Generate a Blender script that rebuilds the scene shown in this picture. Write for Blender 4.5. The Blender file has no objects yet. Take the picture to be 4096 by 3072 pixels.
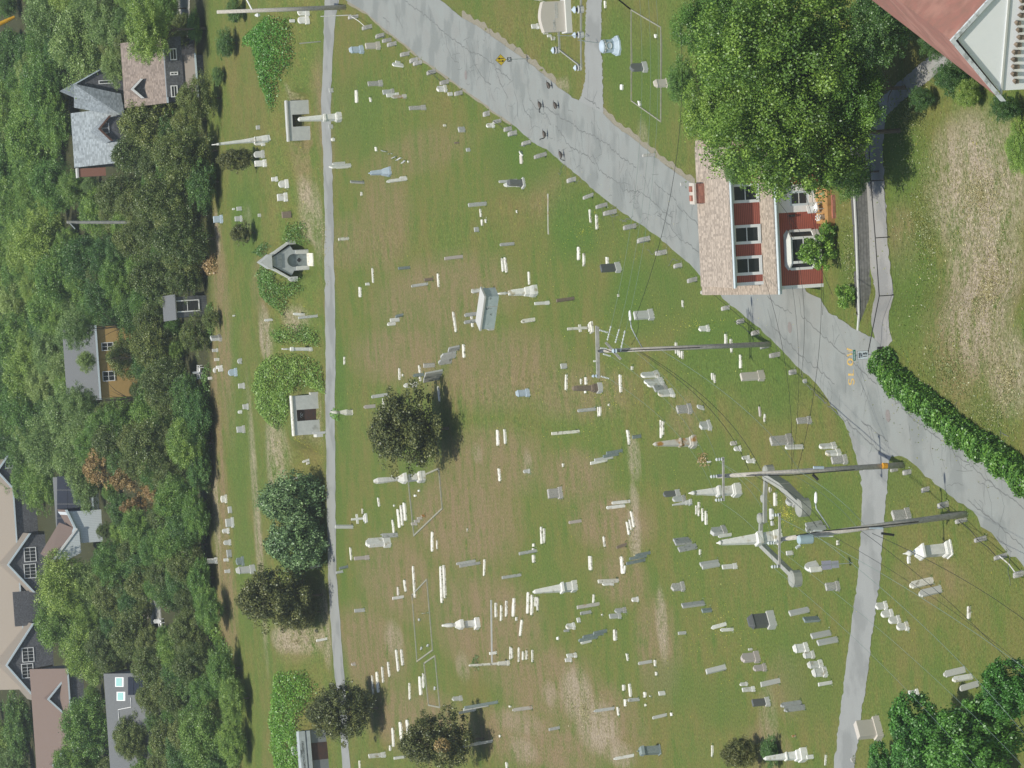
import bpy, math, random
import numpy as np
from mathutils import Vector
random.seed(7); np.random.seed(7)
C = bpy.context.scene
COL = C.collection
R = math.radians
# ---------------------------------------------------------------- camera
FPX = 17000.0; PITCH = R(16); ROLL = R(4.0); HC = 102.0
CAMY = -HC/math.tan(PITCH)
sp, cp, sr, cr = math.sin(PITCH), math.cos(PITCH), math.sin(ROLL), math.cos(ROLL)
Fv = np.array([0, cp, -sp]); Rv = np.array([1.0, 0, 0]); Uv = np.array([0, sp, cp])
CAM = np.array([0, CAMY, HC])
cd = bpy.data.cameras.new('camera'); cam = bpy.data.objects.new('camera', cd); COL.objects.link(cam)
cd.sensor_width = 36; cd.lens = 36*FPX/4096; cd.clip_start = 1; cd.clip_end = 6000
ximg = -sr*Rv - cr*Uv; yimg = cr*Rv - sr*Uv
from mathutils import Matrix
M = Matrix(((ximg[0], yimg[0], -Fv[0], CAM[0]), (ximg[1], yimg[1], -Fv[1], CAM[1]), (ximg[2], yimg[2], -Fv[2], CAM[2]), (0, 0, 0, 1)))
cam.matrix_world = M
C.camera = cam
# ---------------------------------------------------------------- light
SUN_EL, SUN_AZ = R(71), R(8)          # sun stands behind the camera, a little to its left
w = bpy.data.worlds.new('World'); C.world = w; w.use_nodes = True
nt = w.node_tree; nt.nodes.clear()
so = nt.nodes.new('ShaderNodeOutputWorld'); bg = nt.nodes.new('ShaderNodeBackground'); sk = nt.nodes.new('ShaderNodeTexSky')
sk.sky_type = 'NISHITA'; sk.sun_disc = False; sk.sun_elevation = SUN_EL; sk.sun_rotation = R(180)+SUN_AZ
sk.air_density = 1.2; sk.dust_density = 1.5
bg.inputs[1].default_value = 0.105
nt.links.new(sk.outputs[0], bg.inputs[0]); nt.links.new(bg.outputs[0], so.inputs[0])
sl = bpy.data.lights.new('sun', 'SUN'); sl.energy = 4.1; sl.angle = R(0.6); sl.color = (1, 0.94, 0.80)
sun = bpy.data.objects.new('sun', sl); COL.objects.link(sun)
L = Vector((-math.sin(SUN_AZ)*math.cos(SUN_EL), -math.cos(SUN_AZ)*math.cos(SUN_EL), math.sin(SUN_EL)))
sun.rotation_euler = L.to_track_quat('Z', 'Y').to_euler()
C.view_settings.view_transform = 'Standard'; C.view_settings.look = 'None'
C.view_settings.exposure = 0.0; C.view_settings.gamma = 1; C.view_settings.use_curve_mapping = False
# ---------------------------------------------------------------- pixels of the survey photo -> places on the ground
def ray(px, py):
    dx, dy = px-2048, py-1536
    a = (-sr*dx - cr*dy)/FPX; b = (-cr*dx + sr*dy)/FPX
    return Fv + a*Rv + b*Uv
def PZ(px, py, z=0.0):
    d = ray(px, py); t = (z-HC)/d[2]; return CAM + d*t
def PV(px, py, Y):
    d = ray(px, py); t = (Y-CAMY)/d[1]; return CAM + d*t
def depth(p): return float(np.dot(np.asarray(p)-CAM, Fv))
def scl(p): return FPX/depth(p)
def sm(t): t = np.clip(t, 0, 1); return t*t*(3-2*t)
z4 = lambda ox, oy, pts: [(ox+x*.46293, oy+y*.46293) for x, y in pts]
PATH_L = [(1304, -300), (1300, 0)] + z4(1024, 0, [(590, 200), (578, 650), (570, 900), (590, 1659)]) + z4(1024, 768, [(600, 400), (597, 900), (605, 1659)]) + z4(1024, 1536, [(612, 1000), (625, 1659)]) + z4(1024, 2304, [(640, 300), (660, 600), (682, 860), (735, 1300), (755, 1659)]) + [(1420, 3400)]
PATH_R = [(1368, -300), (1358, 0)] + z4(1024, 0, [(690, 150), (670, 400), (655, 700), (655, 1100), (665, 1659)]) + z4(1024, 768, [(680, 500), (687, 1100), (687, 1659)]) + z4(1024, 1536, [(688, 900), (697, 1659)]) + z4(1024, 2304, [(722, 300), (745, 600), (765, 900), (805, 1430), (822, 1659)]) + [(1460, 3400)]
_pl = sorted([(float(PZ(*p)[0]), float(PZ(*p)[1])) for p in PATH_L])
PLX = np.array([p[0] for p in _pl]); PLY = np.array([p[1] for p in _pl])
_wl = sorted([(float(PZ(x, y, -.9)[0]), float(PZ(x, y, -.9)[1])) for x, y in [(3440, 300), (3455, 500), (3476, 900), (3488, 1256)]])
WLX = np.array([p[0] for p in _wl]); WLY = np.array([p[1] for p in _wl])
LX0 = float(PZ(3540, 1310)[0]); LX1 = float(PZ(3540, 1140)[0])
BH = 3.5
# tombs cut into the bank: centre x, half width, front y, height of the soil behind, depth of the front
TOMBS = []
for bx, cy, tx, w_, dep, hs in ((1240, 482, 1164, 2.35, .95, .95), (1236, 1038, 1100, 1.3, .9, 1.0), (1278, 1656, 1178, 2.3, .9, .97), (1312, 3000, 1200, 3.2, .7, .95)):
    _g = PZ(bx, cy, .1); _y = float(_g[1])+.25; TOMBS.append((float(_g[0]), w_, _y, float(PV(tx, cy, _y)[2])*hs, dep))
def T(x, y):
    x = np.asarray(x, float); y = np.asarray(y, float)
    d = y - np.interp(x, PLX, PLY)
    z = BH*sm((d-1.3)/10.4)
    z = z + 0.25*np.sin(x*.11+1)*np.sin(y*.09)*sm((y-90)/20)
    for xc, hw, yf, ht, dep in TOMBS:
        dx_ = np.abs(x-xc); a = 1-sm((dx_-hw)/.9); z = np.where(y < yf+.55, z*(1-a)+.08*a, z)
        b = (1-sm((dx_-hw+.2)/2.2))*(1-sm((y-yf-dep-1.5)/7))*sm((y-yf-dep*.55)/(.4)); z = z*(1-b)+np.maximum(z, ht)*b
    wy = np.interp(x, WLX, WLY)
    z = z - 0.9*sm((x-LX0)/(LX1-LX0))*(y < wy+.45)
    return z
def Tf(x, y): return float(T(x, y))
def G(px, py, off=0.0):
    d = ray(px, py)
    ys = np.arange(-135, 330, 1.0); t = (ys-CAMY)/d[1]
    zz = CAM[2]+d[2]*t; g = T(CAM[0]+d[0]*t, ys)+off
    i = int(np.argmax(zz <= g))
    if i == 0: return PZ(px, py, off)
    a, b = t[i-1], t[i]
    for _ in range(24):
        m = (a+b)/2; p = CAM+d*m
        if p[2] > Tf(p[0], p[1])+off: a = m
        else: b = m
    return CAM+d*b
# ---------------------------------------------------------------- materials
MATS = {}
def mat(name, col, col2=None, ns=3.0, rough=0.85, amt=0.5, bump=0.0, bs=20.0, vary=0.0, metal=0.0, lo=.35, hi=.65, stain=None, sscale=1.2, slo=.6, shi=.72, det=6):
    if name in MATS: return MATS[name]
    m = bpy.data.materials.new(name); m.use_nodes = True; MATS[name] = m
    n = m.node_tree; N = n.nodes; Lk = n.links.new; b = N['Principled BSDF']
    b.inputs['Roughness'].default_value = rough; b.inputs['Metallic'].default_value = metal
    b.inputs['Specular IOR Level'].default_value = 0.3
    tc = N.new('ShaderNodeTexCoord'); src = tc.outputs['Object']
    oi = N.new('ShaderNodeObjectInfo')
    ad = N.new('ShaderNodeVectorMath'); ad.operation = 'ADD'; Lk(src, ad.inputs[0]); Lk(oi.outputs['Location'], ad.inputs[1])
    v = ad.outputs[0]
    c2 = col2 or tuple(c*.7 for c in col)
    nz = N.new('ShaderNodeTexNoise'); nz.inputs['Scale'].default_value = ns; nz.inputs['Detail'].default_value = det; nz.inputs['Roughness'].default_value = .6
    Lk(v, nz.inputs['Vector'])
    rp = N.new('ShaderNodeMapRange'); rp.inputs[1].default_value = lo; rp.inputs[2].default_value = hi; Lk(nz.outputs['Fac'], rp.inputs[0])
    mx = N.new('ShaderNodeMix'); mx.data_type = 'RGBA'; Lk(rp.outputs[0], mx.inputs[0])
    mx.inputs[6].default_value = (*col, 1); mx.inputs[7].default_value = (*[a*(1-amt)+c*amt for a, c in zip(col, c2)], 1)
    out = mx.outputs[2]
    if stain:
        n2 = N.new('ShaderNodeTexNoise'); n2.inputs['Scale'].default_value = sscale; n2.inputs['Detail'].default_value = 5; Lk(v, n2.inputs['Vector'])
        r2 = N.new('ShaderNodeMapRange'); r2.inputs[1].default_value = slo; r2.inputs[2].default_value = shi; Lk(n2.outputs['Fac'], r2.inputs[0])
        m2 = N.new('ShaderNodeMix'); m2.data_type = 'RGBA'; Lk(r2.outputs[0], m2.inputs[0]); Lk(out, m2.inputs[6]); m2.inputs[7].default_value = (*stain, 1); out = m2.outputs[2]
    if vary:
        h = N.new('ShaderNodeHueSaturation'); mr = N.new('ShaderNodeMapRange'); mr.inputs[3].default_value = 1-vary; mr.inputs[4].default_value = 1+vary
        Lk(oi.outputs['Random'], mr.inputs[0]); Lk(mr.outputs[0], h.inputs['Value']); Lk(out, h.inputs['Color']); out = h.outputs[0]
    Lk(out, b.inputs['Base Color'])
    if bump:
        bp = N.new('ShaderNodeBump'); bp.inputs['Strength'].default_value = bump; bp.inputs['Distance'].default_value = .05
        n3 = N.new('ShaderNodeTexNoise'); n3.inputs['Scale'].default_value = bs; n3.inputs['Detail'].default_value = 4; Lk(v, n3.inputs['Vector'])
        Lk(n3.outputs['Fac'], bp.inputs['Height']); Lk(bp.outputs[0], b.inputs['Normal'])
    return m
def stripes(name, col, col2, period, axis=2, duty=.75, rough=.8, noise=.25, brick=None):
    """boards, courses or shingles: dark joints every `period` metres along a world axis"""
    if name in MATS: return MATS[name]
    m = bpy.data.materials.new(name); m.use_nodes = True; MATS[name] = m
    n = m.node_tree; N = n.nodes; Lk = n.links.new; b = N['Principled BSDF']; b.inputs['Roughness'].default_value = rough; b.inputs['Specular IOR Level'].default_value = .25
    g = N.new('ShaderNodeNewGeometry'); sx = N.new('ShaderNodeSeparateXYZ'); Lk(g.outputs['Position'], sx.inputs[0])
    md = N.new('ShaderNodeMath'); md.operation = 'DIVIDE'; Lk(sx.outputs[axis], md.inputs[0]); md.inputs[1].default_value = period
    fr = N.new('ShaderNodeMath'); fr.operation = 'FRACT'; Lk(md.outputs[0], fr.inputs[0])
    gt = N.new('ShaderNodeMapRange'); gt.inputs[1].default_value = duty; gt.inputs[2].default_value = min(1, duty+.08); Lk(fr.outputs[0], gt.inputs[0])
    nz = N.new('ShaderNodeTexNoise'); nz.inputs['Scale'].default_value = 5; nz.inputs['Detail'].default_value = 6; Lk(g.outputs['Position'], nz.inputs['Vector'])
    mr = N.new('ShaderNodeMapRange'); mr.inputs[3].default_value = 1-noise; mr.inputs[4].default_value = 1+noise; Lk(nz.outputs['Fac'], mr.inputs[0])
    hs = N.new('ShaderNodeHueSaturation'); hs.inputs['Color'].default_value = (*col, 1); Lk(mr.outputs[0], hs.inputs['Value'])
    base = hs.outputs[0]
    if brick:
        vo = N.new('ShaderNodeTexWhiteNoise'); vo.noise_dimensions = '3D'; sn = N.new('ShaderNodeVectorMath'); sn.operation = 'SNAP'; Lk(g.outputs['Position'], sn.inputs[0]); sn.inputs[1].default_value = brick
        Lk(sn.outputs[0], vo.inputs['Vector']); m3 = N.new('ShaderNodeMapRange'); m3.inputs[3].default_value = .72; m3.inputs[4].default_value = 1.25; Lk(vo.outputs['Value'], m3.inputs[0])
        h2 = N.new('ShaderNodeHueSaturation'); Lk(base, h2.inputs['Color']); Lk(m3.outputs[0], h2.inputs['Value']); base = h2.outputs[0]
    mx = N.new('ShaderNodeMix'); mx.data_type = 'RGBA'; Lk(gt.outputs[0], mx.inputs[0]); Lk(base, mx.inputs[6]); mx.inputs[7].default_value = (*col2, 1)
    Lk(mx.outputs[2], b.inputs['Base Color'])
    return m
def leafmat(name, c1, c2, c3, trans=.25, vary=.18):
    if name in MATS: return MATS[name]
    m = bpy.data.materials.new(name); m.use_nodes = True; MATS[name] = m
    n = m.node_tree; N = n.nodes; Lk = n.links.new; N.remove(N['Principled BSDF']); o = N['Material Output']
    at = N.new('ShaderNodeAttribute'); at.attribute_name = 'tone'
    r = N.new('ShaderNodeValToRGB'); e = r.color_ramp.elements; e[0].color = (*c1, 1); e[1].color = (*c3, 1); q = e.new(.5); q.color = (*c2, 1)
    for k_ in e: c_ = k_.color; k_.color = (c_[0]*1.22, c_[1]*1.2, c_[2]*.95, 1)
    Lk(at.outputs['Fac'], r.inputs[0])
    oi = N.new('ShaderNodeObjectInfo'); mr = N.new('ShaderNodeMapRange'); mr.inputs[3].default_value = 1-vary; mr.inputs[4].default_value = 1+vary; Lk(oi.outputs['Random'], mr.inputs[0])
    mh = N.new('ShaderNodeMapRange'); mh.inputs[3].default_value = .522; mh.inputs[4].default_value = .492; Lk(oi.outputs['Random'], mh.inputs[0])
    h = N.new('ShaderNodeHueSaturation'); Lk(r.outputs[0], h.inputs['Color']); Lk(mr.outputs[0], h.inputs['Value']); Lk(mh.outputs[0], h.inputs['Hue'])
    d = N.new('ShaderNodeBsdfDiffuse'); t = N.new('ShaderNodeBsdfTranslucent'); Lk(h.outputs[0], d.inputs[0]); Lk(h.outputs[0], t.inputs[0])
    gl = N.new('ShaderNodeBsdfGlossy'); gl.inputs['Roughness'].default_value = .45; gl.inputs[0].default_value = (.9, .95, 1, 1)
    s = N.new('ShaderNodeMixShader'); s.inputs[0].default_value = trans; Lk(d.outputs[0], s.inputs[1]); Lk(t.outputs[0], s.inputs[2])
    s2 = N.new('ShaderNodeMixShader'); s2.inputs[0].default_value = .05; Lk(s.outputs[0], s2.inputs[1]); Lk(gl.outputs[0], s2.inputs[2])
    Lk(s2.outputs[0], o.inputs[0]); return m
WHITE = mat('white_marble', (.84, .84, .82), (.64, .64, .60), 4, .6, .6, .1, 30, .1, stain=(.42, .36, .22), sscale=1.6, slo=.58, shi=.74)
FLATW = mat('weathered_marble', (.80, .79, .73), (.62, .60, .52), 5, .7, .6, .1, 30, .08, stain=(.30, .28, .22), sscale=3.4, slo=.54, shi=.68)
GREY = mat('grey_slate', (.52, .53, .52), (.36, .38, .38), 6, .8, .6, .1, 30, .18, stain=(.20, .22, .18), sscale=3)
GRAN = mat('rough_granite', (.58, .57, .54), (.26, .26, .25), 16, .9, .8, .5, 18, .12)
TAN = mat('tan_granite', (.60, .56, .50), (.50, .47, .43), 40, .7, .6, .05, 60, .05)
LGRAN = mat('light_granite', (.62, .63, .61), (.46, .47, .46), 30, .8, .7, .1, 40, .08)
BLACK = mat('polished_black_granite', (.16, .17, .17), (.10, .105, .11), 30, .35, .6, 0, 10, .2)
ZINC = mat('bluish_zinc', (.52, .62, .72), (.40, .49, .58), 5, .6, .6, .1, 20, .05)
TEAL = mat('lichened_slate', (.26, .31, .31), (.17, .22, .22), 6, .8, .7, .1, 30, .15, stain=(.35, .38, .33), sscale=4, slo=.62)
STAIN = mat('orange_stained_marble', (.60, .58, .54), (.50, .47, .42), 4, .6, .6, .1, 30, .05, stain=(.42, .22, .06), sscale=1.3, slo=.54, shi=.66)
BROWN = mat('brown_stone', (.24, .19, .15), (.17, .14, .11), 8, .85, .7, .2, 30, .15)
PINK = mat('pinkish_granite', (.52, .47, .45), (.42, .38, .36), 40, .6, .6, 0, 30, .04)
CONC = mat('concrete', (.55, .57, .56), (.44, .46, .46), 2.5, .9, .7, .1, 30, 0, stain=(.24, .25, .23), sscale=.7, slo=.62)
ASPH = None
WOODG = mat('grey_timber', (.46, .46, .43), (.30, .30, .28), 3, .9, .8, .3, 20, .08)
WOODP = mat('pole_wood', (.58, .55, .51), (.38, .36, .33), 6, .9, .8, .2, 20, .05)
TRUNK = mat('bark', (.16, .13, .10), (.09, .075, .06), 6, .95, .8, .4, 15, .1)
WPAINT = mat('white_paint', (.86, .87, .88), (.74, .76, .78), 3, .5, .5)
BPAINT = mat('blue_white_paint', (.62, .72, .78), (.55, .65, .72), 3, .5, .5)
GLASS = mat('window_glass', (.03, .035, .04), (.05, .055, .06), 1.2, .08, .6)
METAL = mat('galvanised_metal', (.48, .54, .55), (.28, .32, .33), 8, .45, .6, metal=.4)
DARKM = mat('dark_metal', (.03, .03, .032), (.05, .05, .05), 8, .5, .5)
RUST = mat('rusty_door', (.085, .045, .035), (.05, .04, .04), 3, .8, .8)
CER = mat('glazed_insulator', (.62, .66, .66), (.5, .55, .55), 8, .3, .5)
KM = {'w': WHITE, 'f': FLATW, 'g': GREY, 'r': GRAN, 't': TAN, 'l': LGRAN, 'k': BLACK, 'z': ZINC, 'e': TEAL, 'o': STAIN, 'b': BROWN, 'p': PINK, 'c': CONC}
# ---------------------------------------------------------------- mesh building
class MB:
    def __init__(s): s.v = []; s.f = []; s.m = []; s.mi = 0
    def add(s, vs, fs):
        k = len(s.v); s.v += [tuple(float(c) for c in p) for p in vs]
        for f in fs: s.f.append(tuple(i+k for i in f)); s.m.append(s.mi)
    def prism(s, bot, top):
        n = len(bot); s.add(list(bot)+list(top), [tuple(range(n))[::-1], tuple(range(n, 2*n))]+[(i, (i+1) % n, n+(i+1) % n, n+i) for i in range(n)])
    def fbox(s, fr, u0, u1, v0, v1, w0, w1, tu=0, tv=0):
        b = [fr(u0, v0, w0), fr(u1, v0, w0), fr(u1, v1, w0), fr(u0, v1, w0)]
        t = [fr(u0+tu, v0+tv, w1), fr(u1-tu, v0+tv, w1), fr(u1-tu, v1-tv, w1), fr(u0+tu, v1-tv, w1)]
        s.prism(b, t); return s
    def poly_uw(s, fr, pts, v0, v1):
        """outline in the (u,w) plane of a frame, extruded from v0 to v1"""
        s.prism([fr(u, v0, w_) for u, w_ in pts], [fr(u, v1, w_) for u, w_ in pts]); return s
    def loft(s, pts, rad, n=8, cap=True, sq=None):
        pts = [np.array(p, float) for p in pts]; k0 = len(s.v); rings = []
        for i, p in enumerate(pts):
            d = pts[min(i+1, len(pts)-1)]-pts[max(i-1, 0)]; d = d/(np.linalg.norm(d)+1e-9)
            a = np.array([0, 0, 1.0]) if abs(d[2]) < .9 else np.array([1.0, 0, 0])
            x = np.cross(a, d); x /= np.linalg.norm(x); y = np.cross(d, x)
            r = rad[i] if hasattr(rad, '__len__') else rad
            ra, rb = r if hasattr(r, '__len__') else (r, r)
            rings.append([p+x*math.cos(2*math.pi*j/n)*ra+y*math.sin(2*math.pi*j/n)*rb for j in range(n)])
        vs = [q for r_ in rings for q in r_]; fs = []
        for i in range(len(rings)-1):
            for j in range(n): fs.append((i*n+j, i*n+(j+1) % n, (i+1)*n+(j+1) % n, (i+1)*n+j))
        if cap: fs.append(tuple(range(n))[::-1]); fs.append(tuple(range((len(rings)-1)*n, len(rings)*n)))
        s.add(vs, fs); return s
    def rings(s, c, prof, n=4, yaw=0.0):
        """stack of n-gon rings round a vertical axis: prof = [(z, half width across flats)...]; c may lean"""
        vs = []; fs = []; k = 1/math.cos(math.pi/n)
        for z, r in prof:
            cc = c(z) if callable(c) else c
            for j in range(n):
                a = yaw+math.pi/n+2*math.pi*j/n; vs.append((cc[0]+math.cos(a)*r*k, cc[1]+math.sin(a)*r*k, z))
        for i in range(len(prof)-1):
            for j in range(n): fs.append((i*n+j, i*n+(j+1) % n, (i+1)*n+(j+1) % n, (i+1)*n+j))
        fs.append(tuple(range(n))[::-1]); fs.append(tuple(range((len(prof)-1)*n, len(prof)*n))); s.add(vs, fs); return s
    def build(s, name, m, parent=None, org=None, smooth=False, bevel=0):
        if parent is not None: o0 = np.array(parent['_o'])
        else:
            if org is None:
                a = np.array(s.v); org = ((a[:, 0].min()+a[:, 0].max())/2, (a[:, 1].min()+a[:, 1].max())/2, a[:, 2].min())
            o0 = np.array(org, float)
        me = bpy.data.meshes.new(name); me.from_pydata([tuple(np.array(p)-o0) for p in s.v], [], s.f)
        for mm in (m if isinstance(m, (list, tuple)) else [m]): me.materials.append(mm)
        me.polygons.foreach_set('material_index', s.m)
        if smooth: me.polygons.foreach_set('use_smooth', [True]*len(me.polygons))
        me.validate(); me.update()
        o = bpy.data.objects.new(name, me); COL.objects.link(o)
        if parent is not None: o.parent = parent; o['_o'] = tuple(o0)
        else: o.location = tuple(o0); o['_o'] = tuple(o0)
        if bevel:
            md = o.modifiers.new('bevel', 'BEVEL'); md.width = bevel; md.segments = 1; md.limit_method = 'ANGLE'
        return o
def frame(o, yaw):
    c, s_ = math.cos(yaw), math.sin(yaw); o = np.array(o, float)
    return lambda u, v, w_: (o[0]+u*c-v*s_, o[1]+u*s_+v*c, o[2]+w_)
THINGS = []
def tag(o, label, cat, group=None, px=None, look=None):
    o['label'] = label or ''; o['category'] = cat
    if group: o['group'] = group
    THINGS.append(dict(o=o, px=px, look=look)); return o
def root(name, loc, label, cat, group=None, px=None, look=None):
    o = bpy.data.objects.new(name, None); COL.objects.link(o); o.empty_display_size = .3
    o.location = tuple(float(c) for c in loc); o['_o'] = tuple(float(c) for c in loc); return tag(o, label, cat, group, px, look)
def struct(o, kind='structure'): o['kind'] = kind; return o
def sub(o, *a): return o
# ---------------------------------------------------------------- ground
def ground():
    fx = np.arange(-52, 52.01, .5); fy = np.arange(-128, 150.01, .5)
    xs = np.concatenate([[-3000, -1200, -500, -220, -120, -75], fx, [75, 120, 220, 500, 1200, 3000]])
    ys = np.concatenate([[-700, -400, -250, -180, -145], fy, [165, 190, 220, 260, 320, 420, 600, 1000, 2000, 4000]])
    X, Y = np.meshgrid(xs, ys); Z = T(X, Y)
    n, m_ = X.shape
    V = np.stack([X, Y, Z], -1).reshape(-1, 3)
    idx = np.arange(n*m_).reshape(n, m_)
    F = np.stack([idx[:-1, :-1], idx[:-1, 1:], idx[1:, 1:], idx[1:, :-1]], -1).reshape(-1, 4)
    me = bpy.data.meshes.new('ground'); me.from_pydata(V.tolist(), [], F.tolist())
    # worn, sandy and lush areas of the turf, blob by blob
    def field(blobs, soft=1.0):
        out = np.zeros(X.size)
        for px, py, rx, ry, k in blobs:      # centre and half sizes in survey pixels / 2212 wide
            S = 1.85171; c = G(px*S, py*S); e1 = G((px+rx)*S, py*S); e2 = G((px-rx)*S, py*S)
            hy = max(.3, abs(e1[1]-e2[1])/2); hx = ry*S/scl(c)
            q = ((V[:, 0]-c[0])/hx)**2+((V[:, 1]-c[1])/hy)**2
            out = np.maximum(out, k*np.clip(1.35-q, 0, 1))
        return out
    brown = [(760, 520, 60, 60, .5), (900, 330, 120, 50, .45), (830, 480, 60, 120, .6), (950, 640, 160, 90, .75), (880, 760, 130, 70, .8), (1060, 800, 160, 90, .75), (1060, 1000, 120, 80, .8), (1000, 1120, 120, 120, .95),
             (860, 1250, 90, 100, .8), (800, 1400, 80, 100, .9), (900, 1560, 120, 80, .9), (1050, 1350, 120, 120, .9), (1180, 1480, 120, 90, .9), (1320, 1130, 90, 70, .9), (1240, 1030, 80, 60, .8), (1340, 1250, 60, 60, .8),
             (1150, 1600, 150, 70, 1), (1300, 1560, 90, 90, .9), (1420, 1400, 50, 120, .8), (1250, 850, 120, 60, .6), (700, 250, 20, 140, .7), (650, 330, 22, 120, .6), (480, 700, 20, 260, .8), (470, 950, 14, 300, .9),
             (490, 1300, 22, 130, .9), (560, 620, 18, 60, .5), (1950, 520, 30, 90, .6), (2080, 700, 90, 200, .6), (1700, 1480, 40, 80, .5), (1480, 900, 40, 60, .5), (2010, 1250, 80, 60, .4), (640, 1390, 50, 40, .6), (1180, 420, 60, 60, .3), (1660, 1620, 50, 60, .7)]
    sand = [(2110, 400, 110, 160, 1), (2130, 600, 80, 200, 1), (2180, 800, 50, 100, .7), (1370, 1150, 14, 60, .9), (1370, 990, 14, 50, .8), (1430, 1350, 12, 80, .9), (1245, 1500, 34, 60, .85), (1290, 1570, 46, 60, .8), (1190, 1500, 20, 30, .5), (1340, 1630, 30, 30, .7), (1000, 1440, 16, 30, .5), (850, 1380, 20, 40, .6), (1130, 1620, 30, 30, .5), (1030, 980, 12, 20, .5), (1140, 1000, 10, 26, .5), (1370, 1080, 10, 40, .7),
            (572, 720, 14, 60, 1), (590, 1000, 18, 100, .8), (640, 1380, 60, 30, .9), (705, 1350, 10, 90, .9), (680, 480, 22, 90, .6), (640, 690, 30, 30, .7), (690, 900, 12, 60, .4), (640, 210, 14, 30, .6), (470, 500, 6, 50, 1), (556, 1130, 8, 300, .7),
            (1210, 190, 22, 20, .7), (1390, 320, 14, 60, .5), (660, 420, 16, 40, .7), (600, 960, 20, 60, .6), (1660, 1560, 20, 90, .4), (465, 1080, 8, 160, .8), (535, 470, 10, 30, .3), (1120, 1560, 50, 30, .35)]
    lush = [(1130, 330, 90, 90, .8), (1250, 480, 80, 90, .9), (1400, 640, 100, 90, .8), (1560, 760, 120, 90, .8), (1500, 560, 60, 60, .7), (1660, 830, 90, 90, .8), (1350, 130, 60, 120, .6), (1400, 180, 50, 120, .8), (1960, 640, 60, 130, .7), (1950, 330, 50, 120, .7),
            (1500, 1000, 120, 60, .5), (1600, 1130, 80, 60, .6), (760, 250, 60, 90, .5), (730, 780, 14, 200, .8), (730, 1100, 12, 200, .6), (735, 1450, 20, 80, .7), (1830, 560, 40, 90, .6), (900, 1000, 40, 60, .5), (960, 760, 12, 60, .5),
            (1780, 1100, 60, 80, .7), (1750, 1450, 70, 120, .6), (1450, 1480, 60, 60, .5), (1930, 1030, 60, 70, .6), (530, 480, 30, 80, .7), (520, 1100, 20, 250, .45), (520, 820, 20, 150, .4), (1550, 1520, 60, 60, .5)]
    for nm, bl in (('dry', brown), ('sand', sand), ('lush', lush)):
        a = me.attributes.new(nm, 'FLOAT', 'POINT'); a.data.foreach_set('value', field(bl).astype(np.float32))
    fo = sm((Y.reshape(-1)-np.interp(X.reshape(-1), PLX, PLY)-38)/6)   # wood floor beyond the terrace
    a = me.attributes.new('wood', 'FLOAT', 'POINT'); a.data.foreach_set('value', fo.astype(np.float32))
    me.polygons.foreach_set('use_smooth', [True]*len(me.polygons))
    m = bpy.data.materials.new('turf'); m.use_nodes = True; nn = m.node_tree; N = nn.nodes; Lk = nn.links.new
    b = N['Principled BSDF']; b.inputs['Roughness'].default_value = .95; b.inputs['Specular IOR Level'].default_value = .1
    g = N.new('ShaderNodeNewGeometry'); P = g.outputs['Position']
    def noise(s, d=5, r=.6, vec=None):
        q = N.new('ShaderNodeTexNoise'); q.inputs['Scale'].default_value = s; q.inputs['Detail'].default_value = d; q.inputs['Roughness'].default_value = r; Lk(vec or P, q.inputs['Vector']); return q.outputs['Fac']
    def mr(x, a, b_, c=0., d=1.):
        q = N.new('ShaderNodeMapRange'); q.inputs[1].default_value = a; q.inputs[2].default_value = b_; q.inputs[3].default_value = c; q.inputs[4].default_value = d; Lk(x, q.inputs[0]); return q.outputs[0]
    def mix(f, a, b_):
        q = N.new('ShaderNodeMix'); q.data_type = 'RGBA'; Lk(f, q.inputs[0])
        for i, c in ((6, a), (7, b_)):
            if isinstance(c, tuple): q.inputs[i].default_value = (*c, 1)
            else: Lk(c, q.inputs[i])
        return q.outputs[2]
    def mth(op, a, b_):
        q = N.new('ShaderNodeMath'); q.operation = op
        for i, c in ((0, a), (1, b_)):
            if isinstance(c, (int, float)): q.inputs[i].default_value = c
            else: Lk(c, q.inputs[i])
        return q.outputs[0]
    def attr(nm): q = N.new('ShaderNodeAttribute'); q.attribute_name = nm; return q.outputs['Fac']
    vs_ = N.new('ShaderNodeVectorMath'); vs_.operation = 'MULTIPLY'; Lk(P, vs_.inputs[0]); vs_.inputs[1].default_value = (.45, 1, 1)
    n_big = noise(.09, 4); n_mid = mth('ADD', mth('MULTIPLY', noise(.5, 6, .65, vs_.outputs[0]), .6), mth('MULTIPLY', noise(1.3, 5, .7), .4)); n_fine = noise(5, 5, .7); n_vf = noise(22, 3, .7)
    green = mix(mr(n_mid, .35, .65), (.096, .147, .034), (.136, .165, .042))
    col = mix(mr(mth('ADD', mth('MULTIPLY', n_mid, .5), mth('MULTIPLY', n_big, .5)), .45, .63), green, (.172, .154, .054))
    dryf = mth('MULTIPLY', attr('dry'), mr(mth('ADD', n_mid, mth('MULTIPLY', n_fine, .35)), .52, .74))
    col = mix(dryf, col, (.225, .172, .100))
    lf = mth('MULTIPLY', attr('lush'), mr(n_mid, .3, .62)); col = mix(lf, col, (.064, .142, .026))
    sf = mth('MULTIPLY', attr('sand'), mr(mth('ADD', n_mid, mth('MULTIPLY', n_fine, .5)), .62, .84)); col = mix(sf, col, mix(n_fine, (.27, .225, .165), (.41, .355, .28)))
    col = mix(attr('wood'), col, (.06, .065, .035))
    spk = mr(n_fine, .3, .7, .62, 1.38); sp2 = mr(n_vf, .3, .7, .7, 1.3)
    h = N.new('ShaderNodeHueSaturation'); Lk(col, h.inputs['Color']); Lk(mth('MULTIPLY', spk, sp2), h.inputs['Value'])
    col = mix(mr(noise(3.1, 2), .70, .74), h.outputs[0], (.30, .29, .05))
    Lk(col, b.inputs['Base Color'])
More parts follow.
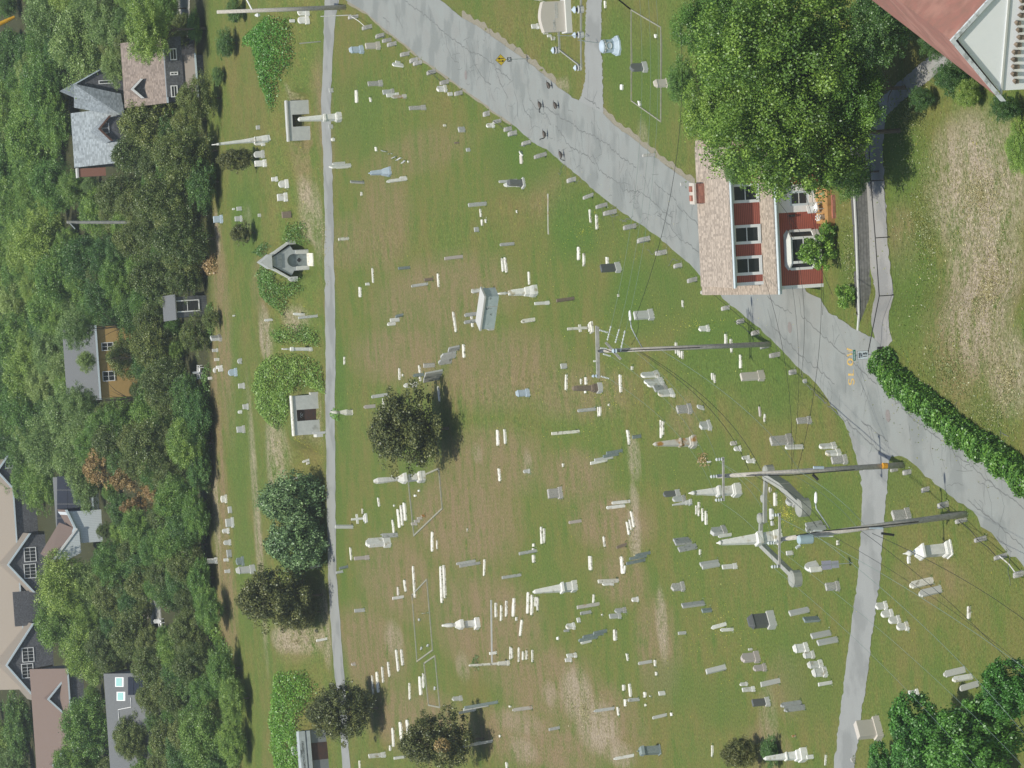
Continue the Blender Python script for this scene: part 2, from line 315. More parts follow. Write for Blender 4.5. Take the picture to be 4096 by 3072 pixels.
    bp = N.new('ShaderNodeBump'); bp.inputs['Strength'].default_value = .6; bp.inputs['Distance'].default_value = .08; Lk(noise(9, 5, .75), bp.inputs['Height']); Lk(bp.outputs[0], b.inputs['Normal'])
    me.materials.append(m); me.update()
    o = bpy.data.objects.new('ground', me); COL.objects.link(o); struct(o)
ground()
# ---------------------------------------------------------------- asphalt
def asphalt(name, c1, c2):
    m = mat(name, c1, c2, .45, .9, .7, .15, 60, stain=tuple(a*.8 for a in c1), sscale=.3, slo=.5, shi=.6)
    return m
ROADM = asphalt('old_asphalt', (.265, .288, .28), (.25, .258, .247))
PATHM = asphalt('path_asphalt', (.285, .30, .295), (.265, .275, .27))
CRACK = mat('crack_filler', (.13, .14, .14), (.19, .20, .195), 8, .9, .6)
def resample(pts, n):
    p = np.array(pts); d = np.r_[0, np.cumsum(np.linalg.norm(np.diff(p, axis=0), axis=1))]
    t = np.linspace(0, d[-1], n); return np.stack([np.interp(t, d, p[:, k]) for k in range(p.shape[1])], 1)
def sheet(name, Lp, Rp, m, h, n=160, k=8, jit=.12):
    pf = G if name == 'lower_lane' else PZ
    Lw = resample([pf(*p)[:2] for p in Lp], n); Rw = resample([pf(*p)[:2] for p in Rp], n)
    rng = np.random.RandomState(len(name)*7); vs = []; fs = []
    for i in range(n):
        d = (Rw[i]-Lw[i]); d /= np.linalg.norm(d); a = Lw[i]+d*rng.randn()*jit; b = Rw[i]+d*rng.randn()*jit
        for j in range(k+1):
            q = a+(b-a)*j/k; vs.append((q[0], q[1], Tf(*q)+h))
    for i in range(n-1):
        for j in range(k): a = i*(k+1)+j; fs.append((a, a+1, a+k+2, a+k+1))
    mb = MB(); mb.add(vs, fs); return mb
rl = [(1150, -300), (1320, -60)] + z4(1024, 0, [(790, 10), (960, 110), (1100, 240), (1300, 390), (1430, 505), (1560, 590), (1700, 690), (1830, 790), (1960, 880), (2050, 960), (2212, 1065)]) + z4(2048, 0, [(80, 1140), (180, 1230), (330, 1310), (430, 1400), (600, 1540), (720, 1640)]) + z4(2048, 768, [(950, 170), (1100, 270), (1280, 400), (1440, 540), (1560, 640), (1640, 740), (1740, 830), (1830, 920), (1930, 1010), (2060, 1110), (2212, 1240)]) + z4(3072, 768, [(110, 1350), (200, 1440), (330, 1560), (430, 1659)]) + z4(3072, 1536, [(560, 180), (680, 350), (760, 470), (860, 560), (1000, 610), (1190, 620), (1400, 830), (1600, 990), (1770, 1110), (1860, 1240), (2000, 1370), (2212, 1580)]) + [(4400, 2500)]
rr = [(1560, -300), (1720, -60)] + z4(1024, 0, [(1600, 0), (1780, 150), (1960, 250), (2212, 430)]) + z4(2048, 0, [(120, 510), (250, 620), (380, 730), (520, 840), (640, 900), (790, 980), (900, 1090), (1040, 1190), (1160, 1290), (1300, 1400), (1440, 1500), (1590, 1600)]) + [(2900, 880), (3020, 990), (3120, 1080)] + z4(3072, 768, [(330, 850), (450, 920), (530, 1040), (640, 1110), (770, 1190), (920, 1260), (1000, 1340), (1010, 1480), (1080, 1600), (1170, 1659)]) + z4(3072, 1536, [(1300, 120), (1500, 290), (1700, 470), (1900, 600), (2050, 720), (2212, 860)]) + [(4400, 2140)]
mb = sheet('road', rl, rr, ROADM, .030, 260, 12)
# tar-filled cracks in the same road mesh
def ribbon(mb, pts, wd, h):
    P_ = resample(pts, max(3, int(np.sum(np.linalg.norm(np.diff(np.array(pts), axis=0), axis=1))/.35))); rng = np.random.RandomState(int(abs(pts[0][0]*100)) % 9999)
    P_[1:-1] += rng.randn(len(P_)-2, 2)*.07; vs = []; fs = []
    for i, q in enumerate(P_):
        d = P_[min(i+1, len(P_)-1)]-P_[max(0, i-1)]; d /= np.linalg.norm(d)+1e-9; w_ = wd*(.6+.8*rng.rand()); nrm = np.array([-d[1], d[0]])*w_
        for s_ in (-1, 1): z = q+nrm*s_; vs.append((z[0], z[1], Tf(*z)+h))
    for i in range(len(P_)-1): fs.append((2*i, 2*i+1, 2*i+3, 2*i+2))
    mb.add(vs, fs)
mb.mi = 1
CR = [z4(1024, 0, [(1290, 0), (1360, 60), (1450, 120), (1540, 200), (1640, 290), (1760, 370), (1850, 440), (1960, 480), (2060, 560), (2130, 620), (2212, 690)]),
      z4(2048, 0, [(150, 840), (210, 940), (300, 990), (340, 1080)]), z4(2048, 0, [(270, 910), (380, 990), (500, 1050), (600, 1130), (700, 1170), (820, 1240), (930, 1340), (1080, 1450)]),
      z4(2048, 0, [(700, 1330), (760, 1470), (830, 1520), (940, 1580), (960, 1640), (1120, 1659)]), z4(2048, 0, [(1240, 1570), (1340, 1659)]), z4(2048, 768, [(1350, 0), (1420, 60), (1430, 120), (1530, 200), (1620, 290)]),
      z4(2048, 768, [(1130, 0), (1250, 100), (1330, 180), (1390, 220)]), z4(2048, 768, [(1260, 200), (1340, 260), (1400, 330), (1430, 390), (1520, 450), (1620, 520)]), z4(2048, 0, [(380, 1090), (450, 1180), (480, 1240), (540, 1290), (640, 1330), (720, 1420)]),
      z4(3072, 768, [(0, 900), (40, 940), (120, 1000), (210, 1050)]), z4(3072, 768, [(0, 1010), (35, 1150), (130, 1250), (250, 1370), (380, 1480), (500, 1570), (590, 1659)]), z4(3072, 768, [(270, 900), (290, 1060), (380, 1150), (470, 1240), (620, 1360), (780, 1500), (950, 1659)]),
      z4(3072, 1536, [(350, 10), (500, 150), (600, 240), (700, 330), (800, 430), (900, 520), (1030, 640)]), z4(3072, 1536, [(820, 320), (900, 380), (1000, 460), (1040, 500)]), z4(3072, 1536, [(1070, 110), (1200, 230), (1320, 350), (1450, 450), (1560, 540), (1650, 630), (1760, 710), (1850, 790), (1960, 880), (2100, 980), (2212, 1080)]),
      z4(3072, 1536, [(1200, 120), (1310, 210), (1400, 290), (1500, 380), (1620, 430), (1700, 520), (1800, 600), (1900, 690)]), z4(3072, 1536, [(1730, 1000), (1820, 1080), (1950, 1180), (2050, 1270), (2212, 1420)]), z4(3072, 1536, [(1940, 740), (2050, 830), (2212, 970)]),
      z4(1024, 0, [(1100, 150), (1150, 190), (1160, 230)]), z4(1024, 0, [(1210, 120), (1270, 240)]), z4(1024, 0, [(1640, 310), (1660, 400), (1700, 500), (1760, 540)]), z4(1024, 0, [(1860, 450), (1900, 560), (1990, 700), (2040, 730)]), z4(1024, 0, [(2080, 600), (2120, 720), (2180, 850)]),
      z4(2048, 0, [(20, 780), (50, 900), (50, 1010)]), z4(2048, 0, [(90, 860), (110, 960), (170, 1020)]), z4(2048, 0, [(630, 840), (700, 890), (760, 940)]), z4(3072, 1536, [(1980, 1320), (2060, 1400), (2110, 1450)])]
rng = np.random.RandomState(3)
for c in CR:
    w2 = [PZ(*p)[:2] for p in c]; ribbon(mb, w2, .034, .036)
    Q = resample(w2, 60)
    for _ in range(max(2, int(np.linalg.norm(Q[-1]-Q[0])/2.2))):
        q = Q[rng.randint(5, 55)]; s_ = rng.choice([-1, 1]); e = q+np.array([s_*rng.uniform(.4, 1.6), rng.uniform(-.8, .8)]); e2 = e+np.array([s_*rng.uniform(.2, 1.3), rng.uniform(-1, 1)])
        ribbon(mb, [q, e, e2], .02, .034)
for px, py, n in [(2330, 600, 26), (2520, 800, 34), (2700, 900, 22), (1900, 250, 26), (2030, 330, 16), (3850, 1780, 24), (3980, 1900, 18), (2200, 520, 12)]:
    c = PZ(px, py)[:2]
    for _ in range(n):
        q = c+np.array([rng.randn()*1.2, rng.randn()*4.5]); l = rng.uniform(.5, 2.0)
        e = q+np.array([l, rng.uniform(-.3, .3)]) if rng.rand() < .6 else q+np.array([rng.uniform(-.3, .3), l*1.6])
        ribbon(mb, [q, (q+e)/2+rng.randn(2)*.2, e], .018, .033)
# manhole covers are rings of darker iron let into the road
mb.mi = 2
for px, py in [(3161, 1310), (3558, 1663), (1868, 300)]:
    c = PZ(px, py); mb.add([(c[0]+.42*math.cos(a), c[1]+.42*math.sin(a), Tf(c[0], c[1])+.04) for a in np.linspace(0, 6.283, 25)[:-1]], [tuple(range(24))])
# yellow SLOW on the road
mb.mi = 3
SL = mat('worn_yellow_paint', (.62, .40, .08), (.33, .30, .22), 7, .8, .85, lo=.45, hi=.62)
IRON = mat('iron_cover', (.20, .18, .17), (.28, .26, .25), 12, .7, .7)
def letter(mb, strokes, o, ux, uy, wd):
    for st in strokes:
        pts = [o+ux*p[0]+uy*p[1] for p in st]; pts = np.array(pts)
        vs = []; fs = []
        for i, q in enumerate(pts):
            d = pts[min(i+1, len(pts)-1)]-pts[max(0, i-1)]; d /= np.linalg.norm(d); nr = np.array([-d[1], d[0]])*wd
            for s_ in (-1, 1): z = q+nr*s_; vs.append((z[0], z[1], Tf(*z)+.045))
        for i in range(len(pts)-1): fs.append((2*i, 2*i+1, 2*i+3, 2*i+2))
        mb.add(vs, fs)
arc = lambda cx, cy, rx, ry, a0, a1, n=12: [(cx+rx*math.cos(R(a0+(a1-a0)*i/n)), cy+ry*math.sin(R(a0+(a1-a0)*i/n))) for i in range(n+1)]
LT = {'S': [arc(.5, .75, .38, .25, 20, 270)+arc(.5, .25, .38, .25, 90, -160)], 'L': [[(.1, 1), (.1, 0), (.85, 0)]], 'O': [arc(.5, .5, .42, .5, 0, 360, 20)], 'W': [[(0, 1), (.25, 0), (.5, .9), (.75, 0), (1, 1)]]}
org = PZ(3424, 1540)[:2]; e = PZ(3415, 1385)[:2]; ux = (e-org)/4.9; up = (PZ(3402, 1540)[:2]-org)*1.0
for i, ch in enumerate('SLOW'): letter(mb, LT[ch], org+ux*1.25*i, ux*.85, up, .07)
ro = mb.build('road', [ROADM, CRACK, IRON, SL], org=(0, 0, 0)); struct(ro)
def simple(name, Lp, Rp, m, h, n=120, k=4, jit=.09): struct(sheet(name, Lp, Rp, m, h, n, k, jit).build(name, m, org=(0, 0, 0)))
simple('far_footpath', PATH_L, PATH_R, PATHM, .022, 160)
simple('side_lane', z4(2048, 0, [(657, -300), (655, 0), (645, 200), (632, 700), (600, 830), (560, 900)]), z4(2048, 0, [(787, -300), (785, 0), (780, 450), (790, 940), (800, 1050)]), PATHM, .026)
simple('cemetery_lane', z4(3072, 1536, [(700, 420), (780, 690), (803, 830), (822, 1000), (805, 1230), (780, 1659)])+z4(3072, 2304, [(730, 350), (700, 600), (660, 900), (630, 1150), (600, 1400), (570, 1659), (540, 2200)]), z4(3072, 1536, [(1080, 540), (1045, 700), (1020, 1000), (1000, 1200), (975, 1659)])+z4(3072, 2304, [(945, 200), (900, 500), (870, 800), (830, 1050), (800, 1250), (770, 1500), (745, 1659), (700, 2200)]), PATHM, .022)
LANEM = asphalt('pale_lane', (.30, .305, .305), (.28, .27, .255))
simple('lower_lane', [(3760, 190), (3667, 268), (3605, 320), (3510, 405), (3470, 470), (3462, 560)]+z4(3072, 768, [(848, 0), (872, 600), (896, 1050), (925, 1250), (900, 1330)]), [(3860, 215), (3766, 283), (3676, 353), (3601, 410), (3545, 465), (3532, 560)]+z4(3072, 768, [(1010, 0), (1035, 400), (1060, 700), (1060, 1000), (1075, 1290), (1000, 1400)]), LANEM, .018)
VERGE = mat('gravel_verge', (.30, .275, .22), (.19, .18, .13), 9, .95, .9, .4, 30, det=8)
def verge(pts, wd, side, h=.012):
    P_ = resample([PZ(*p)[:2] for p in pts], 90); rng = np.random.RandomState(5); vs = []; fs = []
    for i, q in enumerate(P_):
        d = P_[min(i+1, 89)]-P_[max(0, i-1)]; d /= np.linalg.norm(d); nr = np.array([-d[1], d[0]])*side
        for z in (q-nr*.3, q+nr*wd*(.7+.12*math.sin(i*.9)+.1*math.sin(i*.37))): vs.append((z[0], z[1], Tf(*z)+h))
    for i in range(89): fs.append((2*i, 2*i+1, 2*i+3, 2*i+2))
    b_ = MB(); b_.add(vs, fs); struct(b_.build('gravel_verge', VERGE, org=(0, 0, 0)))
verge(rl[2:13], .35, -1); verge(rr[3:9], .8, 1); verge(rr[10:18], .7, 1)
DRV = asphalt('driveway_asphalt', (.40, .40, .39), (.34, .33, .32))
simple('far_driveway', [(790, -300), (795, 0), (800, 200), (802, 340)], [(900, -300), (885, 0), (875, 200), (872, 335)], DRV, .03)
# ---------------------------------------------------------------- grave stones, region by region (x, y in 2.16x enlargements of the photo)
K = .46293
REG = {'A': (1024, 0), 'B': (2048, 0), 'C': (1024, 768), 'D': (2048, 768), 'E': (1024, 1536), 'F': (2048, 1536), 'G': (3072, 1536), 'H': (1024, 2304), 'I': (2048, 2304), 'J': (3072, 2304), 'X': (3072, 768), 'Z': (0, 1536), 'Y': (0, 768)}
LOOK = {'w': 'white marble', 'f': 'weathered white marble', 'g': 'grey slate', 'r': 'rough grey granite', 't': 'tan granite', 'l': 'light grey granite', 'k': 'dark polished granite', 'z': 'pale blue zinc', 'e': 'dark lichened slate', 'o': 'orange stained marble', 'b': 'brown stone', 'p': 'pinkish granite', 'c': 'concrete'}
def flat(reg, x1, y1, x2, y2, w_, m='f', h=.13):
    ox, oy = REG[reg]; w_ = w_*.78 if w_ > 9 else w_
    c = [G(ox+x*K, oy+y*K) for x, y in ((x1-w_/2, y1), (x1+w_/2, y1), (x2+w_/2, y2), (x2-w_/2, y2))]
    mid = [(c[0]+c[3])/2, (c[1]+c[2])/2]; rng = random.Random(int(x1*7+y1))
    def pt(a, b, t, z): q = a+(b-a)*t; return (q[0]+rng.uniform(-.02, .02), q[1]+rng.uniform(-.04, .04), q[2]+z)
    # slightly waisted plank with clipped corners
    o6 = [pt(c[0], c[1], .18, 0), pt(c[0], c[1], .82, 0), pt(c[1], c[2], .07, 0), pt(c[1], c[2], .5, 0), pt(c[1], c[2], .93, 0), pt(c[3], c[2], .82, 0), pt(c[3], c[2], .18, 0), pt(c[0], c[3], .93, 0), pt(c[0], c[3], .5, 0), pt(c[0], c[3], .07, 0)]
    mb = MB(); ht = h+rng.uniform(-.03, .03); mb.prism([(p[0], p[1], p[2]-.1) for p in o6], [(p[0], p[1], p[2]+ht) for p in o6])
    o = mb.build('flat_gravestone', KM[m])
    big = abs(y2-y1) > 110; small = abs(y2-y1) < 45
    tag(o, None, 'gravestone', 'flat marble slabs in the lawn', ((ox+(x1+x2)/2*K), oy+(y1+y2)/2*K), (('long ' if big else 'small ' if small else 'short ')+LOOK[m]+' slab lying flat'))
def topshape(kind, W, H):
    if kind == 'round': return [(-W/2, 0), (W/2, 0), (W/2, H-W*.42)]+[(W/2*math.cos(a), H-W*.42+W*.42*math.sin(a)) for a in np.linspace(.25, math.pi-.25, 7)]+[(-W/2, H-W*.42)]
    if kind == 'peak': return [(-W/2, 0), (W/2, 0), (W/2, H*.86), (0, H), (-W/2, H*.86)]
    if kind == 'shoulder': return [(-W/2, 0), (W/2, 0), (W/2, H*.88), (W*.36, H*.9), (W*.28, H*.97), (0, H), (-W*.28, H*.97), (-W*.36, H*.9), (-W/2, H*.88)]
    return [(-W/2, 0), (W/2, 0), (W/2, H), (-W/2, H)]
def upright(reg, xt, yt, xb, yb, dx, dy, m='w', top=None, th=.19, base=False):
    ox, oy = REG[reg]
    g = G(ox+xb*K, oy+yb*K); a = G(ox+(xb-dx/2)*K, oy+(yb-dy/2)*K); b = G(ox+(xb+dx/2)*K, oy+(yb+dy/2)*K)
    d = (a-b); d[2] = 0; W = float(np.linalg.norm(d)); W = min(max(W, .25), 1.3); yaw = math.atan2(d[1], d[0])
    s = scl(g); Hpx = (xb-xt)*K; ph = PITCH+(ox+xb*K-2048)/FPX
    H = max(.3, (Hpx/s-abs(math.sin(yaw))*W*.5*math.sin(ph))/math.cos(ph))
    lean = ((yt-yb)*K+Hpx*.07)/s*-1
    fr0 = frame(g, yaw)
    top = top or ['flat', 'round', 'shoulder', 'peak'][(int(xt)+int(yt)) % 4]
    def fr(u, v, w_): p = fr0(u, v, w_); k = max(0, w_)/H*max(-.25, min(.25, lean*.8)); return (p[0]+k, p[1], p[2])
    mb = MB(); mb.poly_uw(fr, [(u, w_-.15 if w_ == 0 else w_) for u, w_ in topshape(top, W, H)], -th/2, th/2)
    if base: mb.fbox(fr0, -W*.62, W*.62, -th*1.3, th*1.3, -.1, .16)
    o = mb.build('headstone', KM[m], bevel=.012)
    size = 'tall' if H > 1.5 else 'low' if H < .9 else 'upright'
    tn = {'flat': 'square topped', 'round': 'round topped', 'shoulder': 'curved top', 'peak': 'pointed'}[top]
    tag(o, None, 'headstone', 'upright headstones', (ox+(xt+xb)/2*K, oy+yb*K), f'{size} {tn} {LOOK[m]} headstone')
def die(reg, xt, yt, xb, yb, w_, yaw=25, m='g', top='flat', base=True, dk=.5, bk=1.3, bf=.28, steps=1):
    ox, oy = REG[reg]; yw = R(yaw)
    g0 = G(ox+xb*K, oy+yb*K); s = scl(g0); ph = PITCH+(ox+xb*K-2048)/FPX
    bw = w_*K/s; W = bw/(abs(math.cos(yw))+dk*abs(math.sin(yw))); D = W*dk; Wb, Db = W*bk, D*bk*1.1
    ext = (Wb*abs(math.sin(yw))+Db*math.cos(yw)) if base else (W*abs(math.sin(yw))+D*math.cos(yw))
    g = np.array([g0[0], g0[1]+ext*.5, 0.0]); g[2] = Tf(g[0], g[1])
    Hpx = (xb-xt)*K/s; H = max(.3, (Hpx-ext*.75*math.sin(ph))/math.cos(ph)); fr = frame(g, yw)
    px = (ox+(xt+xb)/2*K, oy+(yt+yb)/2*K)
    size = 'big' if W*H > 1.6 else 'small' if W*H < .45 else 'squat'
    tn = {'flat': 'block', 'round': 'round topped block', 'peak': 'sloped top block', 'shoulder': 'curved top block', 'hip': 'hipped block'}[top]
    lk = f'{size} {LOOK[m]} {tn} monument'
    if H < .55 or not base:
        mb = MB(); mb.poly_uw(fr, topshape('flat' if top == 'hip' else top, W, H), -D/2, D/2)
        o = mb.build('grave_marker', KM[m], bevel=.015); tag(o, None, 'grave marker', 'stone monuments', px, lk.replace('monument', 'marker')); return
    r_ = root('gravestone_monument', g, None, 'monument', 'stone monuments', px, lk)
    hb = H*bf; bm = KM[m if m not in 'kz' else ('l' if m == 'k' else 'z')]
    mb = MB(); mb.fbox(fr, -Wb/2, Wb/2, -Db/2, Db/2, -.1, hb*(1 if steps == 1 else .6), .02, .02)
    if steps == 2: mb.fbox(fr, -Wb*.44, Wb*.44, -Db*.42, Db*.42, hb*.6, hb, .02, .02)
    mb.build('base', GRAN if m in 'rg' else bm, r_, bevel=.015)
    mb = MB()
    if top == 'hip':
        mb.fbox(fr, -W/2, W/2, -D/2, D/2, hb, H*.8); mb.fbox(fr, -W*.54, W*.54, -D*.56, D*.56, H*.8, H*.84); mb.fbox(fr, -W*.5, W*.5, -D*.5, D*.5, H*.84, H, W*.16, D*.3)
    else: mb.poly_uw(fr, [(u, hb if w2 == 0 else w2) for u, w2 in topshape(top, W, H)], -D/2, D/2)
    mb.build('die_block', KM[m], r_, bevel=.02)
def pillar(reg, prof, yb, tip_y, parts, m='w', yaw=18, n=4, name='obelisk', lk='', bm=None):
    """prof: list per part of [(x, lateral width)...] from ground up in enlargement pixels"""
    ox, oy = REG[reg]; xb = prof[0][0][0]; g0 = G(ox+xb*K, oy+yb*K); s = scl(g0); ph = PITCH+(ox+xb*K-2048)/FPX; f = 1.2 if n == 4 else 1
    half0 = prof[0][0][1]*K/s/f/2; g = np.array([g0[0], g0[1]+half0*1.2, 0.0]); g[2] = Tf(g[0], g[1])
    xt = prof[-1][-1][0]; lean = ((tip_y-yb)*K-((xb-xt)*K*.07))/s; Ht = (xb-xt)*K/s/math.cos(ph)
    zz = lambda x: g[2]+max(0, (xb-x)*K/s-half0*1.2*math.sin(ph))/math.cos(ph)
    lean = max(-.35, min(.35, lean))
    cc = lambda z: (g[0]-lean*(z-g[2])/Ht, g[1])
    r_ = root(name, g, lk, name.replace('_', ' '), 'obelisks and pillars', (ox+(xb+xt)/2*K, oy+(yb+tip_y)/2*K), None)
    for i, (pn, pr) in enumerate(zip(parts, prof)):
        mb = MB(); rows = [(zz(x), max(.02, w_*K/s/f/2)) for x, w_ in pr]
        if i == 0: rows[0] = (g[2]-.1, rows[0][1])
        nn = n if pn not in ('urn', 'finial', 'figure') else 10
        mb.rings(cc, rows, nn, R(yaw)); mb.build(pn, (bm or KM[m]) if i == 0 else KM[m], r_, smooth=nn > 6)
    return r_
exec_f = {'f': flat, 'u': upright, 'd': die}
F_ = """A 872 778 876 888 24|A 992 840 1000 880 14|A 665 1196 667 1216 20|A 1040 1270 1045 1305 18|A 1092 1300 1135 1312 12 g|A 1150 1330 1180 1326 12 g|A 1182 1368 1218 1352 14 g|A 1220 1386 1258 1362 22 g|A 1266 1412 1294 1386 20 g|A 1320 1388 1322 1404 10|B 75 -20 290 12 20|B 810 6 814 70 14|B 955 728 955 775 22 w|B 1103 870 1113 912 16 w|B 1246 296 1252 326 18 w|B 84 1335 88 1416 26 t|
C 1010 656 1018 784 11|C 903 820 906 908 24|C 1576 705 1584 820 15|C 1943 147 1950 216 10|C 1956 236 1960 290 15|C 1990 234 1994 265 9|C 2133 570 2141 688 15|C 2155 564 2170 695 19|C 1867 1066 1879 1165 14|C 1709 1034 1734 1210 17|C 1797 1316 1803 1430 20|C 1415 1498 1422 1562 15|C 1424 1594 1430 1632 14|C 1243 1522 1247 1622 12|C 1272 1572 1274 1592 8|C 768 1424 768 1490 11|C 918 0 918 30 10|
D 45 155 49 180 8|D 678 150 687 262 12|D 737 197 742 322 15|D 580 474 580 588 23|D 628 530 628 642 15|D 828 560 831 620 20|D 150 688 154 800 15|D 1480 935 1483 992 8|D 1854 1224 1856 1312 14|D 1897 1268 1905 1386 15|D 1424 1298 1426 1396 10|D 1442 1366 1443 1412 8|D 1457 1370 1460 1430 9|D 1477 1374 1480 1438 9|D 1980 1404 1982 1522 19|D 1738 1562 1743 1622 8|D 1755 1578 1760 1650 10|D 1044 1504 1046 1536 8|D 940 1578 948 1728 17|D 478 1578 474 1708 13|D 603 1614 605 1660 11|D 643 1598 645 1664 18|D 922 880 924 906 8|
E 1105 124 1110 222 13|E 1578 18 1592 150 17|E 2090 395 2096 531 22|E 2154 390 2163 515 14|E 2104 728 2114 838 20|E 1060 982 1070 1058 13|E 1228 1080 1245 1243 22|E 1261 1045 1273 1222 18|E 1286 1024 1300 1180 20|E 1184 1174 1196 1286 18|E 1198 1042 1199 1060 8|E 924 1076 926 1122 8|E 820 1412 830 1522 12|E 1527 1275 1528 1446 20|E 1568 1350 1570 1424 10|E 1832 1248 1832 1275 6|E 1980 1514 1976 1656 14|E 1362 1573 1378 1846 15|E 1602 1574 1614 1890 20|E 1630 1565 1642 1848 18|E 1412 914 1414 930 16 w|E 1382 955 1383 974 16 w|
F 755 195 758 280 11|F 770 195 768 276 9|F 845 172 845 188 7|F 641 56 641 78 20 w|F 1004 397 1018 523 17|F 1291 310 1293 466 20|F 1315 320 1312 440 10|F 1600 1050 1600 1126 11|F 1622 1020 1622 1140 13|F 1653 1075 1654 1185 13|F 1684 1096 1686 1216 15|F 1036 1098 1062 1238 18|F 1022 1170 1040 1260 12|F 1000 1188 1020 1302 17|F 260 1232 266 1382 16|F 284 1248 287 1372 10|F 798 1318 808 1406 13|F 680 1486 684 1608 33|F 950 1490 964 1640 26|F 982 1568 978 1638 9|F 194 1378 196 1404 18|F 193 1418 193 1436 16|F 192 1474 194 1542 22|F 448 684 448 716 8|F 1632 1428 1633 1476 7|F 2144 195 2150 280 14 p|F 2190 258 2189 325 12|F 1650 220 1655 200 10 g|
G 70 940 72 1052 24|G 38 1074 40 1170 26 l|G 44 1182 46 1222 18 l|G 612 1350 615 1390 16|G 26 890 28 935 12|G 1225 1488 1228 1552 16 w|
H 1230 93 1234 168 16 t|H 1287 33 1298 132 18|H 1217 636 1236 824 17|H 1262 632 1275 772 16|H 1096 785 1106 922 12|H 1146 742 1159 872 14|H 1048 828 1062 1006 20|H 1008 858 1017 1020 11|H 1330 924 1334 1066 12|H 1421 866 1431 1028 20|H 1449 840 1455 966 13|H 1187 1310 1196 1474 20|H 1250 1260 1264 1426 24|H 1311 1243 1326 1424 24|H 1166 1464 1166 1510 12|H 900 1594 902 1662 7|H 2080 230 2081 356 14|H 2125 250 2122 389 14|H 2170 214 2167 350 18|H 2207 609 2205 722 10|H 2113 1374 2114 1392 14|H 2170 1608 2180 1700 14|H 2200 1120 2202 1134 18|H 1440 322 1495 318 12|H 1438 612 1432 636 14 g|H 1495 588 1486 610 14 g|H 1552 955 1550 985 14 g|H 1416 368 1418 386 16 g|
I 22 190 16 350 24|I 46 355 44 385 12|I 146 138 140 325 23|I 181 163 178 336 18|I 213 180 212 262 12|I 228 180 228 296 14|I 711 158 710 230 14|I 898 462 900 556 26|I 401 526 401 552 18 w|I 90 378 76 516 21|I 65 616 64 742 10|I 103 650 103 725 9|I 132 644 134 722 9|I 182 638 184 742 11|I 5 620 6 714 11|I 999 668 1010 730 12|I 1240 724 1244 778 17|I 1255 826 1258 858 17|I 972 940 975 990 18|I 1023 930 1034 1046 15|I 983 1064 986 1126 20|I 1153 1002 1154 1050 24|I 1200 1032 1202 1042 16|I 1160 1104 1160 1124 10|I 918 1130 928 1206 18|I 1382 1180 1386 1208 18 w|I 1738 1464 1738 1560 6|I 783 326 784 340 10|
J 1743 262 1744 368 25|J 507 1544 503 1636 7|D 268 0 270 1 1"""
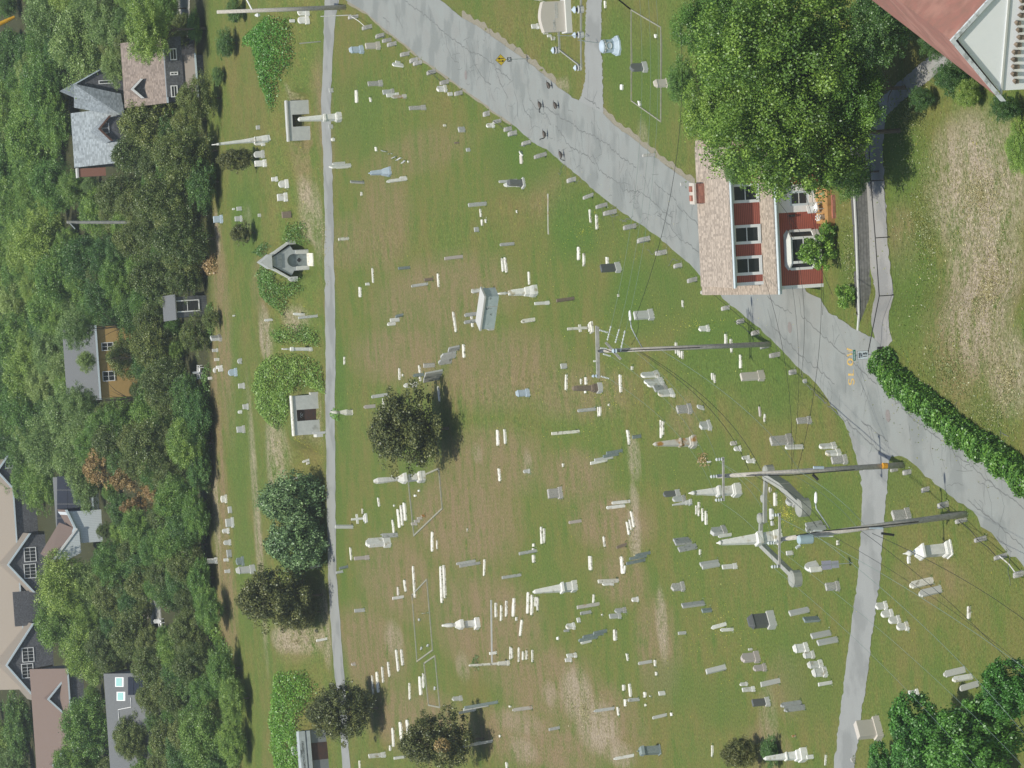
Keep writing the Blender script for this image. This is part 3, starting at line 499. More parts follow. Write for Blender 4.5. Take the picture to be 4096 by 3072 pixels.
U_ = """A 1175 538 1275 570 6 26 w shoulder|A 1205 528 1250 548 4 18 w flat|A 625 1418 820 1428 8 22 w peak|A 655 1404 770 1410 6 18 w shoulder|A 690 1432 800 1440 5 14 w flat|A 1125 1550 1305 1545 4 24 w shoulder|A 1240 1530 1300 1535 3 20 w round|A 815 1552 935 1578 3 8 g flat|
B 60 1266 92 1335 10 34 w round|
C 710 399 802 400 2 9 f flat|C 1228 648 1330 652 1 8 e flat|C 1340 798 1484 792 2 18 g round|C 1452 752 1530 750 1 7 b flat|C 1628 558 1785 556 3 26 p flat|C 1832 95 1992 99 4 24 g flat|C 2106 440 2232 446 3 20 g round|C 1856 848 1982 842 5 28 w shoulder|C 1800 1048 1945 1046 4 30 g round|C 1795 1113 1925 1107 4 26 g round|C 1157 1100 1238 1102 6 28 w flat|C 1132 1134 1205 1136 5 22 w round|C 1200 1072 1272 1058 2 10 e round|C 1655 1355 1760 1342 -10 34 g flat|C 1588 1412 1728 1402 -8 50 g shoulder|C 1570 1462 1692 1454 -6 40 g shoulder|C 1450 1570 1612 1556 -12 44 g flat|C 1442 1612 1588 1596 -10 38 g flat|C 1352 1575 1452 1576 3 26 e peak|C 1272 1660 1396 1654 4 30 w shoulder|C 322 1036 420 1062 3 14 w round|C 365 1068 530 1070 3 14 g flat|C 72 1100 140 1104 2 10 w round|
D 382 922 538 918 2 10 b flat|D 76 1106 198 1100 4 32 f shoulder|
E 996 94 1142 90 3 28 g round|E 930 186 1030 190 3 30 p shoulder|E 682 1206 840 1234 -4 24 l flat|E 1088 1290 1224 1304 6 34 g flat|E 1730 1534 1895 1526 1 12 g round|E 1758 1552 1938 1544 1 12 g flat|E 2124 1652 2290 1648 2 16 g flat|E 716 1586 795 1576 3 18 e round|E 690 1624 752 1618 3 20 g flat|E 303 814 418 798 2 16 w flat|E 462 1578 550 1570 3 20 w round|E 398 672 456 652 3 14 w peak|E 448 688 460 676 2 10 w flat|
F 565 210 724 216 2 14 g round|F 1600 160 1660 215 4 34 l round|F 342 396 582 408 2 12 f flat|F 1040 451 1116 448 1 15 e flat|F 676 670 825 652 1 16 w flat|F 712 640 872 628 1 16 l flat|F 786 612 920 602 1 14 e flat|F 815 582 955 572 1 12 e flat|F 860 1006 1020 1012 1 22 w round|F 816 1048 975 1050 1 22 w round|F 490 1184 598 1180 1 14 p round|F 900 1420 990 1380 2 16 b round|F 985 1534 1150 1516 2 26 e round|F 1012 1494 1162 1482 2 24 e round|F 1060 1468 1194 1454 2 22 e shoulder|F 1390 1336 1530 1340 18 24 g flat|F 1402 1358 1550 1362 16 26 g flat|F 1430 1412 1594 1398 18 34 g flat|F 1780 1302 1896 1300 3 20 w shoulder|F 58 1448 214 1438 2 12 g flat|F 1620 1538 1785 1534 12 26 l flat|F 1638 1566 1794 1556 10 26 l flat|
G 145 522 305 542 10 28 w round|G 320 1202 468 1196 12 28 g flat|G 322 1236 500 1236 12 30 g flat|G 360 1256 478 1262 6 10 w flat|
H 1178 182 1276 178 3 24 w flat|H 520 548 614 540 2 14 w flat|H 1190 1560 1290 1560 0 6 w flat|H 1800 1130 2090 1088 2 14 e flat|H 1790 1140 2010 1112 2 18 g flat|H 1752 1166 1900 1150 2 14 w flat|H 1790 1442 2044 1424 1 12 g flat|H 1830 1446 1940 1440 2 18 w round|H 2016 661 2080 661 1 14 w flat|
I 742 18 922 40 6 26 f flat|I 560 246 754 240 4 30 o flat|I 590 312 684 308 3 20 g flat|I 1462 230 1662 232 16 30 g flat|I 1636 288 1724 292 12 24 e flat|I 606 512 790 490 -2 22 e round|I 700 482 820 470 -2 10 e flat|I 572 548 740 520 -2 24 e round|I 590 570 686 552 -2 20 w shoulder|I 1090 740 1210 736 1 9 l round|I 1672 810 1846 784 12 40 l flat|I 1716 438 1850 410 4 34 w peak|I 1800 448 1912 462 1 10 w shoulder|I 1000 1056 1100 1066 2 12 g round|I 706 1142 884 1142 2 18 g shoulder|I 0 1132 176 1136 4 28 o shoulder|I 318 1316 410 1308 1 8 g flat|I 876 1556 1052 1548 2 20 w shoulder|I 2148 918 2314 900 6 44 l flat|I 1212 1212 1336 1196 3 26 l round|
J 176 304 352 286 18 34 l flat|J 300 358 440 370 22 34 e flat|J 366 500 540 486 18 36 l flat|J 420 556 602 544 18 36 l flat|J 434 922 552 918 4 26 w flat|J 102 1092 288 1092 12 34 g shoulder|J 132 1130 318 1132 12 36 g shoulder|J 1512 830 1700 806 10 56 l shoulder|J 1586 872 1764 866 14 42 w shoulder|J 1654 960 1816 926 8 54 l round|J 1215 66 1426 34 16 54 f shoulder|J 1294 140 1498 108 18 54 l shoulder|G 300 1580 432 1560 40 60 w round"""
D_ = """A 365 100 465 100 58 5 w round|A 368 170 466 168 62 5 w round|A 294 178 342 178 28 10 w flat 0|A 800 418 936 424 60 30 z hip|A 942 388 1080 390 58 30 t flat|A 964 722 1100 716 46 30 r flat|A 1092 786 1200 790 46 30 g flat|A 1125 822 1240 818 36 30 w flat|A 1168 842 1304 830 32 20 o shoulder|A 1320 936 1472 926 38 25 r flat|A 1556 738 1656 762 54 35 w shoulder|A 1656 812 1702 810 34 20 w flat 0|A 1986 1080 2066 1080 40 20 w round|A 630 780 670 778 38 0 g flat 0|A 628 1092 668 1092 36 0 g flat 0|A 662 1204 684 1204 30 0 w flat 0|A 1745 1118 1812 1116 52 40 g flat 0|A 1814 1292 1856 1292 34 30 g flat 0|A 0 1100 36 1100 36 5 l flat 0|A -20 1225 78 1220 62 5 w round|A -20 1330 76 1330 56 5 l round|A -10 1408 94 1408 52 5 w flat|A 138 1546 190 1546 36 5 w flat|A 204 1584 288 1586 62 5 w round|A 1628 1080 1646 1082 20 5 f flat 0|A 1712 1236 1756 1232 16 10 b flat 0|A 2095 1548 2260 1560 26 20 l round|A 2137 1590 2290 1590 40 35 w hip|
B 1012 578 1180 574 78 35 k round|B 1216 722 1385 712 76 32 t hip|B 165 212 235 224 44 25 w flat|B 225 236 262 236 24 25 w flat 0|B 266 284 318 280 30 25 f flat|B 302 312 348 308 26 25 w flat|B 335 334 380 330 34 25 f flat|B 1454 1590 1508 1590 32 10 l flat 0|
C 194 44 280 42 62 5 w flat|C 230 195 312 193 56 0 b flat 0|C 16 200 45 200 28 5 l flat 0|C 944 796 986 794 24 20 w flat 0|C 1884 326 1930 322 44 20 g flat 0|C 1446 1506 1550 1494 40 -15 r flat 0|C 1858 838 1984 840 22 25 w round|
D 760 652 950 648 76 32 k flat|D 192 962 328 956 30 25 w flat|D 1048 1062 1234 1056 80 25 l flat|D 1606 1160 1714 1176 50 35 w peak|D 418 1502 482 1502 48 20 l flat|D 703 1460 735 1460 16 10 w flat 0|D 1970 1588 2192 1584 78 30 t flat|
E 1274 8 1396 12 30 20 w shoulder|E 1338 1195 1396 1206 28 25 o flat|E 1364 1170 1418 1182 26 25 o flat|E 1390 1148 1440 1158 24 25 o flat|E 1424 1130 1468 1138 24 25 o flat|E 846 1500 982 1498 34 15 p flat|E 1086 1300 1100 1300 10 0 g flat 0|E 940 1346 1170 1360 84 35 w shoulder|E 490 424 604 418 22 10 l flat 0|
F 28 82 158 74 60 20 z hip|F 1418 218 1564 212 76 35 r flat|F 1610 372 1730 354 76 40 l peak|F 1912 556 1988 556 44 35 w round|F 1982 630 2060 634 36 35 w round|F 2020 660 2108 662 40 35 w shoulder|F 305 940 442 940 86 12 r flat|F 1302 952 1460 942 56 30 k round|F 1382 986 1508 988 52 35 g round|F 1704 1286 1868 1268 80 50 g peak|F 1812 1570 1952 1572 44 30 w flat|F 92 752 160 752 34 20 l peak|F 1880 520 1950 510 40 20 o peak|F 1684 672 1724 672 18 10 w flat 0|
G 244 312 382 310 58 30 r flat|G 14 484 226 480 88 35 r flat|G 436 546 600 530 52 50 w round|G 490 612 640 590 56 50 w round|G 544 652 694 650 72 25 r flat|G 155 1460 226 1458 42 20 w flat|G 358 1600 470 1598 50 25 w flat 0|G 1066 1136 1246 1126 96 35 r flat|G 146 984 240 1010 90 40 g round|
H 850 298 944 294 32 10 g flat 0|H 820 790 868 760 30 30 o peak|H 970 1570 1126 1545 40 35 w flat|H 1688 1050 1788 1056 40 30 l peak|
I 1366 92 1502 90 72 30 r peak|I 776 78 884 62 34 35 w shoulder|I 838 350 950 342 46 35 l flat|I 882 306 994 294 44 35 g shoulder|I 562 382 596 380 44 25 w flat 0|I 445 476 500 470 24 20 g round 0|I 460 436 552 432 52 35 w round|I 1028 206 1100 202 40 30 w peak|I 456 736 522 724 36 35 w flat|I 470 692 566 684 38 35 w flat|I 1434 494 1510 490 30 25 g flat 0|I 2026 400 2290 380 130 32 k hip|I 1970 706 2150 700 86 35 p shoulder|I 2040 632 2084 632 22 20 w flat 0|I 2078 790 2206 790 58 30 p shoulder|I 1962 938 2044 932 34 35 w peak|I 1986 968 2106 976 42 30 w flat|I 2070 1086 2240 1086 68 32 k flat|I 1264 1018 1330 1012 40 30 w flat|
J 194 14 276 18 58 35 g round|J 492 92 628 86 74 25 r flat|J 920 258 1042 256 66 35 w peak|J 970 332 1092 324 66 35 w round|J 1034 384 1154 378 66 35 w round|J 1104 440 1226 434 66 35 w round|J 208 634 360 620 78 35 w hip|J 298 682 410 680 58 30 w hip|J 334 776 484 762 66 35 w hip|J 372 834 522 830 76 35 w hip|J 1212 1022 1312 1012 62 35 w flat|J 1256 1056 1304 1056 32 25 w flat 0|J 748 1340 1000 1320 170 30 t flat|J 718 1586 756 1586 52 20 r round 0|J 332 1565 398 1562 40 20 w flat 0|J 205 1382 244 1382 22 15 o flat 0|
Y 1816 1262 1920 1258 50 60 g flat|Y 1832 1366 1886 1366 28 5 l flat|Y 1852 1448 1896 1446 26 5 f flat|Y 1866 1516 1926 1512 30 10 w flat|Y 1885 1534 1930 1534 32 5 w flat|Y 1842 1530 1868 1540 50 5 w round|Y 1796 1610 1836 1608 26 10 w flat|Y 2050 1460 2094 1460 50 5 g round|Y 1970 1556 2052 1556 58 5 z round|Y 1842 232 1928 232 58 5 z flat|Y 2044 142 2092 142 36 5 l flat|Y 2028 226 2096 228 44 5 l flat|Y 2032 314 2086 316 40 5 l flat|Y 2004 144 2034 146 18 5 w peak 0|Y 2022 1068 2034 1068 14 5 w flat 0|
Z 2058 14 2118 14 44 5 l flat|Z 2096 194 2150 194 44 5 l flat|Z 2054 240 2096 240 30 5 w round|Z 2044 390 2120 390 54 5 g flat|Z 1905 992 1964 992 60 5 f shoulder|Z 1968 1086 2008 1086 60 10 l flat|Z 1948 1196 2024 1196 72 5 l flat|Z 1918 1268 1984 1268 42 5 w round|Z 1930 1368 1998 1368 42 5 l round|Z 1958 1464 2006 1464 70 10 g flat|Z 1932 1522 1978 1518 28 10 w flat|Z 1790 1528 1880 1526 46 5 w flat|Z 1940 1620 1990 1616 30 5 l flat|Z 2034 1590 2212 1600 64 30 l hip|Z 2036 1530 2112 1530 66 10 e shoulder|
X 300 1624 340 1632 40 20 l round 0"""
def parse(s): return [q.strip().split() for q in s.replace('\n', '').split('|') if q.strip()]
for a in parse(F_):
    v = [float(x) for x in a[1:6]]
    if v[4] > 2: flat(a[0], *v, m=a[6] if len(a) > 6 else 'f')
for a in parse(U_): upright(a[0], *[float(x) for x in a[1:7]], m=a[7], top=a[8])
for a in parse(D_): die(a[0], *[float(x) for x in a[1:7]], m=a[7], top=a[8], base=len(a) < 10)
# white tablets in a row beside the tall pole (from a 4.4x enlargement)
for (xt, yt, xb, yb, w_, m, tp) in [(260, 262, 342, 236, 26, 'w', 'round'), (273, 262, 360, 262, 24, 'w', 'round'), (285, 278, 366, 274, 24, 'w', 'round'), (312, 298, 376, 291, 30, 'g', 'flat'), (328, 316, 402, 310, 30, 'w', 'round')]:
    ox = 2300; die('D', (ox+xt-2048)/K, (1260+yt-768)/K, (ox+xb-2048)/K, (1260+yb-768)/K, w_/K, 55, m, tp, dk=.3, bk=1.35, steps=2)
# ---- obelisks and pillars
pillar('A', [[(745, 84), (692, 84)], [(692, 72), (684, 72), (680, 60), (600, 58), (598, 70), (580, 66)], [(580, 52), (372, 34), (360, 6)]], 1008, 1036, ['base', 'pedestal', 'shaft'], lk='tall slim white obelisk overlapping the far footpath')
pillar('Y', [[(2338, 58), (2322, 58)], [(2320, 62), (2290, 60), (2240, 52), (2210, 52), (2206, 60)], [(2206, 44), (2090, 30), (1910, 22)], [(1905, 30), (1890, 26), (1870, 12), (1836, 8)]], -465, -400, ['base', 'pedestal', 'shaft', 'finial'], lk='white obelisk with cross finial on the terrace')
pillar('F', [[(1604, 116), (1548, 116)], [(1548, 98), (1530, 92), (1526, 74), (1460, 72), (1456, 84), (1442, 78)], [(1442, 66), (1236, 34), (1216, 6)]], 498, 520, ['base', 'pedestal', 'shaft'], m='o', lk='white obelisk with orange stained base and tip')
pillar('F', [[(1990, 124), (1915, 124)], [(1915, 110), (1900, 104), (1895, 84), (1802, 80)], [(1802, 100), (1778, 104), (1764, 86)], [(1764, 70), (1590, 40)], [(1586, 48), (1560, 40), (1545, 24), (1524, 6)]], 916, 942, ['base', 'pedestal', 'cap', 'shaft', 'finial'], m='w', lk='tall white obelisk with ringed finial behind a pole crossarm')
pillar('G', [[(130, 145), (86, 145)], [(86, 130), (40, 118), (36, 104), (-58, 100)], [(-58, 130), (-100, 130), (-112, 100)], [(-112, 92), (-400, 46)], [(-402, 52), (-420, 40), (-430, 20), (-448, 4)]], 1318, 1372, ['base', 'pedestal', 'cap', 'shaft', 'finial'], m='w', lk='tallest white obelisk, capped pedestal, inside the low round wall')
pillar('F', [[(1560, 56), (1530, 56)], [(1530, 44), (1500, 40)], [(1500, 30), (1385, 14)]], 1020, 1046, ['base', 'pedestal', 'shaft'], m='l', lk='short pale obelisk among small dark stones')
pillar('I', [[(570, 104), (512, 104)], [(512, 88), (440, 84)], [(440, 104), (420, 100), (416, 80)], [(416, 70), (196, 38), (176, 8)]], 88, 136, ['base', 'pedestal', 'cap', 'shaft'], m='w', lk='white obelisk beside long flat slabs')
pillar('J', [[(348, 130), (270, 130)], [(270, 110), (236, 100), (230, 76), (160, 72), (156, 84), (146, 78)], [(146, 62), (-20, 36), (-40, 8)]], 1548, 1574, ['base', 'pedestal', 'shaft'], m='w', lk='white obelisk near the bottom edge left of the cemetery lane')
pillar('G', [[(1602, 170), (1558, 170)], [(1558, 150), (1530, 146), (1512, 116)], [(1508, 108), (1372, 104), (1340, 108)], [(1338, 150), (1322, 146), (1300, 108), (1272, 70)], [(1270, 20), (1250, 34), (1232, 62), (1215, 60), (1196, 24), (1180, 12), (1166, 4)]], 1428, 1466, ['base', 'step', 'die_block', 'cap', 'urn'], lk='wide white pedestal monument topped by an urn', name='urn_monument')
pillar('D', [[(226, 102), (182, 102)], [(182, 104), (166, 98), (150, 88)], [(150, 84), (110, 76), (104, 70)], [(104, 62), (10, 52), (-30, 44)], [(-30, 12), (-60, 30), (-80, 22), (-100, 26), (-124, 10)]], 852, 880, ['base', 'step', 'pedestal', 'shaft', 'urn'], lk='white column monument with an urn finial', name='urn_monument')
pillar('F', [[(790, 92), (735, 92)], [(735, 76), (702, 74)], [(700, 60), (686, 58), (680, 50)], [(680, 46), (560, 46), (532, 38), (522, 22)]], 34, 36, ['base', 'pedestal', 'plinth', 'shaft'], m='b', n=4, bm=LGRAN, lk='brown round shouldered pillar on a pale stepped base', name='stone_pillar')
pillar('E', [[(1470, 100), (1420, 100)], [(1420, 104), (1400, 96), (1390, 70)], [(1388, 66), (1300, 64)], [(1296, 96), (1270, 90), (1240, 56), (1225, 40)], [(1222, 34), (1140, 44), (1100, 50), (1050, 50), (1018, 26)]], 800, 838, ['base', 'step', 'die_block', 'cap', 'shaft'], m='w', lk='tall white carved monument below the round juniper', name='carved_monument')
pillar('H', [[(1940, 108), (1888, 108)], [(1888, 76), (1884, 62), (1790, 60)], [(1788, 88), (1760, 86), (1722, 50)], [(1718, 34), (1690, 44), (1650, 40), (1620, 24), (1606, 18)]], 412, 426, ['base', 'die_block', 'cap', 'figure'], m='w', lk='white pedestal monument carrying a standing figure', name='statue_monument')
pillar('C', [[(492, 34), (470, 34)], [(470, 28), (330, 26)], [(330, 36), (305, 34), (300, 22)], [(298, 14), (270, 18), (240, 16), (228, 8)]], 1358, 1356, ['base', 'pedestal', 'cap', 'figure'], lk='slim white statue column between clumps of green shrub', name='statue_monument')
pillar('E', [[(840, 48), (830, 48)], [(830, 42), (780, 50), (740, 30), (720, 22)], [(720, 30), (690, 36), (660, 26), (644, 10)]], 246, 242, ['base', 'pedestal', 'figure'], m='f', lk='weathered white statue overlapping the footpath edge', name='statue_monument')
pillar('A', [[(1172, 84), (1140, 84)], [(1140, 78), (1120, 70), (1100, 60), (1085, 52)], [(1085, 46), (990, 36)], [(990, 20), (970, 6)]], 1480, 1498, ['base', 'pedestal', 'shaft', 'finial'], m='z', lk='pale blue tapering pillar with a small finial', name='stone_pillar')
pillar('A', [[(2330+0, 98), (2298, 98)], [(2298, 66), (2280, 62)], [(2280, 56), (2190+0, 54), (2170, 30)]], 1580, 1575, ['base', 'pedestal', 'shaft'], m='k', bm=LGRAN, lk='dark granite pillar among pale cube stones', name='stone_pillar')
pillar('I', [[(1292, 96), (1270, 104)], [(1268, 80), (1140, 78)], [(1136, 96), (1110, 84), (1100, 40)], [(1098, 14), (1078, 6)]], 1506, 1512, ['base', 'die_block', 'cap', 'finial'], m='e', lk='dark greenish pedestal monument with a flared cap', name='carved_monument')
pillar('H', [[(2196, 46), (2170, 46)], [(2170, 40), (2090, 34)], [(2090, 22), (1850, 18), (1840, 14)]], 752, 768, ['base', 'pedestal', 'shaft'], m='f', lk='thin pale pillar next to a spindly green shrub', name='stone_pillar')
def cross(reg, xt, xb, y, xa, aw, m='w', base=True, lk=''):
    ox, oy = REG[reg]; g = G(ox+xb*K, oy+y*K); s = scl(g); H = (xb-xt)*K/s/.95; ha = (xb-xa)*K/s/.95; A = aw*K/s; r_ = root('stone_cross', g, lk, 'cross', 'stone crosses', (ox+xt*K, oy+y*K), None)
    fr = frame(g, R(12)); b0 = .3 if base else 0; mb = MB(); mb.fbox(fr, -.1, .1, -.08, .08, b0-.05, H); mb.fbox(fr, -A/2, -.1, -.08, .08, ha-.1, ha+.1); mb.fbox(fr, .1, A/2, -.08, .08, ha-.1, ha+.1); mb.build('cross_shaft', KM[m], r_)
    if base: mb = MB(); mb.fbox(fr, -.45, .45, -.35, .35, -.1, .18); mb.fbox(fr, -.3, .3, -.22, .22, .18, .32); mb.build('base', KM[m], r_)
cross('E', 826, 956, 1160, 876, 84, lk='white latin cross standing alone left of the slabs, rusty stain at its foot')
cross('D', 480, 694, 1170, 588, 64, 'f', lk='pale stone cross monument just left of the tall pole crossarm')
# ---- granite posts along the road
PP = """A 790 142 885 138 34|A 908 238 1003 225 40|A 1025 312 1110 300 38|A 1083 348 1170 340 38|A 1125 382 1215 372 42|A 1238 465 1328 460 40|A 1318 525 1400 512 42|A 1350 548 1435 535 40|A 1467 630 1555 612 42|A 1580 715 1668 700 40|A 1705 812 1785 795 42|A 1952 995 2020 975 48|A 2040 1050 2120 1040 36|A 2132 1112 2212 1108 44|A 2168 1152 2255 1145 44|B 75 1240 165 1225 38|B 182 1350 300 1328 42|B 465 1560 555 1545 44|D 605 75 705 20 34|D 715 125 825 105 40|D 780 172 905 165 46|D 952 295 1075 290 46|D 1072 410 1195 400 46|D 1230 520 1335 515 46|D 1388 635 1470 630 42|D 1505 765 1600 750 44|D 1622 858 1720 852 36|D 1800 1005 1880 995 42|D 1932 1122 2008 1110 44|D 2058 1218 2138 1210 44|D 2135 1330 2222 1325 44|X 2 1405 104 1400 48|X 180 1555 245 1550 50|B 1120 1322 1240 1335 30|
G 1076 742 1122 736 34|G 1155 765 1238 755 46|G 1318 922 1395 905 48|G 1455 1052 1560 1035 54|G 1608 1180 1722 1170 44|G 1772 1345 1890 1328 44|G 1942 1500 2065 1478 44|G 2110 1645 2212 1632 50|J 2110 -5 2212 -15 40"""
POSTS = []
for a in parse(PP):
    xt, yt, xb, yb, w_ = [float(x) for x in a[1:6]]; ox, oy = REG[a[0]]
    g = G(ox+xb*K, oy+yb*K); s = scl(g); W = w_*K/s/1.1; H = max(.5, ((xb-xt)*K/s-W*.35)/.95); rg = random.Random(int(xt+yt*3))
    lean = (-(yt-yb)*K-(xb-xt)*K*-.07)/s*-1; lean = (yb-yt+ (xb-xt)*.0)*K/s*.6
    c = lambda z: (g[0]+(z-g[2])*max(-.3, min(.45, lean-.1)), g[1]+W*.4); mb = MB()
    mb.rings(c, [(g[2]-.1, W*.5), (g[2]+H*.3, W*.47), (g[2]+H*.62, W*.5), (g[2]+H*.9, W*.46), (g[2]+H, W*.38)], 4, R(rg.uniform(-8, 18)))
    o = mb.build('granite_post', GRAN, bevel=.03); POSTS.append((g, H, o)); tag(o, None, 'stone post', 'granite posts along the road', (ox+(xt+xb)/2*K, oy+yb*K), 'rough granite post' if H > .9 else 'stubby granite post')
def rail(i, j, lab, m=DARKM, z=.75, r=.025):
    a, b = POSTS[i], POSTS[j]; p = a[0]+np.array([0, .1, z]); q = b[0]+np.array([0, .1, z]); mb = MB(); mb.loft([p, (p+q)/2-np.array([0, 0, .12]), q], r, 5); tag(mb.build('post_rail', m), lab, 'rail', 'rails between granite posts')
rail(8, 9, 'thin dark rail between two granite posts beside the upper road'); rail(12, 13, 'short dark rail linking leaning granite posts where the road bends'); rail(28, 29, 'thin sagging dark chain between granite posts near the tall pole foot')
rail(-6, -5, 'dark rail from post to post beside the lower pole', z=.6); rail(-5, -4, 'double dark rail between posts under the lower pole', z=.6); rail(-4, -3, 'dark rail linking the last posts before the picture corner', z=.7); rail(-3, -2, 'pale pipe rail at the road edge near the bottom right corner', WHITE, .5, .04); rail(0, 1, 'white pipe rail between first two posts beside the white gate pole', WHITE, .7, .03)
# ---------------------------------------------------------------- plot kerbs, walls, tombs
def gb(reg, x, y): ox, oy = REG[reg]; return G(ox+x*K, oy+y*K)
def kerb(pts, w_, h, m, closed=True):
    mb = MB(); n = len(pts)
    for i in range(n if closed else n-1):
        a, b = pts[i], pts[(i+1) % n]; d = (b-a)[:2]; l = np.linalg.norm(d); d /= l; nr = np.array([-d[1], d[0]])*w_/2; e = d*(w_/2-.003*(i % 2))
        bot = [(a[0]-e[0]+nr[0], a[1]-e[1]+nr[1], a[2]-.1), (a[0]-e[0]-nr[0], a[1]-e[1]-nr[1], a[2]-.1), (b[0]+e[0]-nr[0], b[1]+e[1]-nr[1], b[2]-.1), (b[0]+e[0]+nr[0], b[1]+e[1]+nr[1], b[2]-.1)]
        hh = h+.004*(i % 3); mb.prism(bot, [(p[0], p[1], p[2]+.1+hh) for p in bot])
    return mb
KERBM = mat('weathered_kerb', (.33, .33, .27), (.22, .23, .17), 5, .95, .8, .2, 20, stain=(.40, .33, .18), sscale=2)
def plot(reg, pts, w_, h, m, lab):
    m = KERBM; w_ *= .72; h *= .7; tag(kerb([gb(reg, *p) for p in pts], w_, h, m).build('plot_kerb', m), lab, 'kerb', 'stone kerbs round grave plots')
plot('B', [(905, -20), (1035, 85), (1290, 235), (1290, 1050), (1035, 870), (1035, 400), (1035, 85)], .14, .1, STAIN, 'long orange stained kerb round the plot beside the upper side lane')
plot('E', [(1322, 845), (1370, 1310), (1615, 1075), (1585, 730)], .22, .16, LGRAN, 'grey kerb round the plot just below the round juniper')
plot('H', [(1352, 165), (1480, 30), (1530, 640), (1395, 738)], .2, .12, CONC, 'narrow concrete kerb round the plot with broken white fragments')
plot('H', [(1455, 755), (1550, 690), (1592, 1135), (1495, 1115)], .2, .12, CONC, 'concrete kerb running down to the browned bottom juniper')
tag(kerb([gb('H', 2038, 212), gb('H', 2045, 740)], .12, .12, CONC, False).build('stone_edging', CONC), 'thin grey edging line ending at the thin pale pillar', 'kerb')
tag(kerb([gb('D', 315, 20), gb('D', 320, 360)], .1, .1, STAIN, False).build('stone_edging', STAIN), 'faint broken edging line in the grass left of the road bend', 'kerb')
Z8 = lambda x, y: G(2800+x*.3254, 1820+y*.3254)
# round low wall with drum piers (exedra plot)
PCON = mat('plot_concrete', (.37, .385, .355), (.29, .30, .28), 2.5, .9, .7, .1, 30, 0, stain=(.24, .25, .21), sscale=1)
def pier(p, r, h, lab):
    mb = MB(); mb.rings((p[0], p[1]), [(p[2]-.1, r), (p[2]+h, r), (p[2]+h+.12, r*.8), (p[2]+h+.2, r*.15)], 12); tag(mb.build('wall_pier', PCON), lab, 'pier', 'drum piers of the round plot wall')
pier(Z8(895, 195), .45, .55, 'drum pier at the top end of the round plot wall'); pier(Z8(1330, 640), .65, .7, 'largest drum pier where the thick curved wall ends'); pier(Z8(790, 535), .32, .1, 'low disc pier on the far side of the round plot'); pier(Z8(790, 775), .4, .35, 'small drum pier near the tallest obelisk'); pier(Z8(1225, 1515), .6, .6, 'drum pier at the bottom end of the straight plot wall')
def lowwall(pts, w_, h, lab): tag(kerb(pts, w_, h, PCON, False).build('plot_wall', PCON), lab, 'wall', 'low walls of the round plot')
lowwall([Z8(900, 250), Z8(1090, 370), Z8(1330, 610)], .45, .75, 'thick curved concrete wall of the round plot'); lowwall([Z8(830, 270), Z8(818, 520), Z8(818, 800)], .3, .25, 'thin far kerb wall of the round plot'); lowwall([Z8(770, 820), Z8(765, 955)], .3, .25, 'short kerb wall touching the tallest obelisk'); lowwall([Z8(800, 1110), Z8(1190, 1490)], .35, .4, 'straight low wall running from the tallest obelisk to a pier')
# big family monument by the side lane
def letters(txt, fr, u, w_, size, m, name='inscription', parent=None, v=-.01, rot=None):
    cu = bpy.data.curves.new(name, 'FONT'); cu.body = txt; cu.size = size; cu.extrude = .006; cu.align_x = 'CENTER'; cu.align_y = 'CENTER'; cu.offset = .006*size/.3
    o = bpy.data.objects.new('tmp', cu); COL.objects.link(o); bpy.context.view_layer.update()
    me = bpy.data.meshes.new_from_object(o.evaluated_get(bpy.context.evaluated_depsgraph_get())); bpy.data.objects.remove(o)
    b = MB(); b.add([fr(u+p.co[0], v-p.co[2]*.8, w_+p.co[1]) for p in me.vertices], [tuple(q.vertices) for q in me.polygons]); bpy.data.meshes.remove(me)
    return b.build(name, m, parent)
def bigmon():
    c = gb('B', 520, 130); s = scl(c); W = 265*K/s; g = np.array([c[0], c[1]+.9, 0]); fr = frame(g, R(-2)); H = 2.6
    r_ = root('family_monument', g, 'huge tan granite family monument with curved top and two engraved names', 'monument')
    MB().fbox(fr, -W*.56, W*.56, -.75, .75, -.1, .55, .03, .03).build('base', LGRAN, r_)
    pts = [(-W/2, .55), (W/2, .55), (W/2, H*.9)]+[(W/2*(1-2*t), H*(.9+.1*math.sin(math.pi*t))) for t in np.linspace(.12, .88, 9)]+[(-W/2, H*.9)]
    b = MB(); b.poly_uw(fr, pts, -.4, .4); b.build('tablet', TAN, r_)
    f2 = frame(fr(0, -.4, 0), R(-2)); letters('CAMA', f2, -W*.27, 1.5, .32, GREY, parent=r_); letters('ROGERS', f2, W*.2, 1.25, .34, GREY, parent=r_)
bigmon()
def lantern(reg, xt, y, xb, w_, lab):
    g = gb(reg, xb, y); s = scl(g); W = w_*K/s; H = (xb-xt)*K/s; r_ = root('lantern_post', g, lab, 'stone post', 'cone capped stone posts'); g = g+np.array([0, W*.4, 0])
    for n_, pr, m in (('base', [(0, .55), (.3, .55), (.34, .4)], LGRAN), ('plate', [(.38, .3), (.4, .62), (.47, .58), (.5, .2)], LGRAN), ('neck', [(.48, .3), (.72, .3)], DARKM), ('cone_cap', [(.7, .55), (.76, .5), (.98, .05)], ZINC)):
        b = MB(); b.rings((g[0], g[1]), [(g[2]+a*H, r*W) for a, r in pr], 10); b.build(n_, m, r_)
lantern('B', 512, 78, 622, 56, 'cone capped stone post below the huge tan monument, upper right'); lantern('B', 514, 298, 622, 48, 'cone capped stone post at the left corner of the huge tan monument'); lantern('B', 336, 430, 412, 52, 'cone capped stone post at the far corner of the triangular plot'); lantern('B', 528, 582, 604, 46, 'cone capped stone post at the pointed end of the triangular plot')
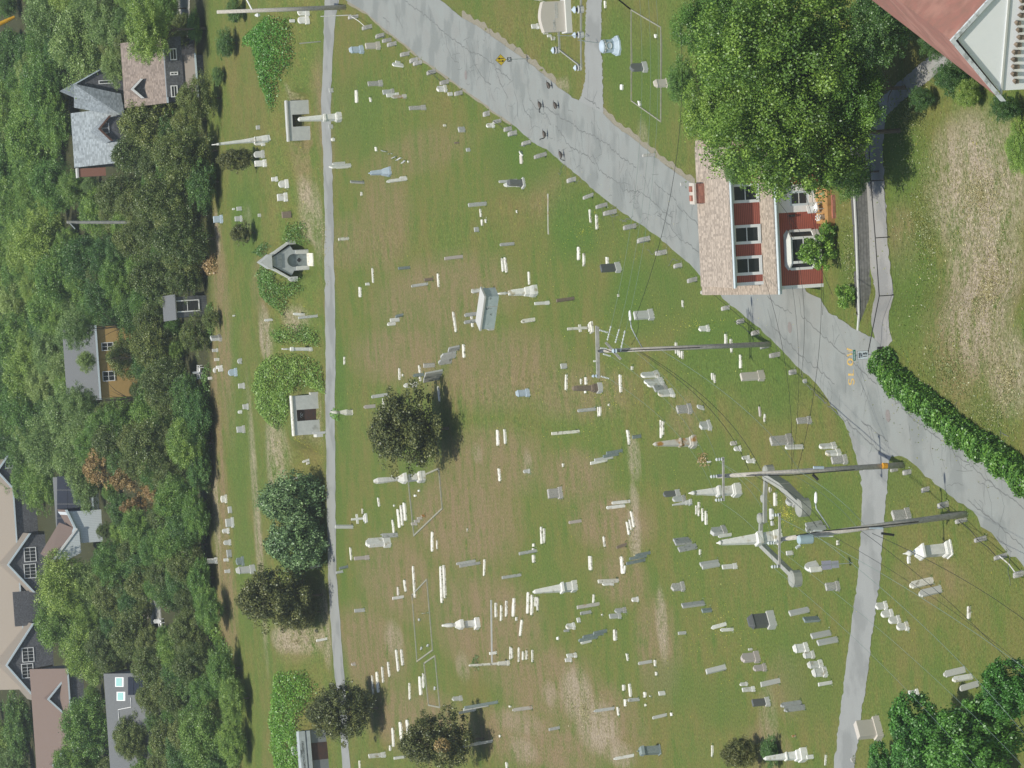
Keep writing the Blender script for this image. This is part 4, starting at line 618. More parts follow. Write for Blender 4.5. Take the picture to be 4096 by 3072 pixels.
tag(kerb([gb("B", 605, 0), gb('B', 605, 275), gb('B', 608, 575), gb('B', 420, 430), gb('B', 412, 270)], .1, .16, PCON, False).build('plot_kerb', PCON), 'pale kerb joining the cone capped posts of the triangular plot', 'kerb')
# vault box in the middle of the lawn
def vault():
    a, b = gb('C', 2100, 900), gb('C', 2060, 1180); d = a-b; yw = math.atan2(d[1], d[0]); W = float(np.linalg.norm(d[:2])); g = (a+b)/2; fr = frame(g, yw)
    r_ = root('table_vault', g, 'large cracked pale blue box vault in the middle of the lawn', 'vault'); VM = mat('veined_blue_marble', (.48, .56, .58), (.36, .44, .46), 2, .6, .8, .1, 20, 0, stain=(.12, .14, .14), sscale=2.2, slo=.62, shi=.7)
    MB().fbox(fr, -W*.5, W*.5, 0, 1.3, -.1, 1.2).build('vault_box', VM, r_); MB().fbox(fr, -W*.53, W*.53, -.08, 1.4, 1.2, 1.36).build('lid', LGRAN, r_); MB().fbox(fr, W*.18, W*.2, -.02, 0, 0, 1.2).build('front_joint', GREY, r_)
    MB().fbox(frame(fr(-W*.5, .3, 0), yw+.5), -.3, .5, -.2, .5, -.1, .5).build('broken_corner', GREY, r_)
vault()
# ---- tombs let into the bank
def tomb1():
    a = G(1216, 402); b = G(1220, 562); c = PZ(1240, 482); W = abs(a[0]-b[0]); x0 = (a[0]+b[0])/2; y0 = TOMBS[0][2]; z0 = 0.05; H = (PV(1153, 482, y0)[2]-z0)
    g = np.array([x0, y0, z0]); fr = frame(g, R(-3)); r_ = root('bank_tomb', g, 'grey concrete tomb front with dark barred gate behind the slim obelisk', 'tomb')
    b_ = MB(); b_.fbox(fr, -W/2, -.62, 0, 1.3, -.3, H*.8); b_.fbox(fr, .62, W/2, 0, 1.3, -.3, H*.8); b_.fbox(fr, -W/2, W/2, 0, 1.3, H*.8, H); b_.build('tomb_front', CONC, r_)
    MB().fbox(fr, -W/2-.06, W/2+.06, -.1, .55, H, H+.14).build('roof_slab', LGRAN, r_)
    MB().fbox(fr, -.62, .62, .7, .8, 0, H*.8).build('inner_door', DARKM, r_)
    m_ = MB()
    for i in range(7): u = -.6+i*.2; m_.loft([fr(u, .25, 0), fr(u, .25, H*.68)], .022, 5)
    for w_ in (.1, H*.35, H*.68): m_.loft([fr(-.62, .25, w_), fr(.62, .25, w_)], .025, 5)
    m_.build('gate', DARKM, r_)
tomb1()
def tomb2():
    g = PZ(1236, 1038); y0 = TOMBS[1][2]; g[1] = y0; g[2] = .08; q = lambda px, py: PV(px, py, y0); s = scl(g); H = q(1042, 1046)[2]-g[2]; fr = frame(g, R(-3))
    r_ = root('peaked_tomb', g, 'peaked grey granite tomb wrapped in ivy with arched doorway and quatrefoil', 'tomb')
    W = 83/s; WE = 148/s; he = q(1162, 965)[2]-g[2]
    wall = MB(); ah = q(1149, 1038)[2]-g[2]; aw = 52/s/2
    out = [(-W/2, -.3), (-aw, -.3), (-aw, ah-aw)]+[(-aw*math.cos(t), ah-aw+aw*math.sin(t)) for t in np.linspace(.2, math.pi-.2, 9)]+[(aw, ah-aw), (aw, -.3), (W/2, -.3), (W/2, he*.9), (WE/2*.8, he+.1), (0, H*.9), (-WE/2*.8, he+.1), (-W/2, he*.9)]
    # wall as quads either side of the arch
    left = [out[i] for i in (0, 1, 2, 3, 4, 5, 6, 7)]
    vs = []; fs = []
    for (u, w_) in out: vs += [fr(u, 0, w_), fr(u, 1.3, w_)]
    n = len(out); wall.add(vs, [tuple(2*i for i in range(n))[::-1], tuple(2*i+1 for i in range(n))]+[(2*i, 2*((i+1) % n), 2*((i+1) % n)+1, 2*i+1) for i in range(n)]); wall.build('tomb_wall', mat('tomb_granite', (.42, .45, .46), (.33, .36, .37), 2.2, .8, .7, .2, 20), r_)
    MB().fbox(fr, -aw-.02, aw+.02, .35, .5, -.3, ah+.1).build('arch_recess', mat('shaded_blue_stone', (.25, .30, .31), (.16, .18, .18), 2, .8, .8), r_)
    b = MB()
    for du, dw in ((0, 0), (.13, 0), (-.13, 0), (0, .13), (0, -.13)): b.loft([fr(du, .34, ah*.42+dw), fr(du, .31, ah*.42+dw)], .1, 10)
    b.build('quatrefoil', DARKM, r_)
    for sgn in (-1, 1):
        b = MB(); p = [fr(sgn*.25, -.25, H*.86), fr(sgn*WE/2, -.25, he)]; d = np.array(p[1])-np.array(p[0])
        b.prism([p[0], p[1], fr(sgn*WE/2, 1.2, he), fr(sgn*.25, 1.2, H*.86)] if sgn > 0 else [p[1], p[0], fr(sgn*.25, 1.2, H*.86), fr(sgn*WE/2, 1.2, he)], [(x[0], x[1], x[2]+.32) for x in ([p[0], p[1], fr(sgn*WE/2, 1.2, he), fr(sgn*.25, 1.2, H*.86)] if sgn > 0 else [p[1], p[0], fr(sgn*.25, 1.2, H*.86), fr(sgn*WE/2, 1.2, he)])]); b.build('gable_coping', LGRAN, r_)
        b = MB(); b.poly_uw(fr, [(sgn*WE/2-.25, he-.45), (sgn*WE/2+.25, he-.45), (sgn*WE/2+.25, he+.25), (sgn*WE/2, he+.5), (sgn*WE/2-.25, he+.25)], -.35, .3); b.build('coping_stop', GREY, r_)
    b = MB(); b.poly_uw(fr, [(-.75, H*.78), (.75, H*.78), (.75, H*.82), (0, H+.15), (-.75, H*.82)], -.5, 1.2); b.build('peak_block', CONC, r_)
    MB().fbox(fr, -.62, .62, -.05, .02, H*.56, H*.66).build('name_plate', GREY, r_); letters('DAVIS', frame(fr(0, -.06, 0), R(-3)), 0, H*.61, .26, LGRAN, parent=r_)
    for u in (-W/2+.25, W/2-.25): MB().fbox(fr, u-.2, u+.2, -.12, 0, -.3, he*.75).build('pilaster', LGRAN, r_)
    MB().fbox(fr, -aw, aw, -2.2, .35, -.3, .1).build('threshold', FLATW, r_)
tomb2()
def tomb3():
    g = PZ(1278, 1656); y0 = TOMBS[2][2]; g[1] = y0; q = lambda px, py: PV(px, py, y0); s = scl(g); H = q(1172, 1650)[2]; W = 158/s; fr = frame(g, R(-1)); r_ = root('bank_tomb', g, 'square concrete tomb with rust brown door and bright roof edge', 'tomb')
    b = MB(); b.fbox(fr, -W/2, -.58, 0, 1.2, -.3, H*.86); b.fbox(fr, .58, W/2, 0, 1.2, -.3, H*.86); b.fbox(fr, -W/2, W/2, 0, 1.2, H*.86+.002, H); b.build('tomb_front', CONC, r_)
    MB().fbox(fr, -W/2-.05, W/2+.05, -.12, .5, H, H+.13).build('roof_slab', FLATW, r_)
    MB().fbox(fr, -.58, .58, .3, .4, 0, H*.86).build('door', RUST, r_)
    b = MB()
    for sg in (-1, 1):
        t = np.linspace(0, 5.2, 14); b.loft([fr(sg*.12+sg*.13*math.cos(a)*(1-a/12), .28, H*.66+.13*math.sin(a)) for a in t], .03, 5)
    b.build('scroll_ornament', GREY, r_)
    MB().fbox(fr, -W/2, W/2*.96, -1.4, 0, -.1, .05).build('apron', mat('pale_concrete', (.50, .47, .43), (.44, .42, .39), 3, .9), r_)
    MB().fbox(fr, -W/2-.3, -W/2, -1.1, .3, -.1, .75).build('side_cheek', LGRAN, r_); MB().fbox(fr, W/2, W/2+.25, -.2, .6, -.1, .9).build('side_cheek', LGRAN, r_)
tomb3()
def tomb4():
    g = PZ(1312, 3000); y0 = TOMBS[3][2]; g[1] = y0; q = lambda px, py: PV(px, py, y0); s = scl(g); H = q(1200, 3000)[2]; fr = frame(g, R(3)); r_ = root('receiving_tomb', g, 'blue grey granite tomb with long engraved lintel at the bottom edge', 'tomb')
    u0, u1 = -95/s, 85/s; GM = mat('blue_grey_granite', (.44, .49, .51), (.34, .38, .40), 2.5, .8, .7, .1, 20, stain=(.22, .26, .27), sscale=.9)
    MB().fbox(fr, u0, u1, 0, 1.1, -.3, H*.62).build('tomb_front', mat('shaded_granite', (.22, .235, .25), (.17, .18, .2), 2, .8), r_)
    MB().fbox(fr, u0, u1, -.3, 1.0, H*.62, H*.74).build('cornice', GM, r_); MB().fbox(fr, u0+.1, u1-.1, -.05, 1.0, H*.74, H*.8).build('dark_course', GREY, r_)
    MB().fbox(fr, u0+.4, u1, -.3, 1.0, H*.8, H*1.02).build('lintel', GM, r_); letters('HAMILTON CEMETERY', frame(fr(0, -.31, 0), R(3)), -.3, H*.91, .3, BLACK, parent=r_)
    letters('TOMB', frame(fr(0, -.31, 0), R(3)), 0, H*.985, .2, BLACK, parent=r_)
    MB().fbox(fr, -.9, .9, -.04, 0, 0, H*.6).build('door', RUST, r_)
    g2 = G(1192, 3002); f2 = frame(g2, R(5)); r2 = root('date_stone', g2, 'small pale dated block standing in ivy above the bottom edge tomb', 'stone'); b = MB(); b.poly_uw(f2, [(-.45, -.2), (.45, -.2), (.45, .6), (0, .68), (-.45, .6)], -.2, .25); b.build('block', LGRAN, r2); letters('1878', frame(f2(0, -.21, 0), R(5)), 0, .28, .3, BLACK, parent=r2)
tomb4()
# ---- timber retaining wall and pipe railing beside the lower lane
def retaining():
    bot = [(3440, 420), (3458, 560), (3476, 900), (3488, 1256)]; P = [PZ(x, y, -.9) for x, y in bot]
    g = P[2]; r_ = root('retaining_wall', g, 'long grey weathered timber retaining wall below the red house lawn', 'wall'); mb = MB(); cp = MB(); WM = stripes('weathered_wall_boards', (.20, .20, .19), (.08, .08, .08), .22, 2, .85, .9, .6)
    P.append(G(3433, 1322)); 
    for a, b in zip(P[:-1], P[1:]):
        a = np.array(a); b = np.array(b); d = (b-a)[:2]; d /= np.linalg.norm(d); nr = np.array([-d[1], d[0]])*.3
        if nr[1] < 0: nr = -nr
        for m_, z0, z1, k, o in ((mb, -1.2, -.02, 2.9, 0), (cp, -.02, .07, .5, .04)):
            bt = [(a[0]-nr[0]/.3*o, a[1]-nr[1]/.3*o, z0), (b[0]-nr[0]/.3*o, b[1]-nr[1]/.3*o, z0), (b[0]+nr[0]*k, b[1]+nr[1]*k, z0), (a[0]+nr[0]*k, a[1]+nr[1]*k, z0)]; m_.prism(bt, [(p[0], p[1], z1) for p in bt])
    mb.build('timber_face', WM, r_); cp.build('coping', LGRAN, r_)
    pts = [(3528, 480), (3542, 720), (3560, 948), (3576, 1180), (3530, 1412)]
    r2 = root('pipe_railing', G(3560, 948), 'low dark pipe railing along the near edge of the lower lane', 'railing'); Q = [G(*p) for p in pts]; b = MB()
    tops = [q+np.array([0, 0, 1.05]) for q in Q]; b.loft(tops, .035, 6); b.build('top_rail', DARKM, r2)
    for q in Q[1:-1]: MB().loft([q, q+np.array([0, 0, 1.05])], .035, 6).build('post', DARKM, r2)
    x = G(3534, 1393); f = frame(x, 0); MB_ = MB(); MB_.fbox(f, -.12, .12, -.1, .1, 0, .42); tag(MB_.build('utility_box', DARKM), 'small black utility box at the hedge end beside the speed sign post', 'utility box')
retaining()
# ---- signs
def plate(fr, cu, cw, W, H, m, r_, name, v=0): return MB().fbox(fr, cu-W/2, cu+W/2, v-.015, v, cw-H/2, cw+H/2).build(name, m, r_)
YEL = mat('yellow_sign', (.62, .46, .03), (.52, .38, .03), 5, .5, .4); GRN = mat('green_sign', (.02, .22, .14), (.02, .18, .11), 5, .5, .5); WS = mat('sign_white', (.72, .80, .85), (.68, .76, .82), 3, .5, .4); BLK = mat('sign_black', (.02, .02, .02), None, 3, .5, 0)
def signs():
    g = G(2120, 234); s = scl(g); fr = frame(g, R(2)); r_ = root('warning_sign', g, 'yellow diamond two way arrows sign above a small black plate', 'sign')
    zc = (PV(2003, 238, g[1])[2]-g[2]); d = 46/s/2; MB().loft([g, g+np.array([0, 0, zc+.3])], .035, 6).build('post', METAL, r_)
    for nm, k, v, m in (('black_border', 1.0, -.03, BLK), ('sign_face', .93, -.045, YEL)): b = MB(); b.poly_uw(fr, [(0, zc-d*k), (d*k, zc), (0, zc+d*k), (-d*k, zc)], v, v+.012); b.build(nm, m, r_)
    b = MB()
    for u, sg in ((.11, 1), (-.11, -1)):
        b.poly_uw(fr, [(u-.03, zc-.25), (u+.03, zc-.25), (u+.03, zc+.25), (u-.03, zc+.25)], -.05, -.046); t = zc+sg*.27; b.poly_uw(fr, [(u-.1, t-sg*.16), (u+.1, t-sg*.16), (u, t)][::sg], -.053, -.049)
    b.build('arrows', BLK, r_); z2 = PV(2037, 237, g[1])[2]-g[2]; plate(fr, 0, z2, .36, .36, BLK, r_, 'small_plate', -.03); letters('30', frame(fr(0, -.05, 0), R(2)), 0, z2, .26, WS, parent=r_)
    g = G(3532, 1414); s = scl(g); fr = frame(g, R(-8)); r_ = root('speed_sign', g, 'white SPEED LIMIT 15 sign under a small green street name sign', 'sign')
    zc = PV(3450, 1419, g[1])[2]-g[2]; W = 34/s; H = 42/s/.94; MB().loft([g, g+np.array([0, 0, zc+.65])], .035, 6).build('post', METAL, r_); plate(fr, 0, zc, W, H, BLK, r_, 'sign_edge', -.03); plate(fr, 0, zc, W-.03, H-.03, WS, r_, 'sign_face', -.05)
    f2 = frame(fr(0, -.07, 0), R(-8)); letters('SPEED', f2, 0, zc+H*.34, .13, BLK, parent=r_); letters('LIMIT', f2, 0, zc+H*.15, .13, BLK, parent=r_); letters('15', f2, 0, zc-H*.2, .36, BLK, parent=r_)
    z2 = PV(3417, 1421, g[1])[2]-g[2]; plate(fr, .02, z2, 44/s, .17, GRN, r_, 'street_name_blade', -.03); letters('CEMETERY RD', frame(fr(0, -.05, 0), R(-8)), 0, z2, .09, WS, parent=r_)
    g = gb('G', 735, 1545); s = scl(g); fr = frame(g, R(10)); r_ = root('sign_back', g, 'lavender grey backs of two stacked signs on a thin post', 'sign'); H = (735-455)*K/s/.95; MB().loft([g, g+np.array([0, 0, H])], .03, 6).build('post', METAL, r_)
    plate(fr, 0, H*.82, .62, H*.3, mat('sign_back_metal', (.36, .36, .44), (.32, .32, .40), 3, .5), r_, 'upper_plate', .05); plate(fr, 0, H*.55, .5, H*.22, mat('sign_back_metal2', (.38, .40, .45), None, 3, .5), r_, 'lower_plate', .05)
    g = gb('B', 950, 376+70); 
    g = gb('A', 822, 130); s = scl(g); tag(MB().loft([g, g+np.array([0, 0, 270*K/s])], .05, 8).build('gate_pole', WHITE), 'thin white upright pole beside the start of the far footpath', 'pole')
    g = G(2395, 172); tag(MB().loft([g, PV(2312, 160, g[1])], .035, 6).build('slim_post', METAL), 'slim dark leaning post behind the blue zinc monument', 'pole')
    g = G(2360, 145); tag(MB().loft([g, PV(2228, 142, g[1])], .03, 6).build('slim_post', METAL), 'thin faint grey pole beside a cone capped post', 'pole')
    g = gb('A', 560, 358); tag(MB().loft([g, g+np.array([-.1, 0, 2.2])], .06, 6).build('slim_post', WOODG), 'dark thin post on the bank edge by the green ivy mound', 'pole')
    g = gb('D', 540, 975); 
signs()
# zinc fountain-like monument beside the side lane
def zincmon():
    g = gb('B', 930, 390); s = scl(g); g = g+np.array([0, .5, 0]); k = K/s; r_ = root('zinc_monument', g, 'round domed pale blue zinc monument with wreath panel by the side lane', 'monument'); c = (g[0], g[1]); z = lambda x: g[2]+(930-x-12)*k
    for n_, pr, n in (('base', [(925, 86), (905, 86), (900, 80), (868, 62)], 8), ('die_block', [(866, 56), (800, 56)], 8), ('band', [(800, 60), (788, 60)], 12), ('dome', [(788, 60), (774, 56), (760, 40), (752, 12)], 14)):
        b = MB(); rows = [(z(x), w_*k) for x, w_ in pr]; rows[0] = (rows[0][0]-(.15 if n_ == 'base' else 0), rows[0][1]); b.rings(c, rows, n); b.build(n_, ZINC if n_ != 'band' else GREY, r_, smooth=n > 8)
    b = MB(); fr = frame(g, 0); b.loft([fr(30*k*math.cos(a), -57*k, (930-835)*k+24*k*math.sin(a)) for a in np.linspace(0, 6.28, 20)], 4*k, 6); b.build('wreath', GREY, r_)
zincmon()
# ---------------------------------------------------------------- utility poles and wires
def insul(mb, p, r=.1, h=.3, n=4, axis=None):
    p = np.array(p, float); ax = np.array(axis if axis is not None else (0, 0, 1.0), float); pts = []; rad = []
    for i in range(n*2+1): pts.append(p+ax*h*i/(n*2)); rad.append(r if i % 2 else r*.45)
    mb.loft(pts, rad, 8)
def pole(base, tip, r0, r1, lab, cross=(), name='utility_pole'):
    g = G(*base); t = PV(*tip, g[1]); r_ = root(name, g, lab, 'utility pole', 'timber utility poles along the road'); b = MB(); b.loft([g-np.array([0, 0, .2]), g+(t-g)*.5, t], [r0, (r0+r1)/2, r1], 12); b.build('shaft', WOODP, r_, smooth=True)
    return r_, g, t
def arm(r_, g, a, b, off=-.12, w_=.06, h=.065, name='crossarm'):
    A = PV(*a, g[1]+off); B = PV(*b, g[1]+off); m = MB(); d = (B-A)/np.linalg.norm(B-A); n = np.array([0, 1.0, 0]); u = np.cross(d, n)
    c = [A-n*w_-u*h, A+n*w_-u*h, A+n*w_+u*h, A-n*w_+u*h]; e = [x+(B-A) for x in c]; m.prism(c, e); m.build(name, WOODG, r_); return A, B
def lamp(r_, g, pts, head):
    P = [PV(*p, g[1]-.15) for p in pts]; MB().loft(P, .045, 8).build('lamp_arm', METAL, r_, smooth=True)
    a, b = PV(*head[0], g[1]-.15), PV(*head[1], g[1]-.15); d = b-a; MB().loft([a, a+d*.15, a+d*.5, a+d*.85, b], [(.06, .06), (.14, .1), (.17, .1), (.13, .08), (.02, .02)], 10).build('lamp_head', WPAINT, r_, smooth=True)
def z7(x, y): return (2300+x*.229, 1260+y*.229)
def z8(x, y): return (2800+x*.3254, 1820+y*.3254)
g_ = lambda reg, x, y: (REG[reg][0]+x*K, REG[reg][1]+y*K)
rA, gA, tA = pole(g_('D', 2235, 1315), z7(380, 632), .19, .13, 'tall pole with double crossarm whose lamp arm reaches up, middle of the lawn')
arm(rA, gA, z7(370, 188), z7(392, 1100), -.22); arm(rA, gA, z7(402, 205), z7(420, 1105), .2); arm(rA, gA, z7(535, 478), z7(800, 775), -.25, .06, .08, 'lower_crossarm')
ins = []
for a, b in (((425, 262), (575, 305)), ((630, 190), (565, 445)), ((775, 245), (705, 490)), ((875, 270), (795, 640)), ((490, 680), (625, 718)), ((450, 1070), (600, 1110)), ((440, 575), (560, 590))):
    A, B = PV(*z7(*a), gA[1]-.3), PV(*z7(*b), gA[1]-.3); m = MB(); n = 12; m.loft([A+(B-A)*i/n for i in range(n+1)], [.075 if i % 2 else .03 for i in range(n+1)], 7); m.build('insulator_string', CER, rA)
m = MB(); c = PV(*z7(715, 625), gA[1]-.35); insul(m, c+np.array([0, 0, -.1]), .17, .4, 2); m.build('cutout_device', ZINC, rA)
m = MB(); c = PV(*z7(395, 1062), gA[1]-.2); insul(m, c, .12, .42, 2); m.build('arrester', ZINC, rA)
lamp(rA, gA, [z7(1170, 562), z7(1060, 370), z7(985, 220), z7(968, 100)], (z7(970, 100), z7(955, -85)))
MB().loft([PV(*z7(430, 560), gA[1]-.3), PV(*z7(620, 640), gA[1]-.3), PV(*z7(1100, 610), gA[1]-.2), PV(*z7(2180, 570), gA[1]-.24)], .035, 6).build('conduit', DARKM, rA)
rB, gB, tB = pole(g_('G', 1175, 700), z8(215, 262), .2, .13, 'weathered pole with short crossarm and orange tag, standing at the lane corner')
arm(rB, gB, z8(285, 25), z8(290, 565), -.2); m = MB()
for p in ((240, 50), (175, 260), (235, 548)): A = PV(*z8(p[0]+40, p[1]), gB[1]-.2); m2 = MB(); insul(m2, A, .12, .5, 3); m2.build('insulator', CER, rB)
MB().loft([PV(*z8(1395, 155), gB[1]-.2), PV(*z8(1520, 155), gB[1]-.2)], [.1, .1], 8).build('equipment_can', ZINC, rB); MB().loft([PV(*z8(1385, 240), gB[1]-.3), PV(*z8(1450, 305), gB[1]-.3)], [.1, .1], 8).build('splice_case', DARKM, rB)
MB().loft([PV(*z8(570, 250), gB[1]-.25), PV(*z8(1100, 250), gB[1]-.25), PV(*z8(1900, 180), gB[1]-.27)], .03, 6).build('conduit', DARKM, rB)
a = PV(*g_('G', 990, 706), gB[1]-.2); b = PV(*g_('G', 1028, 706), gB[1]-.2); MB().loft([a, b], .2, 10).build('orange_tag', mat('orange_tag', (.7, .35, .03), None, 3, .6), rB)
f = frame((0, 0, 0), 0); a = PV(*g_('G', 830, 770), gB[1]-.1); b = PV(*g_('G', 970, 735), gB[1]-.1); MB().fbox(frame(b, 0), -.02, .26, 0, .12, 0, float(a[2]-b[2])).build('pole_box', GREY, rB)
rC, gC, tC = pole(g_('G', 1718, 1122), z8(955, 1042), .21, .14, 'pole with transformer can and lamp arm nearest the bottom right road')
arm(rC, gC, z8(978, 712), z8(975, 1385), -.2)
for p in ((915, 735), (860, 1078), (905, 1368)): A = PV(*z8(p[0]+60, p[1]), gC[1]-.2); m2 = MB(); insul(m2, A, .12, .5, 3); m2.build('insulator', CER, rC)
a, b = PV(*z8(1385, 1030), gC[1]-.45), PV(*z8(1205, 1042), gC[1]-.45); m = MB(); m.loft([a, a+(b-a)*.05, a+(b-a)*.92, b], [.27, .3, .3, .24], 16); m.build('transformer', mat('transformer_blue', (.40, .52, .58), (.34, .46, .52), 3, .4, stain=(.06, .07, .08), sscale=3, slo=.66), rC, smooth=False)
a = PV(*z8(1180, 1145), gC[1]-.5); m = MB(); m.loft([PV(*z8(1230, 1110), gC[1]-.5), a], [.1, .1], 8); m.build('bushing', CER, rC)
lamp(rC, gC, [z8(1600, 905), z8(1500, 760), z8(1430, 660), z8(1420, 590)], (z8(1424, 595), z8(1425, 450)))
MB().loft([PV(*z8(1180, 990), gC[1]-.25), PV(*z8(1500, 935), gC[1]-.28), PV(*z8(2150, 880), gC[1]-.3), PV(*g_('G', 1300, 1190), gC[1]-.25)], .04, 6).build('conduit', DARKM, rC)
MB().loft([PV(*z8(1400, 1005), gC[1]-.3), PV(*z8(1640, 998), gC[1]-.3)], .05, 6).build('white_conduit', WPAINT, rC); MB().loft([PV(*z8(1400, 930), gC[1]-.5), PV(*z8(1500, 930), gC[1]-.5)], .06, 6).build('cutout_fuse', CER, rC)
for i, (u, v) in enumerate(((880, 1240), (980, 1290))): A = PV(*g_('G', u, v), gC[1]-.2); B = PV(*g_('G', u+110, v+ (5 if i == 0 else 15)), gC[1]-.2); MB().loft([A, B], .08, 8).build('cable_closure', ZINC if i == 0 else DARKM, rC)
gD0 = G(*g_('A', 780, 62)); rD, gD, tD = pole(g_('A', 775, 62), (868, 48), .24, .17, 'tall pole crossing the ivy mound at the top edge, next to the white gate pole')
MB().loft([PV(1008, 38, gD[1]-.1), PV(980, -15, gD[1]-.1)], .08, 8).build('lamp_arm', WPAINT, rD); m = MB(); c = PV(1040, 60, gD[1]-.35); insul(m, c, .2, .5, 1); m.build('white_can', WPAINT, rD)
gE = G(640, 889); tE = PV(268, 889, gE[1]); rE = root('utility_pole', gE, 'grey pole poking out of the far pine trees at the left', 'utility pole', 'timber utility poles along the road'); MB().loft([gE, tE], [.2, .17], 10).build('shaft', WOODG, rE); MB().loft([PV(280, 893, gE[1]-.2), PV(300, 915, gE[1]-.2)], .07, 6).build('bracket', METAL, rE)
gS = G(1385-0, 28); 
def wire(a, b, sag, r, lab, m=None):
    a, b = np.array(a, float), np.array(b, float); pts = []
    for i in range(15): t = i/14; p = a+(b-a)*t; p[2] -= sag*4*t*(1-t); pts.append(p)
    tag(MB().loft(pts, r*.48, 5, cap=False).build('overhead_wire', m or GW), lab, 'wire', 'overhead wires between the poles')
GW = mat('green_grey_wire', (.20, .27, .24), (.16, .22, .20), 3, .6); BW = mat('black_wire', (.02, .025, .025), None, 3, .6)
def wp(px, py, z): return PZ(px, py, z)
hA = float(tA[2]); hB = float(tB[2]); hC = float(tC[2])
for i, (s, e) in enumerate((((630, 190), (2555, -60)), ((775, 235), (2590, -60)), ((890, 262), (2622, -60)))):
    wire(PV(*z7(*s), gA[1]-.3), wp(*e, hA+1.2), 1.0, .022, ['leftmost', 'middle', 'rightmost'][i]+' of three thin wires rising from the tall middle pole to the top edge')
wire(PV(*z7(985, 520), gA[1]-.3), PV(*z7(1075, 0), gA[1]-.3), .3, .03, 'short black drop lead curling behind the lamp arm of the middle pole', BW)
wire(PV(*z7(1075, 0), gA[1]-.3), wp(2722, 100, 10), 1.2, .035, 'thick black cable running from the middle pole up past the red house chimney', BW)
X = [(z7(600, 1115), z8(205, 560), 'lowest thin wire between the middle pole and the short crossarm'), (z7(628, 722), z8(140, 262), 'middle thin wire from the middle pole to the short crossarm pole tip'), (z7(580, 305), z8(205, 60), 'upper thin wire from the middle pole to the short crossarm')]
for a, b, l in X: wire(PV(*a, gA[1]-.3), PV(*b, gB[1]-.2), 1.3, .02, l)
for k, (a, b, l) in enumerate(((z7(1120, 640), z8(600, 190), 'black twisted cable leaving the middle pole toward the short crossarm pole'), (z7(1150, 640), z8(745, 180), 'second black twisted cable just above its twin'))): wire(PV(*a, gA[1]-.25), PV(*b, gB[1]-.3), 1.2, .035, l, BW)
wire(PV(*z7(1500, 610), gA[1]-.2), PV(*z8(1220, 180), gB[1]-.3), 1.0, .028, 'pale green cable from half way up the middle pole', GW)
wire(PV(*z8(240, 90), gB[1]-.2), PV(*z8(930, 760), gC[1]-.2), .7, .02, 'thin upper wire between the two bottom right poles')
wire(PV(*z8(235, 570), gB[1]-.2), PV(*z8(910, 1385), gC[1]-.2), .8, .02, 'thin lower wire between the two bottom right poles')
wire(PV(*z8(300, 130), gB[1]-.2), PV(*z8(870, 1090), gC[1]-.2), .8, .02, 'thin middle wire between the two bottom right poles')
wire(PV(*z8(650, 240), gB[1]-.25), PV(*z8(1440, 890), gC[1]-.3), .5, .035, 'left black cable between the two bottom right poles', BW)
wire(PV(*z8(770, 260), gB[1]-.25), PV(*z8(1560, 900), gC[1]-.3), .5, .035, 'right black cable between the two bottom right poles', BW)
wire(PV(*z8(1200, 190), gB[1]-.25), PV(*g_('G', 850, 1240), gC[1]-.25), .4, .03, 'dark green cable crossing below the black cables between the poles', GW)
wire(PV(*z8(1130, 230), gB[1]-.25), PV(*g_('G', 760, 1230), gC[1]-.25), .4, .022, 'fine cable beside the dark green one')
for i, (s, e, zz, r, m, l) in enumerate(((z8(990, 780), (4200, 2750), 12.5, .028, GW, 'upper wire leaving the transformer pole to the bottom right corner'), (z8(900, 1110), (4200, 3180), 12.0, .02, GW, 'middle wire leaving the transformer pole across the lane'), (z8(910, 1390), (4050, 3250), 12.0, .02, GW, 'lowest wire leaving the transformer pole'),
        (g_('G', 900, 1290), (4200, 2560), 8.0, .035, BW, 'thick black cable leaving low on the transformer pole to the right edge'), (g_('G', 800, 1265), (4200, 2840), 8.0, .03, BW, 'second black cable leaving low on the transformer pole'), (g_('G', 560, 1315), (4200, 2760), 9.0, .025, BW, 'thinner black cable under the transformer leaving to the right'),
        (g_('G', 420, 1310), (4150, 3000), 10.0, .028, GW, 'pale cable beside the transformer leaving to the bottom right'))):
    wire(PV(*s, gC[1]-.3), wp(*e, zz), .8, r, l, m)
wire(PV(*z8(1200, 180), gB[1]-.25), wp(3285, 1156-40, 3.0), .5, .03, 'service drop from the lane corner pole to the red house corner', BW)
wire(PV(*z8(1120, 200), gB[1]-.25), wp(3170, 1150, 3.4), .5, .022, 'thinner service drop beside the first one', BW)
wire(wp(3055, 1105, 4.2), PV(*g_('G', 205, 690), gB[1]-.3), .6, .028, 'black service wire across the road to the house gable', BW)
wire(PV(*g_('D', 1720, 870), gA[1]), PV(*g_('D', 2200, 1290), gA[1]-.2), .1, .03, 'dark guy wire in front of the roadside posts', BW)
wire(wp(2925, 600, 9), wp(3330, 1180, 5.5), .8, .028, 'black wire slanting across the dormer windows of the red house', BW)
wire(wp(3190, 700, 8), wp(3290, 1260, 5), .6, .028, 'black wire slanting across the red house door', BW)
wire(wp(3150, 860, 7.5), wp(3205, 1500, 7), .6, .028, 'black wire in front of the bay window running down to the lane corner', BW)
